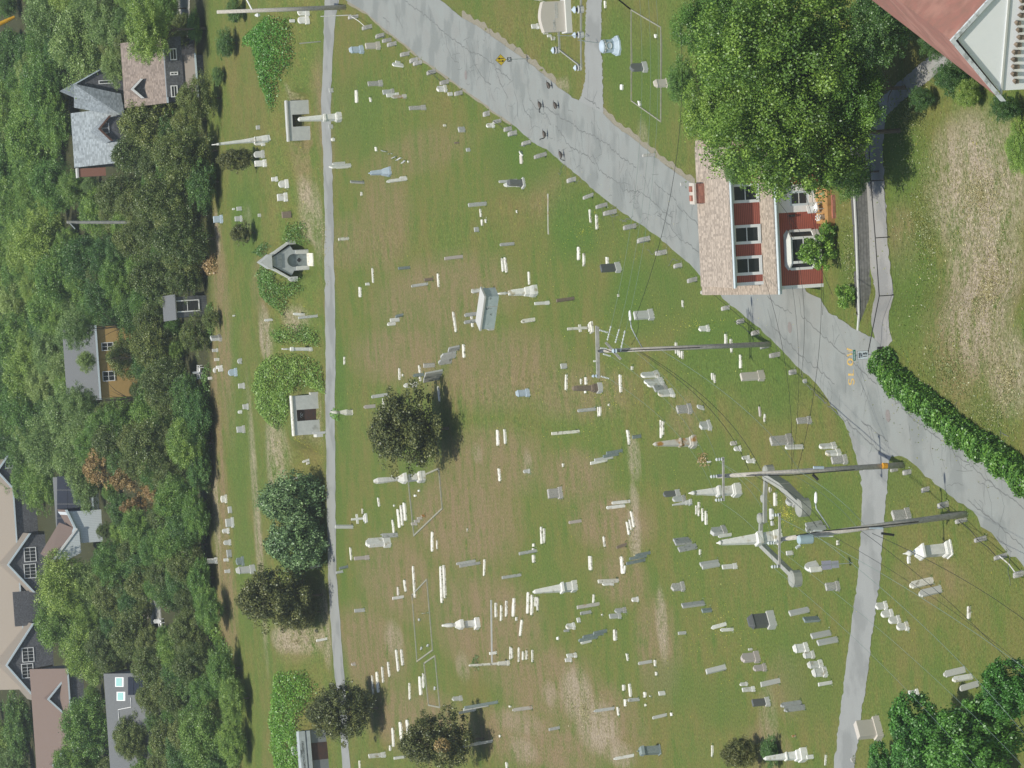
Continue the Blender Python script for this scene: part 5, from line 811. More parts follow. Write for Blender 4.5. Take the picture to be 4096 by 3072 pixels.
# ---------------------------------------------------------------- houses
REDW = stripes('red_clapboard', (.42, .13, .095), (.16, .045, .04), .135, 2, .72, .7, .1)
TANR = stripes('tan_shingle_roof', (.385, .33, .28), (.28, .24, .205), .12, 2, .86, .95, .16, (.17, .17, .06))
def window(fr, u, w0, W, H, r_, v=0.0, cols=1, rows=2, fm=None, name='window', t=.13):
    fm = fm or WPAINT; b = MB()
    for a in ((u-W/2-t, u-W/2, w0-t, w0+H+t), (u+W/2, u+W/2+t, w0-t, w0+H+t)): b.fbox(fr, a[0], a[1], v-.09, v+.02, a[2], a[3])
    for a in ((w0-t, w0), (w0+H, w0+H+t)): b.fbox(fr, u-W/2, u+W/2, v-.085, v+.02, a[0], a[1])
    for i in range(1, rows): q = w0+H*i/rows; b.fbox(fr, u-W/2, u+W/2, v-.05, v+.0, q-.03, q+.03)
    for i in range(1, cols): q = u-W/2+W*i/cols; b.fbox(fr, q-.02, q+.02, v-.045, v-.002, w0, w0+H)
    o = b.build(name, fm, r_); g = MB(); g.fbox(fr, u-W/2, u+W/2, v-.02, v-.005, w0, w0+H); gg = g.build('pane', GLASS, o); return o
def redhouse():
    g = G(3294, 1146); s = scl(g); yw = R(-4.5); fr = frame(g, yw); k = 1/s
    r_ = root('red_house', g, 'red clapboard house with tan shingle roof, shed dormer and brick chimney by the road', 'house')
    Ln = 590*k; E = 3.6; D = 4.45; RH = E+D*.79; q = .32
    def px2u(py): return (1146-py)*k*.985
    wall = MB(); wall.poly_uw(frame(fr(0, 0, 0), yw+math.pi/2), [(0, -1.2), (2*D, -1.2), (2*D, E), (D, RH-.15), (0, E)], -Ln, -.0); wall.build('wall', REDW, r_)
    def slab(pts, th, nm, m): b = MB(); b.prism([(p[0], p[1], p[2]) for p in pts], [(p[0], p[1], p[2]+th) for p in pts]); return b.build(nm, m, r_)
    sl = .79
    roof = slab([fr(-q, -.35, E-.35*sl+.1), fr(Ln+.3, -.35, E-.35*sl+.1), fr(Ln+.3, D, RH+.1), fr(-q, D, RH+.1)], .14, 'roof', TANR)
    slab([fr(-q, 2*D+.35, E-.35*sl+.1), fr(Ln+.3, 2*D+.35, E-.35*sl+.1), fr(Ln+.3, D, RH+.105), fr(-q, D, RH+.105)][::-1], .14, 'rear_roof', TANR)
    MB().loft([fr(-q, -.46, E-.2), fr(Ln, -.46, E-.2)], .1, 8).build('gutter', BPAINT, r_); MB().fbox(fr, -q, Ln, -.37, -.32, E-.42, E-.16).build('fascia', BPAINT, r_)
    MB().fbox(fr, -q, Ln, -.34, -.003, E-.42, E-.36).build('soffit', BPAINT, r_)
    # shed dormer
    d0 = .5; du0 = px2u(1122); du1 = Ln-.2; zb = E+d0*sl+.1; zt = zb+2.4
    b = MB(); b.poly_uw(frame(fr(0, 0, 0), yw+math.pi/2), [(d0, zb-.3), (D, RH-.2), (D, RH), (d0, zt)], -du1, -du0); b.build('dormer_wall', REDW, r_)
    dr = slab([fr(du0-.12, d0-.4, zt-.06), fr(du1, d0-.4, zt-.06), fr(du1, D+.1, RH+.14), fr(du0-.12, D+.1, RH+.14)], .13, 'dormer_roof', TANR)
    MB().loft([fr(du0-.15, d0-.5, zt-.04), fr(du1, d0-.5, zt-.04)], .09, 8).build('dormer_gutter', BPAINT, r_); MB().fbox(fr, du0-.1, du1, d0-.42, d0-.38, zt-.22, zt-.03).build('dormer_fascia', BPAINT, r_)
    MB().fbox(fr, du0-.02, du0+.2, d0-.04, d0+.15, zb-.12, zt-.1).build('corner_trim', WPAINT, r_); MB().fbox(fr, du0, du1, d0-.06, d0+.01, zb-.16, zb+.02).build('base_flashing', FLATW, r_)
    for py in (1043, 917, 750): window(fr, px2u(py), zb+.36, 54*k, 1.62, r_, d0, 1, 2, t=.2)
    # lower wall: corner trim, door with side panel, bay window
    MB().fbox(fr, -.02, .22, -.05, .12, -.9, E-.4).build('corner_trim', WPAINT, r_)
    ud = px2u(782); dt = MB(); dt.fbox(fr, ud-.95, ud+.95, -.07, -.002, -.3, E-.38); dt.build('door_surround', WPAINT, r_)
    o = MB().fbox(fr, ud-.5, ud+.5, -.1, -.072, .0, 2.2).build('door', BPAINT, r_); MB().fbox(fr, ud-.36, ud+.36, -.115, -.102, 1.05, 2.1).build('pane', GLASS, o); MB().fbox(fr, ud-.36, ud+.36, -.125, -.117, 1.55, 1.6).build('muntin', WPAINT, o)
    for w_ in (.25, .6): MB().fbox(fr, ud-.34, ud+.34, -.115, -.102, w_, w_+.26).build('door_panel', WPAINT, o)
    MB().fbox(fr, ud-1.25, ud-1.1, -.16, -.01, 1.9, 2.3).build('wall_lamp', DARKM, r_)
    ub = px2u(990); bw = 1.35
    bo = [(-bw, 0), (bw, 0), (bw*.62, -.6), (-bw*.62, -.6)]
    b = MB(); b.prism([fr(u, v, .25) for u, v in bo], [fr(u, v, .75) for u, v in bo]); b.prism([fr(u, v, 2.35) for u, v in bo], [fr(u, v, 2.5) for u, v in bo])
    for u, v in ((-bw*.62, -.6), (bw*.62, -.6), (-bw*.97, -.06), (bw*.97, -.06)): b.fbox(fr, u-.09, u+.09, v-.02, v+.12, .75, 2.35)
    bay = b.build('bay_window', WPAINT, r_); b2 = [(-bw*.9, 0), (bw*.9, 0), (bw*.56, -.5), (-bw*.56, -.5)]; b = MB(); b.prism([fr(u, v, .75) for u, v in b2], [fr(u, v, 2.35) for u, v in b2]); b.build('pane', GLASS, bay)
    b = MB(); b.fbox(fr, -bw*.58, bw*.58, -.53, -.5, 1.5, 1.56); b.build('muntin', WPAINT, bay)
    bo3 = [(u*1.06, v*1.12) for u, v in bo]; b = MB(); b.prism([fr(u+0, v, 2.5) for u, v in bo3], [fr(u*.75, v*.25, 2.78) for u, v in bo3]); 
    o = b.build('bay_roof', LGRAN, r_)
    for oo in (bay, o):
        for ch in [oo]+list(oo.children):
            for v in ch.data.vertices: v.co.x += ub*math.cos(yw); v.co.y += ub*math.sin(yw)
    # chimney at the ridge
    cu = px2u(747); BRICK = stripes('chimney_brick', (.36, .14, .10), (.42, .34, .28), .085, 2, .8, .9, .15, (.22, .22, .085))
    c = MB(); c.fbox(fr, cu-.68, cu+.68, D-1.0, D-.1, RH-1.2, RH+.7); ch = c.build('chimney', BRICK, r_); MB().fbox(fr, cu-.74, cu+.74, D-1.06, D-.04, RH+.7, RH+.85).build('chimney_cap', TAN, ch)
    for du in (-.32, .32): MB().fbox(fr, cu+du-.2, cu+du+.2, D-.75, D-.35, RH+.85, RH+.98).build('flue', BRICK, ch)
    slab([fr(cu-1.0, D-1.8, RH-1.8*sl+.27), fr(cu+.95, D-1.8, RH-1.8*sl+.27), fr(cu+.95, D-.9, RH-.9*sl+.27), fr(cu-1.0, D-.9, RH-.9*sl+.27)], .02, 'lead_flashing', mat('lead_flashing', (.55, .62, .64), (.42, .50, .52), 3, .5))
    # stoop, chairs, flower pots: things of their own
    us = px2u(800); p = fr(us, -1.3, 0); p = (p[0], p[1], Tf(p[0], p[1])); fs = frame(p, yw); WD = mat('cedar_boards', (.42, .24, .09), (.30, .17, .07), 4, .8)
    r2 = root('wooden_stoop', p, 'orange brown wooden porch stoop with box planter at the red house door', 'porch'); MB().fbox(fs, -1.5, 1.1, -1.1, 1.2, 0, .35).build('deck', WD, r2); b = MB(); b.fbox(fs, -1.6, -.2, -1.5, -1.38, 0, .5); b.fbox(fs, -1.6, -1.5, -1.38, -1.1, 0, .5); b.fbox(fs, -.3, -.2, -1.38, -1.1, 0, .5); b.build('planter_box', WD, r2); MB().fbox(fs, -1.1, .5, -1.75, -1.5, -.1, .22).build('brick_step', BRICK, r2)
    def chair(u, lab, m):
        q = fs(u, 0, .35); r3 = root('porch_chair', q, lab, 'chair'); f3 = frame(q, yw+.5); MB().fbox(f3, -.28, .28, -.28, .28, .38, .46).build('seat', WPAINT, r3); MB().fbox(f3, -.28, .28, .24, .3, .46, 1.0).build('backrest', WPAINT, r3)
        for a in (-.25, .25):
            for c_ in (-.25, .25): MB().fbox(f3, a-.03, a+.03, c_-.03, c_+.03, 0, .38).build('leg', m, r3)
            MB().fbox(f3, a-.035, a+.035, -.28, .28, .62, .67).build('armrest', m, r3)
    chair(-.35, 'white cushioned dark framed chair on the red house porch', WOODG)
    q = fs(-1.0, -.4, .35); b = MB(); b.loft([q, q+np.array([0, 0, .3]), q+np.array([0, 0, .34])], [.14, .2, .2], 10); r4 = root('flower_pot', q, 'pot of white flowers beside the porch chair', 'flower pot'); b.build('pot', TAN, r4); b = MB()
    for i in range(14): c = q+np.array([random.uniform(-.25, .25), random.uniform(-.25, .25), .4+random.uniform(0, .2)]); b.loft([c, c+np.array([0, 0, .05])], .06, 6)
    b.build('blossoms', WPAINT, r4)
    q = fs(2.6, .2, .0); f4 = frame(q, yw); tag(MB().fbox(f4, -.3, .3, -.3, .3, 0, .5, .04, .04).build('storage_box', mat('red_plastic', (.5, .02, .03), None, 3, .4)), 'small bright red box half hidden by leaves at the red house wall', 'box')
redhouse()
def church():
    c0 = PZ(4005, 385, 6.0); th = R(-22); s = scl(c0); fr0 = frame((c0[0], c0[1], 0), th); r_ = root('white_church', (c0[0], c0[1], Tf(c0[0], c0[1])), 'white gabled building with faded red roof at the top right corner', 'building')
    fr = fr0; HW = 223/s/math.cos(-th)*1.02; GH = 3.25; E = 6.0; Lb = 22
    b = MB(); b.poly_uw(fr, [(0.35, -1.5), (2*HW-.35, -1.5), (2*HW-.35, E+.2), (HW, E+GH-.25), (.35, E+.2)], .0, Lb); b.build('wall', mat('church_white', (.88, .90, .93), (.84, .87, .90), 2, .6), r_)
    RR = mat('faded_red_roof', (.36, .165, .135), (.27, .15, .12), 1.2, .9, .9, .2, 30, stain=(.40, .21, .17), sscale=.5, slo=.5, shi=.62)
    for sg in (0, 1):
        e = fr(0 if sg == 0 else 2*HW, 0, E-.1); 
        u0, u1 = (-.25, HW) if sg == 0 else (2*HW+.25, HW); z0 = E-.2
        p = [fr(u0, -.15, z0), fr(u1, -.15, E+GH), fr(u1, Lb, E+GH), fr(u0, Lb, z0)]; p = p if sg else p[::-1]
        m = MB(); m.prism(p, [(x[0], x[1], x[2]+.15) for x in p]); m.build('roof', RR, r_)
        m = MB(); a = [fr(u0, -.2, z0-.05), fr(u1, -.2, E+GH-.05), fr(u1, -.2, E+GH+.28), fr(u0, -.2, z0+.28)]; c = [fr(u0, -.05, z0-.05), fr(u1, -.05, E+GH-.05), fr(u1, -.05, E+GH+.28), fr(u0, -.05, z0+.28)]; m.prism(a if sg == 0 else a[::-1], c if sg == 0 else c[::-1]); m.build('rake_board', mat('peeling_white', (.66, .70, .74), (.36, .38, .38), 3, .7, .9, lo=.5, hi=.6), r_)
    MB().fbox(fr, .1, 2*HW-.1, -.07, -.002, E-.02, E+.1).build('cornice', LGRAN, r_)
    rg = random.Random(4)
    for i in range(13):
        u = .9+i*(2*HW-1.6)/12.5
        for row in range(2): z = E-.62-row*.9+rg.uniform(-.14, .14); uu = u+row*.12; h = rg.uniform(.2, .42); b = MB(); b.fbox(fr, uu-.1, uu+.1, -.3+rg.uniform(0, .08), -.002, z-h, z); b.poly_uw(fr, [(uu-.13, z), (uu+.13, z), (uu, z+rg.uniform(.08, .2))], -.32, -.002); b.build('wall_ornament', BROWN, r_)
church()
# ---- houses in the wood: each facade stands in a vertical plane Y, placed by its corners
SHN = stripes('dark_shingle_wall', (.13, .135, .15), (.065, .07, .08), .16, 2, .8, .9, .4, (.14, .14, .16)); BEI = mat('beige_roof', (.31, .275, .235), (.27, .235, .20), 20, .95, .7, .1, 30); BRR = mat('brown_roof', (.215, .165, .145), (.175, .135, .12), 20, .95, .7, .1, 30)
GRR = stripes('grey_shingle_roof', (.29, .33, .36), (.22, .25, .27), .18, 2, .85, .95, .2, (.3, .3, .18)); DGR = mat('dark_grey_roof', (.17, .18, .19), (.13, .14, .15), 12, .95, .7, stain=(.26, .27, .27), sscale=6, slo=.68, shi=.72)
def gablefront(r_, apex, el, er, Y, wallm, roofm, back=8, wins=(), over=.3, drop=6.0, trim=None):
    A, B, D = PV(*apex, Y), PV(*el, Y), PV(*er, Y); ez = (B[2]+D[2])/2; cx = A[0]; W = abs(B[0]-D[0])/2; fr = frame((cx, Y, 0), 0); az = A[2]
    zb = ez-drop
    b = MB(); b.poly_uw(fr, [(-W+over, zb), (W-over, zb), (W-over, ez+.1), (0, az-.15), (-W+over, ez+.1)], .3, back); b.build('wall', wallm, r_)
    for sg in (-1, 1):
        p = [fr(sg*W, 0, ez), fr(0, 0, az), fr(0, back, az), fr(sg*W, back, ez)]; p = p if sg > 0 else p[::-1]; b = MB(); b.prism(p, [(x[0], x[1], x[2]+.15) for x in p]); b.build('roof', roofm, r_)
        q = [fr(sg*W, -.08, ez-.12), fr(0, -.08, az-.12), fr(0, .12, az-.12), fr(sg*W, .12, ez-.12)]; q = q if sg > 0 else q[::-1]; b = MB(); b.prism(q, [(x[0], x[1], x[2]+.3) for x in q]); b.build('rake_trim', trim or BPAINT, r_)
    for (x0, y0, x1, y1, cols, rows) in wins:
        P0, P1 = PV(x1, y1, Y+.3), PV(x0, y0, Y+.3); W_, H_ = abs(P1[0]-P0[0])-.2, abs(P1[2]-P0[2])-.2
        window(frame((0, Y+.3, 0), 0), (P0[0]+P1[0])/2, min(P0[2], P1[2])+.1, W_, H_, r_, 0, cols, rows, t=.1)
    return fr, W, ez, az
def ridgeroof(r_, x_r, x_e, ya, yb, Y, roofm, wallm, slope=.75, drop=4, dark=None):
    """roof plane facing the camera: eave pixel row x_e in plane Y, ridge pixel column x_r"""
    a, b_ = PV(x_e, ya, Y), PV(x_e, yb, Y); u0, u1 = min(a[0], b_[0]), max(a[0], b_[0]); ez = (a[2]+b_[2])/2; d = .5
    ym = (ya+yb)/2
    for _ in range(40):
        R_ = PV(x_r, ym, Y+d)[2]-ez
        if R_ > slope*d: d += .25
        else: break
    fr = frame((0, Y, 0), 0); h = slope*d
    b = MB(); b.poly_uw(frame((u0, Y, 0), math.pi/2), [(.3, ez-drop), (2*d-.3, ez-drop), (2*d-.3, ez), (d, ez+h-.1), (.3, ez)], -(u1-u0)+.2, -.2); b.build('wall', wallm, r_)
    for p in ([fr(u0, 0, ez), fr(u1, 0, ez), fr(u1, d, ez+h), fr(u0, d, ez+h)], [fr(u0, d, ez+h), fr(u1, d, ez+h), fr(u1, 2*d, ez), fr(u0, 2*d, ez)]): b = MB(); b.prism(p, [(x[0], x[1], x[2]+.12) for x in p]); b.build('roof', roofm, r_)
    MB().fbox(fr, u0, u1, -.06, .02, ez-.1, ez+.1).build('gutter', BPAINT, r_)
    return fr, u0, u1, ez, d, h
def onroof(fr, d, ez, h, Y, px, py):
    """point of that roof plane seen at a pixel"""
    lo, hi = 0.0, d
    for _ in range(30):
        m = (lo+hi)/2; p = PV(px, py, Y+m)
        if p[2] > ez+h*m/d+.12: lo = m
        else: hi = m
    return p[0], lo, p[2]
def patch(r_, fr, d, ez, h, Y, rect, m, nm, th=.06):
    x0, y0, x1, y1 = rect; P = [onroof(fr, d, ez, h, Y, *q) for q in ((x1, y1), (x1, y0), (x0, y0), (x0, y1))]; b = MB(); b.prism([(p[0], Y+p[1], p[2]) for p in P], [(p[0], Y+p[1], p[2]+th) for p in P]); b.build(nm, m, r_)
YH = float(PZ(60, 2300, 8)[1])
r6 = root('shingled_house', (PV(35, 2450, YH)[0], YH, 3.5), 'large dark shingled house with beige roof and twin gables at the left edge', 'house')
gablefront(r6, (33, 2259), (112, 2150), (150, 2385), YH, SHN, BEI, 9, [(94, 2191, 147, 2245, 4, 2), (94, 2257, 147, 2311, 4, 2)])
gablefront(r6, (27, 2661), (141, 2493), (150, 2810), YH-.05, SHN, BEI, 9, [(86, 2592, 138, 2646, 4, 2), (84, 2656, 136, 2710, 4, 2)])
ridgeroof(r6, -160, 75, 1800, 2760, YH+5, BEI, SHN, .8, 6)
gablefront(r6, (-10, 1885), (45, 1810), (45, 1950), YH+1.5, SHN, BEI, 6, [(20, 1850, 52, 1872, 1, 2)])
MB().fbox(frame((PV(70, 2440, YH)[0], YH+3, 0), 0), -2.4, 2.4, 0, .1, PV(75, 2440, YH)[2]-4, PV(75, 2440, YH)[2]+.2).build('recessed_wall', SHN, r6)
Y7 = float(PZ(415, 2150, 3.5)[1]); r7 = root('white_gabled_shed', (PV(130, 2200, Y7)[0], Y7, 3.5), 'small white boarded gable with steep brown roof beside the solar roof', 'house')
WB = stripes('white_boards', (.66, .72, .76), (.42, .46, .50), .22, 0, .85, .6, .05)
gablefront(r7, (300, 2110), (340, 2080), (208, 2238), Y7, WB, BRR, 6)
b = MB(); P = [PV(208, 2243, Y7-.1), PV(305, 2115, Y7-.1), PV(240, 2090, Y7+4.5), PV(165, 2215, Y7+4.5)]; b.prism(P, [(p[0], p[1], p[2]+.12) for p in P]); b.build('roof_plane', BRR, r7)
b = MB(); P = [PV(204, 2245, Y7-.25), PV(305, 2112, Y7-.25), PV(312, 2116, Y7-.25), PV(212, 2250, Y7-.25)]; b.prism(P, [(p[0], p[1]+.15, p[2]) for p in P]); b.build('rake_trim', WPAINT, r7)
b = MB(); P = [PV(228, 2232, Y7-.12), PV(262, 2245, Y7-.12), PV(325, 2210, Y7-.12), PV(316, 2118, Y7-.12), PV(306, 2118, Y7-.12)]; b.prism(P, [(p[0], p[1]+.1, p[2]) for p in P]); b.build('white_gable', WB, r7)
Y8 = float(PZ(330, 2850, 4)[1]); r8 = root('brown_roofed_house', (PV(290, 2850, Y8)[0], Y8, 3.5), 'long brown roofed house with small pointed dormers in the bottom left corner', 'house')
fr8, u0, u1, ez, d, h = ridgeroof(r8, 145, 292, 2672, 3300, Y8, BRR, SHN, .7, 5)
for ap, el, er, w_ in (((194, 2797), (262, 2706), (262, 2853), [(258, 2772, 291, 2806, 1, 1)]), ((214, 3062), (262, 2998), (266, 3118), [])): gablefront(r8, ap, el, er, Y8+1.0, SHN, BRR, 4.5, w_, .15, 1.6)
r5 = root('solar_roof_house', (PV(310, 2000, Y7+3)[0], Y7+3, 3.5), 'house with dark blue solar panel roof between pale trees', 'house')
fr5, u0, u1, ez, d, h = ridgeroof(r5, 226, 372, 1900, 2138, Y7+1.2, DGR, WPAINT, .75, 4); SOL = mat('solar_panel', (.008, .014, .03), (.012, .02, .04), 1, .3)
ys = [1904, 1960, 2016, 2072, 2130]
for i in range(4):
    for a, c in ((230, 272), (274, 318), (320, 366)): patch(r5, fr5, d, ez, h, Y7+1.2, (a, ys[i]+1, c, ys[i+1]-1), SOL, 'solar_panel')
Y1 = float(PZ(520, 480, 3.5)[1]); r1 = root('grey_roofed_house', (PV(400, 500, Y1)[0], Y1, 3.5), 'grey shingle roofed house with cross gables and arched window above the pines', 'house')
fr1, u0, u1, ez, d, h = ridgeroof(r1, 298, 480, 430, 650, Y1+2, GRR, SHN, .85, 4)
gablefront(r1, (300, 336), (500, 270), (520, 476), Y1+.5, SHN, GRR, 10, [(394, 322, 450, 334, 1, 1)], .2, 4)
b = MB(); P = [PV(300, 336, Y1+.2), PV(484, 375, Y1+.2), PV(500, 468, Y1+.2), PV(300, 430, Y1+4)]; b.prism(P, [(p[0], p[1], p[2]+.12) for p in P]); b.build('roof_slope', GRR, r1)
gablefront(r1, (398, 515), (470, 455), (420, 560), Y1-.2, SHN, GRR, 5, [], .2, 3, mat('rust_trim', (.16, .09, .07), None, 3, .7)); c = PV(425, 512, Y1+.05); b = MB(); b.loft([(c[0]+.62*math.cos(a), c[1], c[2]+.55*math.sin(a)) for a in np.linspace(-.2, math.pi+.2, 14)], .05, 6); b.fbox(frame(c, 0), -.6, .6, -.04, .04, -.35, -.27); b.fbox(frame(c, 0), -.03, .03, -.04, .04, -.35, .55); b.build('arched_window', WPAINT, r1)
c = PV(355, 690, Y1+3); b = MB(); b.fbox(frame(c, 0), -.5, .5, -.4, .4, -2, 1.3); ch = b.build('chimney', mat('plain_brick', (.30, .14, .10), (.36, .2, .15), 14, .9), r1); MB().fbox(frame(c, 0), -.58, .58, -.48, .48, 1.3, 1.5).build('chimney_cap', LGRAN, ch)
Y2 = float(PZ(800, 330, 3.5)[1])+0; r2 = root('brown_shingle_house', (PV(700, 300, Y2)[0], Y2, 3.5), 'brown shingle roofed cottage with pointed dormer and white windows beside the driveway', 'house')
TBR = stripes('brown_shingle_roof', (.27, .225, .20), (.20, .165, .15), .16, 2, .85, .95, .2, (.25, .25, .16))
fr2, u0, u1, ez, d, h = ridgeroof(r2, 495, 662, 150, 412, Y2+1.2, TBR, SHN, .8, 3.5)
gablefront(r2, (530, 356), (565, 318), (578, 396), Y2+3.2, SHN, TBR, 3, [], .1, .5, WPAINT)
ridgeroof(r2, 712, 786, 212, 390, Y2-2.5, mat('porch_roof', (.235, .21, .185), (.20, .18, .16), 10, .95), SHN, .5, 3); MB().fbox(frame((0, Y2-1.0, 0), 0), PV(690, 390, Y2)[0], PV(690, 150, Y2)[0], 0, .3, PV(715, 300, Y2-1)[2]-.5, PV(664, 300, Y2-1)[2]).build('front_wall', SHN, r2)
for rect in ((684, 344, 712, 386), (682, 290, 712, 298), (680, 196, 708, 238)):
    P0, P1 = PV(rect[2], rect[3], Y2-1), PV(rect[0], rect[1], Y2-1); window(frame((0, Y2-1, 0), 0), (P0[0]+P1[0])/2, P0[2]+.1, abs(P1[0]-P0[0])-.1, abs(P1[2]-P0[2])-.15, r2, 0, 1, 2, t=.1)
Y3 = float(PZ(600, 1470, 3.5)[1]); r3 = root('yellow_house', (PV(430, 1470, Y3)[0], Y3, 3.5), 'yellow clapboard house with dark grey roof glimpsed through trees', 'house'); YW = stripes('yellow_clapboard', (.50, .34, .13), (.30, .20, .08), .15, 2, .8, .8, .1)
ridgeroof(r3, 265, 392, 1300, 1600, Y3, DGR, YW, .8, 7)
for rect in ((404, 1372, 452, 1400), (408, 1487, 458, 1522)):
    P0, P1 = PV(rect[2], rect[3], Y3+.3), PV(rect[0], rect[1], Y3+.3); window(frame((0, Y3+.3, 0), 0), (P0[0]+P1[0])/2, P0[2], abs(P1[0]-P0[0])-.1, abs(P1[2]-P0[2])-.1, r3, 0, 2, 2, t=.08)
Y4 = float(PZ(830, 1220, 3.5)[1])+.6; r4 = root('slate_shed', (PV(760, 1230, Y4)[0], Y4, 3.5), 'dark boarded wall with one white framed window behind the terrace hedge', 'shed')
P0, P1 = PV(805, 1262, Y4), PV(700, 1188, Y4); MB().fbox(frame((0, Y4, 0), 0), P0[0], P1[0], 0, 5, 3, P1[2]).build('wall', stripes('grey_boards', (.13, .14, .15), (.07, .07, .08), .2, 0, .8, .9), r4); P = [(P0[0]-.3, Y4-.3, P1[2]), (P1[0]+.3, Y4-.3, P1[2]), (P1[0]+.3, Y4+5.3, P1[2]+.3), (P0[0]-.3, Y4+5.3, P1[2]+.3)]; b = MB(); b.prism(P, [(p[0], p[1], p[2]+.1) for p in P]); b.build('roof', DGR, r4)
P0, P1 = PV(795, 1242, Y4), PV(704, 1205, Y4); window(frame((0, Y4, 0), 0), (P0[0]+P1[0])/2, P0[2], abs(P1[0]-P0[0])-.1, P1[2]-P0[2], r4, 0, 1, 2, t=.12)
Y9 = float(PZ(640, 2800, 3.5)[1]); r9 = root('skylight_house', (PV(560, 2800, Y9)[0], Y9, 3.5), 'grey roofed house with two pale green skylights and solar panels among pines', 'house')
fr9, u0, u1, ez, d, h = ridgeroof(r9, 440, 612, 2690, 3300, Y9, DGR, SHN, .7, 4)
SKY = mat('skylight_glass', (.35, .62, .60), (.30, .52, .55), 2, .1)
for rect in ((468, 2712, 490, 2744), (474, 2770, 496, 2800)): patch(r9, fr9, d, ez, h, Y9, (rect[0]-5, rect[1]-3, rect[2]+6, rect[3]+3), WPAINT, 'skylight_frame', .08); patch(r9, fr9, d, ez, h, Y9, rect, SKY, 'skylight', .12)
for rect in ((514, 2708, 536, 2780), (538, 2708, 560, 2780), (562, 2712, 578, 2766)): patch(r9, fr9, d, ez, h, Y9, rect, SOL, 'solar_panel')
pp = [onroof(fr9, d, ez, h, Y9, *q) for q in ((480, 2882), (476, 2838), (528, 2828), (526, 2790))]; MB().loft([(p[0], Y9+p[1], p[2]+.1) for p in pp], .05, 6).build('vent_pipe', WPAINT, r9)
# ---- garden furniture seen in the wood, far machinery
def adirondack(g, yaw, lab):
    r_ = root('garden_chair', g, lab, 'chair', 'white garden chairs behind the hedge'); fr = frame(g, yaw); b = MB(); b.fbox(fr, -.33, .33, -.35, .3, .33, .4); b.build('seat', WPAINT, r_)
    b = MB(); b.poly_uw(fr, [(-.33, .38), (.33, .38), (.3, 1.1), (0, 1.2), (-.3, 1.1)], .3, .36); b.build('backrest', WPAINT, r_)
    for a in (-.36, .36): MB().fbox(fr, a-.06, a+.06, -.45, .35, .56, .61).build('armrest', WPAINT, r_); MB().fbox(fr, a-.04, a+.04, -.42, -.34, 0, .56).build('leg', WPAINT, r_); MB().fbox(fr, a-.04, a+.04, .24, .32, 0, .56).build('leg', WPAINT, r_)
adirondack(G(812, 1478), 1.2, 'upper of two white slatted garden chairs behind the hedge'); adirondack(G(812, 1503), 1.6, 'lower of two white slatted garden chairs behind the hedge')
adirondack(G(655, 2490)+np.array([0, 0, 0]), -.7, 'single bright white chair in the dark garden gap')
Yb = float(G(125, 90)[1]); a, b_ = PV(-20, 105, Yb), PV(58, 68, Yb); tag(MB().loft([a, a+(b_-a)*.6, b_], [.3, .28, .2], 8).build('orange_boom', mat('orange_paint', (.75, .42, .02), (.6, .3, .02), 2, .5)), 'orange machine boom poking out at the top left corner', 'machine')
def deck_rail():
    g = G(640, 2400); fr = frame(g, .1); r_ = root('picnic_deck', g, 'weathered slatted deck and bench deep in the dark garden gap', 'deck'); b = MB()
    for i in range(16): b.fbox(fr, -2.6, 2.4, i*.4, i*.4+.3, 0, .12)
    b.build('slats', WOODG, r_); MB().fbox(fr, -1.8, .6, 6.6, 7.4, .3, .75).build('bench', TAN, r_)
deck_rail()
g = G(152, 2990); 
# ---------------------------------------------------------------- foliage
LEAF = {
 'maple': leafmat('maple_leaves', (0.054, 0.116, 0.028), (0.132, 0.240, 0.050), (0.264, 0.388, 0.093)),
 'lime': leafmat('light_leaves', (0.085, 0.155, 0.031), (0.186, 0.287, 0.062), (0.326, 0.434, 0.124)),
 'dark': leafmat('dark_leaves', (0.034, 0.081, 0.028), (0.078, 0.163, 0.043), (0.155, 0.264, 0.070)),
 'silver': leafmat('silver_leaves', (.09, .15, .05), (.19, .28, .09), (.34, .44, .19)),
 'pine': leafmat('pine_needles', (.05, .078, .022), (.11, .155, .042), (.205, .235, .08), .15),
 'rusty': leafmat('rusty_needles', (0.139, 0.093, 0.046), (0.295, 0.186, 0.093), (0.434, 0.310, 0.171), .1),
 'spruce': leafmat('blue_spruce_needles', (.07, .12, .06), (.15, .235, .115), (.28, .40, .20), .1),
 'juniper': leafmat('juniper_sprays', (0.041, 0.054, 0.022), (0.092, 0.108, 0.038), (0.176, 0.182, 0.074), .1),
 'ivy': leafmat('ivy_leaves', (.05, .13, .02), (.11, .25, .03), (.22, .38, .06)),
 'bigmaple': leafmat('big_maple_leaves', (.05, .11, .02), (.125, .23, .038), (.26, .39, .08)),
 'vivid': leafmat('vivid_leaves', (.035, .10, .022), (.075, .20, .035), (.13, .31, .06), .2),
 'hedge': leafmat('hedge_leaves', (0.062, 0.139, 0.023), (0.155, 0.295, 0.046), (0.295, 0.465, 0.093)),
 'dryleaf': leafmat('dry_stems', (.10, .07, .035), (.22, .16, .08), (.34, .26, .15), .1)}
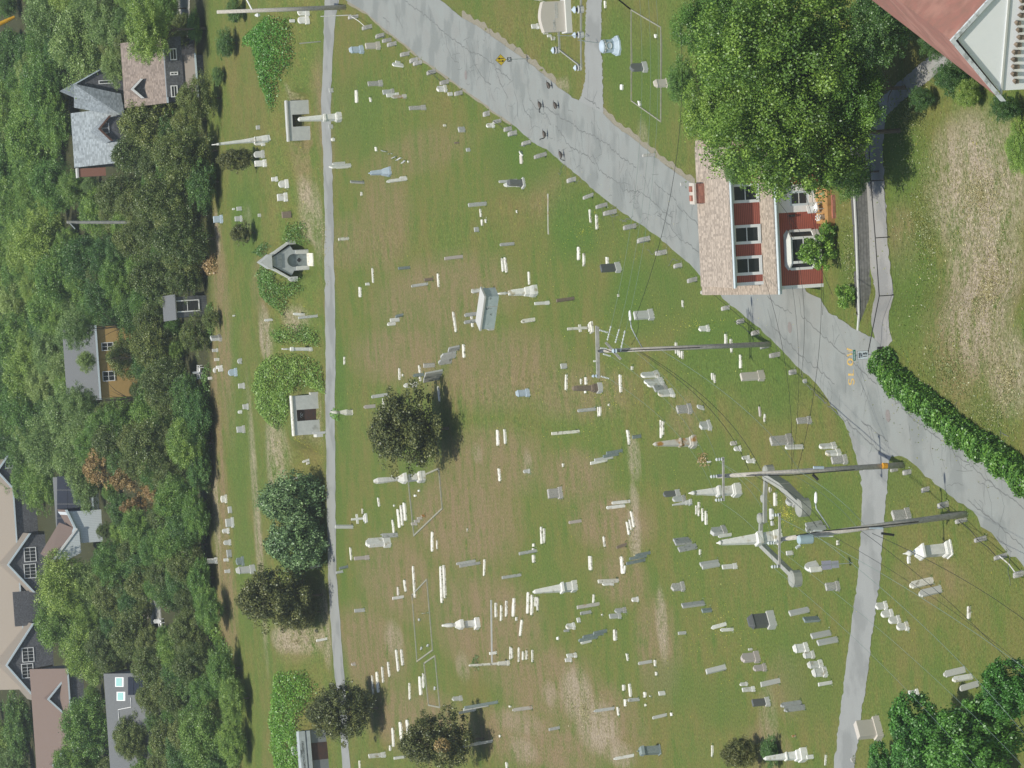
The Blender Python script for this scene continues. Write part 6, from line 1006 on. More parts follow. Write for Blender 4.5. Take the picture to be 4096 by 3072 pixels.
def leafmesh(name, cen, nor, size, tone, m, jit=.75, asp=1.0):
    n = len(cen); rng = np.random
    nr = nor+rng.randn(n, 3)*jit; nr /= np.linalg.norm(nr, axis=1)[:, None]+1e-9
    a = rng.randn(n, 3); t = np.cross(nr, a); t /= np.linalg.norm(t, axis=1)[:, None]+1e-9; b = np.cross(nr, t)
    s = (size*(.6+.8*rng.rand(n)))[:, None]/2; q = np.stack([cen-t*s*asp, cen-b*s*.8, cen+t*s*asp, cen+b*s*.8], 1).reshape(-1, 3)
    me = bpy.data.meshes.new(name); me.vertices.add(4*n); me.vertices.foreach_set('co', q.astype(np.float32).ravel())
    me.loops.add(4*n); me.loops.foreach_set('vertex_index', np.arange(4*n, dtype=np.int32)); me.polygons.add(n); me.polygons.foreach_set('loop_start', np.arange(0, 4*n, 4, dtype=np.int32))
    try: me.polygons.foreach_set('loop_total', np.full(n, 4, np.int32))
    except Exception: pass
    me.update(calc_edges=True); at = me.attributes.new('tone', 'FLOAT', 'POINT'); at.data.foreach_set('value', np.repeat(np.clip(tone, 0, 1), 4).astype(np.float32)); me.materials.append(m); return me
def crown(kind, m, Rr, H, n_cl, per, size, seed, shape='round', base=.12):
    """clusters of leaf cards spread through a crown volume; radius Rr, height H"""
    np.random.seed(seed); rng = np.random; cs = []; rs = []
    while len(cs) < n_cl:
        u = rng.randn(3); u /= np.linalg.norm(u); t = rng.rand()**.45
        if shape == 'round': z = .5+.5*u[2]*t; r = math.sqrt(u[0]**2+u[1]**2)*t; x, y = u[0]*t, u[1]*t
        elif shape == 'cone': z = rng.rand()**1.25; rr = (1-z)**.75*(.55+.45*rng.rand()); a = rng.rand()*6.283; x, y = rr*math.cos(a), rr*math.sin(a)
        else: z = rng.rand()**.8; rr = (math.sin(math.pi*min(1, .12+z*.9))**.55)*(.35+.65*rng.rand()); a = rng.rand()*6.283; x, y = rr*math.cos(a), rr*math.sin(a)
        k = 1+.22*math.sin(3*math.atan2(y, x)+seed)+.14*math.sin(5*math.atan2(y, x)+2*seed)
        cs.append((x*Rr*k*.86, y*Rr*k*.86, H*(base+(1-base)*z*.93))); rs.append(Rr*(.09+.17*rng.rand()))
    cs = np.array(cs); rs = np.array(rs); ct = rng.rand(n_cl)
    N = n_cl*per; ci = np.repeat(np.arange(n_cl), per); d = rng.randn(N, 3); d /= np.linalg.norm(d, axis=1)[:, None]; d[:, 2] = np.where(rng.rand(N) < .7, np.abs(d[:, 2]), d[:, 2])
    fl = np.array([1, 1, .75]); p = cs[ci]+d*(rs[ci]*(.45+.62*rng.rand(N)+.25*(rng.rand(N) < .12)))[:, None]*fl
    tone = .5+(ct[ci]-.5)*.6+rng.randn(N)*.15
    return leafmesh('crown', p, d+np.array([0, 0, .4]), np.full(N, size), tone, m), cs
def trunkmesh(Rr, H, seed, cs, r0=.28):
    rg = random.Random(seed); b = MB(); top = (rg.uniform(-.1, .1)*Rr, rg.uniform(-.1, .1)*Rr, H*.72); b.loft([(0, 0, -.4), (0, 0, H*.12), (top[0]*.5, top[1]*.5, H*.4), top], [r0*1.25, r0, r0*.7, r0*.25], 9)
    for i in rg.sample(range(len(cs)), min(14, len(cs))):
        c = cs[i]; z = min(c[2]*.6, H*.6); f = z/(H*.72); s_ = (top[0]*f, top[1]*f, z); m_ = ((s_[0]+c[0])/2+.1, (s_[1]+c[1])/2, (s_[2]+c[2])/2+.15*Rr*.3); b.loft([s_, m_, tuple(c)], [r0*.4, r0*.22, r0*.06], 6)
    me = bpy.data.meshes.new('trunk'); me.from_pydata([tuple(v) for v in b.v], [], b.f); me.materials.append(TRUNK); me.update(); return me
SPEC = {'bigmaple': (5, 12, 430, 170, .16, 'round', .05), 'maple': (5, 9, 300, 130, .17, 'round', .14), 'lime': (5, 9, 300, 130, .17, 'round', .14), 'dark': (5, 9, 260, 120, .19, 'round', .12), 'silver': (5, 9, 320, 120, .17, 'round', .12), 'pine': (4.5, 8, 280, 120, .16, 'bush', .12), 'rusty': (4, 8, 120, 80, .20, 'bush', .15),
        'spruce': (3, 4, 260, 70, .15, 'bush', .02), 'juniper': (3.4, 6.5, 260, 110, .15, 'bush', .06), 'vivid': (5, 9, 150, 210, .26, 'round', .14), 'shrub': (1.5, 2, 80, 70, .12, 'round', .0)}
PROTO = {}
def proto(kind, var):
    if (kind, var) not in PROTO:
        Rr, H, n, per, sz, shp, ba = SPEC[kind]; lm = LEAF[{'shrub': 'hedge'}.get(kind, kind)]; c, cs = crown(kind, lm, Rr, H, n, per, sz, 11+var*7+len(kind)*3, shp, ba); PROTO[(kind, var)] = (c, trunkmesh(Rr, H, var+5, cs, 0.032*Rr if kind != 'shrub' else .04), Rr, H)
    return PROTO[(kind, var)]
TN = {'bigmaple': ('broadleaf_tree', 'tall maple'), 'vivid': ('broadleaf_tree', 'vivid green maple'), 'maple': ('broadleaf_tree', 'mid green leafy tree'), 'lime': ('broadleaf_tree', 'bright light green leafy tree'), 'dark': ('broadleaf_tree', 'dark green leafy tree'), 'silver': ('broadleaf_tree', 'pale silvery green tree'), 'pine': ('pine_tree', 'olive brown pine tree'), 'rusty': ('pine_tree', 'rust brown dying pine'), 'spruce': ('spruce_bush', 'blue green spreading conifer'), 'juniper': ('juniper_tree', 'dark olive juniper'), 'shrub': ('garden_shrub', 'bright green shrub')}
S_ = 1.85171; rgT = random.Random(12); cntT = [0]
def tree(kind, cx, cy, rx, ry, lab=None, grp='trees of the wood beyond the terrace', bs=1.0, hmin=0):
    px, py = cx*S_, cy*S_; bx = px+rx*S_*bs; g = G(bx, py-(rx*S_*bs)*.07); s = scl(g); ph = PITCH+(bx-2048)/FPX
    Rw = ry*S_/s; H = max(1.0, ((rx*S_*(1+bs))/s-Rw*.6*math.sin(ph))/math.cos(ph)); cntT[0] += 1; var = cntT[0] % (3 if kind in ('maple', 'pine', 'silver', 'lime') else 2)
    c, t, R0, H0 = proto(kind, var); nm, lk = TN[kind]; z = Tf(g[0], g[1]); r_ = root(nm, (g[0], g[1], z), lab, 'tree' if kind != 'shrub' else 'shrub', grp, (px, py), None if lab else lk)
    yawr = rgT.uniform(0, 6.28)
    for n_, me in (('crown', c), ('trunk', t)): o = bpy.data.objects.new(n_, me); COL.objects.link(o); o.parent = r_; hc = max(0, (bs-1)*rx*S_/s/math.cos(ph)) if n_ == 'crown' else 0; dy_ = {'juniper': 1.55, 'bigmaple': 1.3, 'spruce': 1.3}.get(kind, 1) if n_ == 'crown' else 1; o.scale = (Rw/R0, Rw/R0*dy_, (H-hc)/H0); o.location = (0, 0, hc); o.rotation_euler = (0, 0, yawr if dy_ == 1 else (cntT[0] % 2)*math.pi); o['_o'] = (0, 0, 0)
    r_['_h'] = H; r_['_w'] = Rw; return r_
W_ = """dark 14 12 26 30|silver 110 30 62 62|silver 175 95 75 85|silver 235 50 55 60|dark 20 120 45 60|maple 95 190 55 70|maple 20 230 50 60|maple 70 300 60 70|maple 122 270 42 60|maple 20 360 50 70|maple 115 400 55 60|maple 40 450 60 60|lime 92 520 70 60|maple 20 560 50 60|maple 130 600 60 60|silver 40 650 50 60|maple 110 665 55 55|maple 40 730 60 60|silver 110 760 45 60|lime 60 810 60 60|dark 185 560 60 50|maple 215 460 48 48|dark 225 640 50 42|silver 150 890 60 60|maple 60 880 60 60|silver 110 960 66 60|dark 55 985 45 50|maple 95 1050 45 50|silver 165 985 55 55|silver 185 1055 36 42|
pine 330 265 72 65|pine 425 215 45 50|pine 300 335 60 60|pine 395 330 66 60|pine 262 425 56 52|pine 365 430 76 60|dark 432 395 36 56|pine 305 515 60 50|pine 392 520 64 60|pine 345 600 66 56|pine 398 600 42 40|maple 255 600 45 42|pine 335 745 55 55|pine 418 725 32 42|dark 290 690 50 42|dark 400 860 40 50|pine 280 770 50 50|pine 360 820 58 50|dark 425 900 32 60|maple 330 890 50 50|maple 405 960 50 50|pine 330 960 66 60|pine 255 950 56 50|rusty 228 1010 48 46|rusty 290 1035 50 38|rusty 345 1060 36 30|rusty 300 1095 40 22|dark 425 1000 32 60|maple 385 1085 55 50|maple 305 1140 48 45|maple 425 1115 34 50|maple 385 1180 56 50|maple 250 1215 56 46|lime 148 1265 74 66|lime 132 1345 66 66|lime 190 1410 62 60|pine 300 1190 46 42|pine 245 1290 46 50|pine 285 1375 50 60|pine 240 1430 36 36|maple 430 1250 30 50|maple 452 1315 36 46|pine 410 1360 46 46|pine 340 1440 56 50|pine 425 1435 54 50|maple 478 1445 36 50|lime 500 1510 34 50|pine 400 1510 56 46|maple 195 1560 66 60|pine 290 1585 46 46|pine 370 1600 50 60|lime 440 1585 62 66|maple 500 1605 34 50|maple 170 1640 60 46|dark 30 1425 40 50|dark 35 1560 38 66|lime 25 1340 36 40|dark 330 160 30 36|silver 250 140 36 42"""
WOODS = []
for a in W_.replace('\n', '').split('|'):
    v = a.split(); c4 = [float(x) for x in v[1:]]; tree(v[0], c4[0], c4[1], c4[2]*1.12, c4[3]*1.15); WOODS.append(c4)
CLEAR = [(155, 175, 275, 360), (280, 150, 438, 212), (428, 0, 474, 188), (200, 725, 272, 840), (384, 650, 428, 668), (118, 1040, 205, 1165), (-40, 1105, 108, 1500), (86, 1135, 185, 1215), (70, 1425, 162, 1700), (238, 1450, 300, 1600), (336, 1322, 352, 1344), (415, 785, 445, 815), (-10, 20, 40, 55), (140, 470, 200, 490)]
rf = random.Random(31)
for gx in range(-20, 470, 22):
    for gy in range(-20, 1690, 22):
        x, y = gx+rf.uniform(-8, 8), gy+rf.uniform(-8, 8); edge = np.interp(y, [0, 190, 250, 380, 1380, 1450, 1659], [425, 430, 470, 450, 445, 500, 525])
        if x > edge-28 or min((x-q[0])**2+(y-q[1])**2 for q in WOODS) < 33**2: continue
        r = rf.uniform(38, 52)
        if any(x+r > c[0] and x-r < c[2] and y+r > c[1] and y-r < c[3] and x+r > c[0]+10 for c in CLEAR):
            r = 24
            if any(x+r > c[0] and x-r < c[2] and y+r > c[1] and y-r < c[3] for c in CLEAR): continue
        kd = rf.choice(['silver', 'maple', 'lime', 'maple', 'dark'] if x < 220 else ['pine', 'pine', 'maple', 'dark']); tree(kd, x, y, r, r); WOODS.append([x, y, r, r])
for a in """dark 486 95 26 36 dark shrub by the far driveway, below the top pole|dark 505 25 24 30 dark leafy shrub where the far driveway leaves the top edge|dark 470 165 16 24 small dark shrub at the driveway end|maple 420 60 20 40 green shrub left of the driveway strip|juniper 506 345 42 30 small olive juniper beside the white terrace obelisk|juniper 520 505 26 26 little olive tree standing on the mown terrace|pine 455 690 22 28 low dark pine overhanging the terrace edge|spruce 622 1080 72 72 upper blue green spreading conifer on the bank|spruce 632 1172 68 78 lower blue green spreading conifer on the bank|juniper 590 1292 88 76 very dark spreading conifer at the lower end of the bank|juniper 640 1325 44 44 smaller dark conifer leaning over the footpath|juniper 868 932 84 98 round dark juniper standing alone on the lawn|juniper 728 1535 74 74 dark juniper hiding the end of the far footpath|juniper 940 1602 88 70 large dark juniper with a browned patch at the bottom edge|juniper 1594 1625 44 40 small dark juniper near the bottom edge centre right|dark 1660 1622 22 40 thin dark juniper right beside the small one""".split('|'):  # last entry: added dark crown standing in for the small juniper's shadow
    v = a.split(); tree(v[0], *[float(x) for x in v[1:5]], lab=' '.join(v[5:]), grp='trees and conifers in the cemetery', bs=1.2 if v[0] == 'juniper' else 1)
BT = 'trees crowding the red house'
tree('bigmaple', 1680, 110, 225, 150, 'huge maple at the top edge casting shade on the lower lane', BT, 1.2); tree('bigmaple', 1690, 300, 205, 140, 'huge maple hanging over the red house roof and door', BT, 1.24); tree('bigmaple', 1560, 240, 110, 100, 'maple overhanging the red house chimney', BT, 1.6); tree('bigmaple', 1530, 60, 95, 90, 'maple at the top edge left of the huge maples', BT, 1.3); tree('bigmaple', 1800, 200, 120, 120, 'right hand maple above the shaded lane', BT, 1.3); tree('dark', 1890, 60, 90, 85, 'dark maple between the huge maples and the red roofed building', BT, 1.25); tree('maple', 1830, 375, 62, 62, 'low leafy bough above the timber retaining wall', BT, 1.1); tree('maple', 1470, 180, 40, 60, 'small maple limb tree at the left of the huge maples', BT, 1.5); tree('maple', 1600, 370, 45, 40, 'leafy bough reaching over the house ridge', BT, 5.2)
tree('lime', 320, 70, 62, 80, 'yellow green tree leaning over the brown shingle cottage', BT, 2.0); tree('silver', 168, 712, 50, 44, 'pale tree over the upper end of the grey roof of the yellow house', BT, 3.6); tree('silver', 172, 868, 50, 42, 'pale tree over the lower end of the grey roof of the yellow house', BT, 3.6); tree('silver', 188, 780, 26, 24, 'small pale crown in front of the yellow house roof', BT, 6.2); tree('pine', 322, 1505, 34, 44, 'olive pine in front of the skylight roof', BT, 1.4); tree('pine', 285, 1610, 40, 40, 'olive pine at the lower end of the skylight roof', BT, 1.6); tree('maple', 350, 1270, 46, 40, 'leafy tree filling the dark garden gap', BT, 1.0); tree('pine', 410, 1290, 40, 40, 'olive pine at the right of the dark garden gap', BT, 1.0)
tree('silver', 300, 150, 34, 40, 'pale tree between grey and brown roofs', BT, 2.4)
for a in """shrub 1762 545 46 42 bright rounded shrub in front of the red house bay window|shrub 1822 640 26 30 low rounded shrub on the red house lawn|shrub 1786 500 20 24 small shrub by the porch step|dark 2052 165 50 46 shrubby tree below the eave of the white gabled building|dark 2020 95 46 40 bushy tree left of the white gabled building|lime 2090 205 34 34 light green shrub at the gable corner of the white building|dark 2170 235 40 34 dark shrub at the right edge under the white wall|maple 2196 320 26 66 leafy bush on the right edge below the white building|dark 1990 215 34 30 dark bush in the shade between maple and white building""".split('|'):
    v = a.split(); tree(v[0], *[float(x) for x in v[1:5]], lab=' '.join(v[5:]), grp='shrubs in the gardens')
G2 = 'maples in the bottom right corner'
tree('vivid', 1985, 1585, 96, 92, 'maple nearest the cemetery lane in the bottom right corner', G2, 1.3); tree('vivid', 2110, 1600, 130, 100, 'middle maple of the bottom right corner', G2, 1.3); tree('vivid', 2190, 1490, 100, 70, 'maple reaching highest on the bottom right edge', G2, 1.3); tree('vivid', 2080, 1650, 90, 80, 'dark lower maple in the bottom right corner', G2, 1.2); tree('vivid', 1900, 1650, 40, 50, 'lowest maple bough beside the lane at the bottom edge', G2, 1.1)
# sheets of creeper and shrubs grown over the bank: leaf cards over an outline
def inside(P, x, y):
    c = np.zeros(len(x), bool); n = len(P)
    for i in range(n):
        x1, y1 = P[i]; x2, y2 = P[(i+1) % n]; k = ((y1 > y) != (y2 > y)) & (x < (x2-x1)*(y-y1)/(y2-y1+1e-9)+x1); c ^= k
    return c
def cover(pts, h, dens, m, size, lab, name, cat, seed=1, kind=None, lump=.6):
    P = [tuple(G(x*S_, y*S_)[:2]) for x, y in pts]; a = np.array(P); lo, hi = a.min(0), a.max(0); rng = np.random.RandomState(seed); np.random.seed(seed)
    n = int((hi[0]-lo[0])*(hi[1]-lo[1])*dens); x = rng.uniform(lo[0], hi[0], n); y = rng.uniform(lo[1], hi[1], n); k = inside(P, x, y); x, y = x[k], y[k]
    e = np.full(len(x), 9.0)
    for i in range(len(P)):
        p, q = np.array(P[i]), np.array(P[(i+1) % len(P)]); d = q-p; t = np.clip(((x-p[0])*d[0]+(y-p[1])*d[1])/(d@d), 0, 1); e = np.minimum(e, np.hypot(x-p[0]-t*d[0], y-p[1]-t*d[1]))
    l1 = .5+.5*np.sin(x*1.9+seed)*np.sin(y*1.6+2*seed); l2 = .5+.5*np.sin(x*4.3+1)*np.sin(y*3.7); env = np.clip(e/(h*.8+.05), .05, 1)**.6*h*(1-lump+lump*(.6*l1+.4*l2)); kp = rng.rand(len(x)) < np.clip(e/.7, .25, 1); x, y, env, l1, l2 = x[kp], y[kp], env[kp], l1[kp], l2[kp]; z = T(x, y)+env*(.45+.55*rng.rand(len(x)))
    tone = .32+.3*l1+.18*l2+rng.randn(len(x))*.1; me = leafmesh(name, np.stack([x, y, z], 1)-np.array([P[0][0], P[0][1], 0]), np.tile([0, -.2, 1.0], (len(x), 1)), np.full(len(x), size), tone, m, .7)
    o = bpy.data.objects.new(name, me); COL.objects.link(o); o.location = (P[0][0], P[0][1], 0)
    if kind: o['kind'] = kind; o['label'] = lab; o['category'] = cat
    else: tag(o, lab, cat, 'green mounds on the bank')
cover([(560, 50), (580, 30), (635, 40), (640, 110), (636, 145), (605, 180), (600, 230), (585, 245), (575, 200), (550, 100), (525, 100), (530, 75)], 1.0, 135, LEAF['ivy'], .17, 'bright ivy mound below the top pole on the bank', 'ivy_mound', 'ivy', 3)
cover([(622, 480), (665, 475), (674, 520), (655, 540), (612, 518)], .9, 162, LEAF['maple'], .15, 'ivy bush right above the peaked tomb', 'ivy_bush', 'ivy', 4)
cover([(566, 565), (600, 585), (628, 600), (668, 590), (665, 620), (630, 655), (620, 690), (600, 670), (568, 640)], 1.1, 144, LEAF['maple'], .16, 'ivy mass hanging below the peaked tomb', 'ivy_bush', 'ivy', 5)
cover([(545, 545), (572, 520), (590, 530), (570, 560)], .8, 126, LEAF['dark'], .15, 'small ivy clump left of the peaked tomb tip', 'ivy_bush', 'ivy', 6)
cover([(585, 720), (610, 700), (660, 700), (692, 715), (697, 750), (670, 748), (620, 745), (605, 745)], 1.3, 144, LEAF['maple'], .16, 'green shrub clump above the slim statue column', 'bank_shrub', 'shrub', 7)
cover([(570, 780), (600, 762), (660, 764), (698, 790), (706, 850), (628, 850), (630, 880), (605, 932), (565, 890), (560, 820)], 1.5, 144, LEAF['maple'], .17, 'large green shrub mound above the tomb with rusty door', 'bank_shrub', 'shrub', 8)
cover([(600, 1450), (660, 1445), (690, 1480), (690, 1560), (680, 1600), (655, 1659), (630, 1700), (600, 1659), (590, 1560)], 1.1, 144, LEAF['ivy'], .17, 'yellow green ivy slope round the bottom edge tomb', 'ivy_mound', 'ivy', 9)
cover([(450, 655), (462, 650), (466, 720), (452, 760)], .8, 90, LEAF['dark'], .17, 'narrow dark hedge strip at the wood edge', 'hedge_strip', 'hedge', 10)
cover([(443, 1080), (455, 1075), (448, 1180), (452, 1300), (500, 1400), (522, 1480), (528, 1560), (515, 1560), (480, 1420), (440, 1300)], 1.4, 72, LEAF['maple'], .2, 'leafy undergrowth fringe along the lower wood edge', 'undergrowth', 'undergrowth', 11)
cover([(448, 1570*.5), (456, 780), (458, 900), (460, 1060), (448, 1070), (440, 900)], 1.3, 72, LEAF['dark'], .2, 'dark undergrowth fringe along the middle wood edge', 'undergrowth', 'undergrowth', 12)
# ivy actually clinging round tomb 2
# hedge along the lower road
def hedge():
    base = [(3562, 1400), (3600, 1490), (3680, 1560), (3790, 1640), (3900, 1740), (4000, 1800), (4110, 1880), (4250, 2010)]; P_ = resample([PZ(*p)[:2] for p in base], 400); rng = np.random.RandomState(2); np.random.seed(2); n = 42000
    i = rng.randint(0, 399, n); t = rng.rand(n)[:, None]; c = P_[i]+(P_[i+1]-P_[i])*t; d = P_[i+1]-P_[i]; d /= np.linalg.norm(d, axis=1)[:, None]; nr = np.stack([-d[:, 1], d[:, 0]], 1)
    hw, H = .62, 1.5; side = rng.rand(n); u = np.where(side < .5, rng.uniform(-1, 1, n), np.where(side < .75, -1, 1.0)); ww = np.where(side < .5, 1.0, rng.rand(n)); bump = 1+.12*np.sin(i*.13)+.1*np.sin(i*.41+1); end = np.clip(i/8.0, .3, 1)
    rr = hw*bump*end*np.where(side < .5, 1, 1-.25*np.abs(ww-.4)); x = c+nr*(u*rr+rng.randn(n)*.09)[:, None]; z = T(x[:, 0], x[:, 1])+H*bump*end*(ww+rng.randn(n)*.05)*(1-.12*u*u)
    nor = np.stack([nr[:, 0]*u, nr[:, 1]*u, np.where(side < .5, 1.2, .2)], 1); tone = .45+.2*np.sin(i*.23)+rng.randn(n)*.2
    o0 = P_[0]; me = leafmesh('leaves', np.stack([x[:, 0]-o0[0], x[:, 1]-o0[1], z], 1), nor, np.full(n, .15), tone, LEAF['hedge'], .6); o = bpy.data.objects.new('roadside_hedge', me); COL.objects.link(o); o.location = (o0[0], o0[1], 0); tag(o, 'long clipped green hedge along the road at the right edge', 'hedge')
hedge()
cover([(720, 880), (738, 885), (736, 912), (720, 905)], .8, 162, LEAF['hedge'], .14, 'leafy little plant growing round the weathered statue', 'small_plant', 'plant', 15)
cover([(1508, 980), (1530, 978), (1535, 1005), (1515, 1008)], .7, 198, LEAF['dryleaf'], .12, 'dry brown flower clump in the lawn right of the stained obelisk', 'dried_plant', 'plant', 16)
cover([(1026, 1415), (1036, 1412), (1036, 1448), (1028, 1450)], 1.1, 198, LEAF['dark'], .12, 'spindly dark green shrub beside the thin pale pillar', 'small_plant', 'plant', 17)
cover([(436, 560), (470, 545), (472, 590), (440, 600)], 1.2, 90, LEAF['dryleaf'], .2, 'heap of cut brown branches at the terrace edge', 'brush_pile', 'branches', 18)
# rough grass: tufts over the tan field, dandelions in the lawn
def tufts(rects, n, h, m, lab, name, seed):
    rng = np.random.RandomState(seed); np.random.seed(seed); X = []
    for cx, cy, rx, ry, k in rects:
        c = G(cx*S_, cy*S_); e1 = G((cx+rx)*S_, cy*S_); e2 = G((cx-rx)*S_, cy*S_); hy = abs(e1[1]-e2[1])/2; hx = ry*S_/scl(c); q = int(n*k); r = np.abs(rng.randn(q))*.55; a = rng.rand(q)*6.283; X.append(np.stack([c[0]+hx*r*np.cos(a), c[1]+hy*r*np.sin(a)], 1))
    X = np.concatenate(X); z = T(X[:, 0], X[:, 1])+h*.4; np.random.seed(seed)
    me = leafmesh(name, np.stack([X[:, 0], X[:, 1], z], 1), np.tile([0, -.4, 1.0], (len(X), 1)), np.full(len(X), h), rng.rand(len(X)), m, .8, .4); o = bpy.data.objects.new(name, me); COL.objects.link(o); o['kind'] = 'stuff'; o['label'] = lab; o['category'] = 'grass'
STRAW = leafmat('straw_grass', (.20, .165, .10), (.30, .25, .16), (.40, .35, .24), .2, 0); FLD = leafmat('field_grass', (.10, .15, .04), (.16, .20, .07), (.26, .27, .12), .2, 0)
tufts([(2120, 420, 110, 180, 1), (2140, 620, 80, 180, 1), (2180, 820, 50, 90, .4), (1370, 1150, 14, 60, .05), (1260, 1530, 50, 60, .2), (575, 730, 16, 60, .1), (640, 1385, 60, 30, .15), (690, 900, 12, 60, .06), (700, 500, 16, 120, .1)], 2600, .16, STRAW, 'straw coloured rough grass', 'straw_grass', 21)
tufts([(2000, 500, 70, 200, 1), (2050, 800, 130, 160, 1), (1960, 260, 60, 120, .5), (2140, 900, 100, 100, .5), (1835, 560, 30, 120, .3)], 2600, .16, FLD, 'rough green grass of the near field', 'field_grass', 22)
DAN = leafmat('yellow_flowers', (.4, .38, .03), (.5, .46, .04), (.6, .55, .08), .2, 0)
tufts([(1700, 1110, 60, 60, 1), (1300, 850, 300, 300, 1.2), (1260, 500, 200, 100, .5), (1560, 1350, 150, 150, .6), (660, 950, 30, 60, .7), (1500, 700, 200, 100, .5)], 500, .09, DAN, 'tiny yellow flowers dotted in the lawn', 'lawn_flowers', 23)
# ---------------------------------------------------------------- geese
def goose(px, py, yaw, walk, head, lab):
    g = G(px, py); r_ = root('canada_goose', g, lab, 'goose', 'canada geese crossing the road'); fr = frame(g, yaw); P = lambda u, v, w_: fr(u, v, w_)
    b = MB(); b.loft([P(.30, 0, .36), P(.24, 0, .37), P(.12, 0, .35), P(0, 0, .33), P(-.14, 0, .35), P(-.28, 0, .40), P(-.36, 0, .43)], [(.03, .03), (.09, .08), (.15, .13), (.165, .145), (.14, .115), (.07, .05), (.02, .03)], 12)
    b.mi = 1; hd = {'down': [(.27, .38), (.36, .36), (.43, .24), (.46, .12), (.5, .06)], 'up': [(.27, .38), (.33, .5), (.35, .64), (.37, .74), (.43, .76)], 'low': [(.27, .38), (.38, .44), (.47, .47), (.56, .46), (.62, .44)], 'back': [(.24, .4), (.18, .47), (.08, .48), (0, .46), (-.05, .45)]}[head]
    b.loft([P(u, 0, w_) for u, w_ in hd], [.055, .04, .034, .042, .03], 8); e = hd[-1]; p = hd[-2]; d = (e[0]-p[0], e[1]-p[1]); l = math.hypot(*d)+1e-6; b.loft([P(e[0], 0, e[1]), P(e[0]+d[0]/l*.07, 0, e[1]+d[1]/l*.07)], [.022, .01], 6)
    b.loft([P(-.30, 0, .44), P(-.40, 0, .47), P(-.50, 0, .45)], [(.05, .02), (.045, .015), (.02, .01)], 8)
    for s_ in (-.05, .05): b.loft([P(.02+walk*s_*2, s_, .22), P(.0+walk*s_*2, s_, .1), P(.01+walk*s_*2.4, s_, 0)], [.02, .014, .014], 6); b.loft([P(.0+walk*s_*2.4, s_, .01), P(.1+walk*s_*2.4, s_, .01)], [(.035, .012), (.045, .008)], 6)
    b.mi = 2; b.loft([P(-.30, 0, .36), P(-.36, 0, .41), P(-.42, 0, .445)], [(.06, .05), (.05, .03), (.02, .02)], 8)
    b.build('body', [mat('goose_brown', (.17, .145, .125), (.11, .095, .085), 14, .8, .8), mat('goose_black', (.015, .015, .015), None, 4, .6), WPAINT], r_, smooth=True)
    for s_ in (-1, 1): MB().loft([P(.14, s_*.13, .39), P(-.02, s_*.155, .40), P(-.2, s_*.11, .44), P(-.34, s_*.04, .47)], [(.03, .05), (.03, .07), (.025, .05), (.01, .015)], 8).build('wing', mat('goose_wing', (.13, .11, .095), (.08, .07, .06), 20, .8, .8), r_, smooth=True)
zz = lambda x, y, w_=2133: (2120+x*180/2133, 300+y*180/2133)
goose(*zz(1075, 490), -math.pi/2-1.2, 0, 'back', 'goose preening nearest the gravel verge, topmost of the five'); goose(*zz(655, 1420), math.pi+.15, 1, 'low', 'striding goose with neck stretched low toward the picture bottom'); goose(*zz(1395, 1440), math.pi+.3, 0, 'back', 'goose preening nearest the side lane')
y2 = lambda x, y: (2120+x*180/1866, 500+y*180/1866)
goose(*y2(760, 385), math.pi-.1, 1, 'up', 'goose walking mid road with white rump and curved neck'); goose(*y2(1440, 1230), math.pi+.1, 0, 'down', 'goose at the lower road edge lowering its head')

def stone_tufts():
    X = []; rng = np.random.RandomState(9); np.random.seed(9)
    for o in list(COL.objects):
        if o.parent is None and o.name.split('.')[0] in ('headstone', 'flat_gravestone', 'gravestone_monument', 'granite_post', 'grave_marker', 'obelisk', 'urn_monument', 'statue_monument', 'carved_monument', 'stone_pillar', 'utility_pole'):
            vs = []; k = o.location
            for m_ in [o]+list(o.children):
                if m_.type == 'MESH': vs += [tuple(v.co) for v in m_.data.vertices]
            a = np.array(vs); low = a[a[:, 2] < a[:, 2].min()+.25]; x0, x1, y0, y1 = low[:, 0].min(), low[:, 0].max(), low[:, 1].min(), low[:, 1].max()
            c = low[:, :2].mean(0); nn = int(10+14*(x1-x0+y1-y0))
            idx = rng.randint(0, len(low), nn); q = low[idx, :2]; j = low[rng.randint(0, len(low), nn), :2]; t = rng.rand(nn)[:, None]; p = q+(j-q)*t; d = p-c; l = np.linalg.norm(d, axis=1)[:, None]+1e-6
            X.append(np.stack([k.x+p[:, 0]+d[:, 0]/l[:, 0]*.08+rng.randn(nn)*.05, k.y+p[:, 1]+d[:, 1]/l[:, 0]*.08-.05+rng.randn(nn)*.06], 1))
    X = np.concatenate(X); z = T(X[:, 0], X[:, 1])+.05
    me = leafmesh('stone_tufts', np.stack([X[:, 0], X[:, 1], z], 1), np.tile([0, -.6, .8], (len(X), 1)), np.full(len(X), .13), rng.rand(len(X))*.8, leafmat('tuft_grass', (.05, .09, .02), (.10, .15, .035), (.17, .19, .07), .2, 0), .6, .5); o = bpy.data.objects.new('stone_tufts', me); COL.objects.link(o); o['kind'] = 'stuff'; o['label'] = 'untrimmed grass round the gravestones'; o['category'] = 'grass'
stone_tufts()

def browned():
    o = [t['o'] for t in THINGS if 'browned patch' in t['o']['label']][0]; H, Rw = o['_h'], o['_w']; np.random.seed(77); n = 700; d = np.random.randn(n, 3); d /= np.linalg.norm(d, axis=1)[:, None]
    me = leafmesh('browned_foliage', np.array([0, -Rw*1.25, H*.62])+d*np.array([.75, .5, .8])*(.5+.5*np.random.rand(n))[:, None], d+np.array([0, -.5, .3]), np.full(n, .15), np.random.rand(n), LEAF['rusty'], .6); b = bpy.data.objects.new('browned_foliage', me); COL.objects.link(b); b.parent = o; b['label'] = 'rust brown dead patch'
browned()
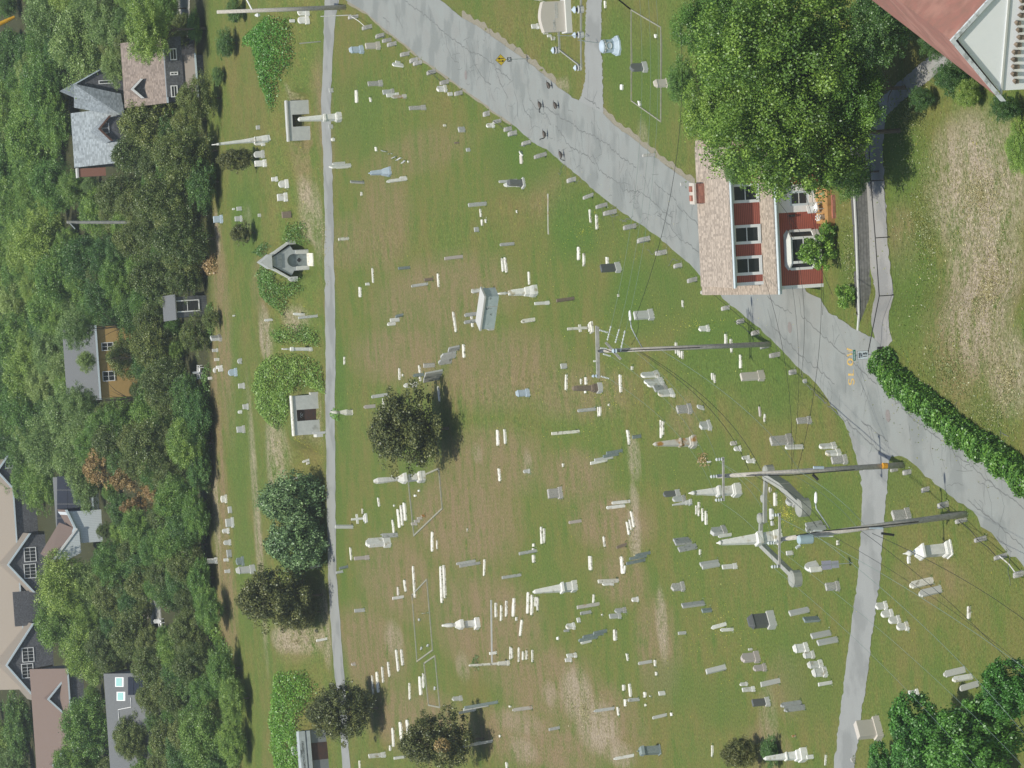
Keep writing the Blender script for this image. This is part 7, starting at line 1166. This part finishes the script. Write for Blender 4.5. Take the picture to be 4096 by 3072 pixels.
# ---------------------------------------------------------------- the air
def haze():
    b = MB(); X0, Y0, Y1 = 3100, -800, 4100; b.prism([(-X0, Y0, -2.2), (X0, Y0, -2.2), (X0, Y1, -2.2), (-X0, Y1, -2.2)], [(-X0, Y0, HC+8), (X0, Y0, HC+8), (X0, Y1, HC+8), (-X0, Y1, HC+8)])
    m = bpy.data.materials.new('haze'); m.use_nodes = True; n = m.node_tree; n.nodes.remove(n.nodes['Principled BSDF']); v = n.nodes.new('ShaderNodeVolumePrincipled'); v.inputs['Density'].default_value = .00015; v.inputs['Color'].default_value = (.86, .94, .97, 1); v.inputs['Anisotropy'].default_value = .2
    n.links.new(v.outputs[0], n.nodes['Material Output'].inputs['Volume']); o = b.build('haze', m); struct(o, 'stuff'); o['label'] = 'thin pale summer haze'; o['category'] = 'haze'
haze()
# ---------------------------------------------------------------- labels: what it looks like + how it lies to a landmark anyone can find
S_ = 1.85171
LM = [('the round lawn juniper', 870, 935), ('the peaked ivy tomb', 620, 560), ('the rusty door tomb', 665, 895), ('the barred gate tomb', 648, 260), ('the yellow diamond sign', 1085, 128), ('the tall lamp pole', 1300, 755), ('the red house corner', 1685, 620), ('the big box vault', 1055, 675),
      ('the stained obelisk', 1458, 955), ('the tallest obelisk', 1620, 1170), ('the transformer can', 1740, 1165), ('the standing figure monument', 1000, 1350), ('the bottom edge tomb', 665, 1610), ('the urn pedestal monument', 2010, 1190), ('the browned bottom juniper', 940, 1600), ('the blue spreading conifers', 625, 1110), ('the terrace obelisk', 520, 305),
      ('the bottom right maples', 2010, 1580), ('the white garden chairs', 430, 800), ('the solar panel roof', 165, 1100), ('the yellow house', 235, 780), ('the grey shingle roof', 215, 260), ('the brown dormer roof', 110, 1530), ('the top left corner', 0, 0), ('the SLOW road marking', 1840, 830), ('the lane obelisk', 1710, 1637), ('the slab fan', 1270, 1375)]
ORD = ['', 'second ', 'third ', 'fourth ', 'fifth ', 'sixth ', 'seventh ', 'eighth ', 'ninth ', 'tenth ', 'eleventh ', 'twelfth ', 'thirteenth ', 'fourteenth ', 'fifteenth ', 'sixteenth ', 'seventeenth ']
grp = {}
for t in THINGS:
    if t['look'] and not t['o']['label']:
        x, y = t['px'][0]/S_, t['px'][1]/S_; n, lx, ly = min(LM, key=lambda q: (q[1]-x)**2+(q[2]-y)**2); dx, dy = x-lx, y-ly
        side = ('right of' if dx > 0 else 'left of') if abs(dx) > abs(dy) else ('below' if dy > 0 else 'above')
        grp.setdefault((t['look'], n, side), []).append((math.hypot(dx, dy), t))
for (lk, n, side), L_ in grp.items():
    L_.sort(key=lambda q: q[0])
    for i, (_, t) in enumerate(L_): t['o']['label'] = f'{lk}, {ORD[min(i, 16)]}nearest {side} {n}' if len(L_) > 1 else f'{lk} {side} {n}'
for o in bpy.data.objects:
    for k_ in ('_o', '_h', '_w'):
        if k_ in o.keys(): del o[k_]
bpy.context.view_layer.update()
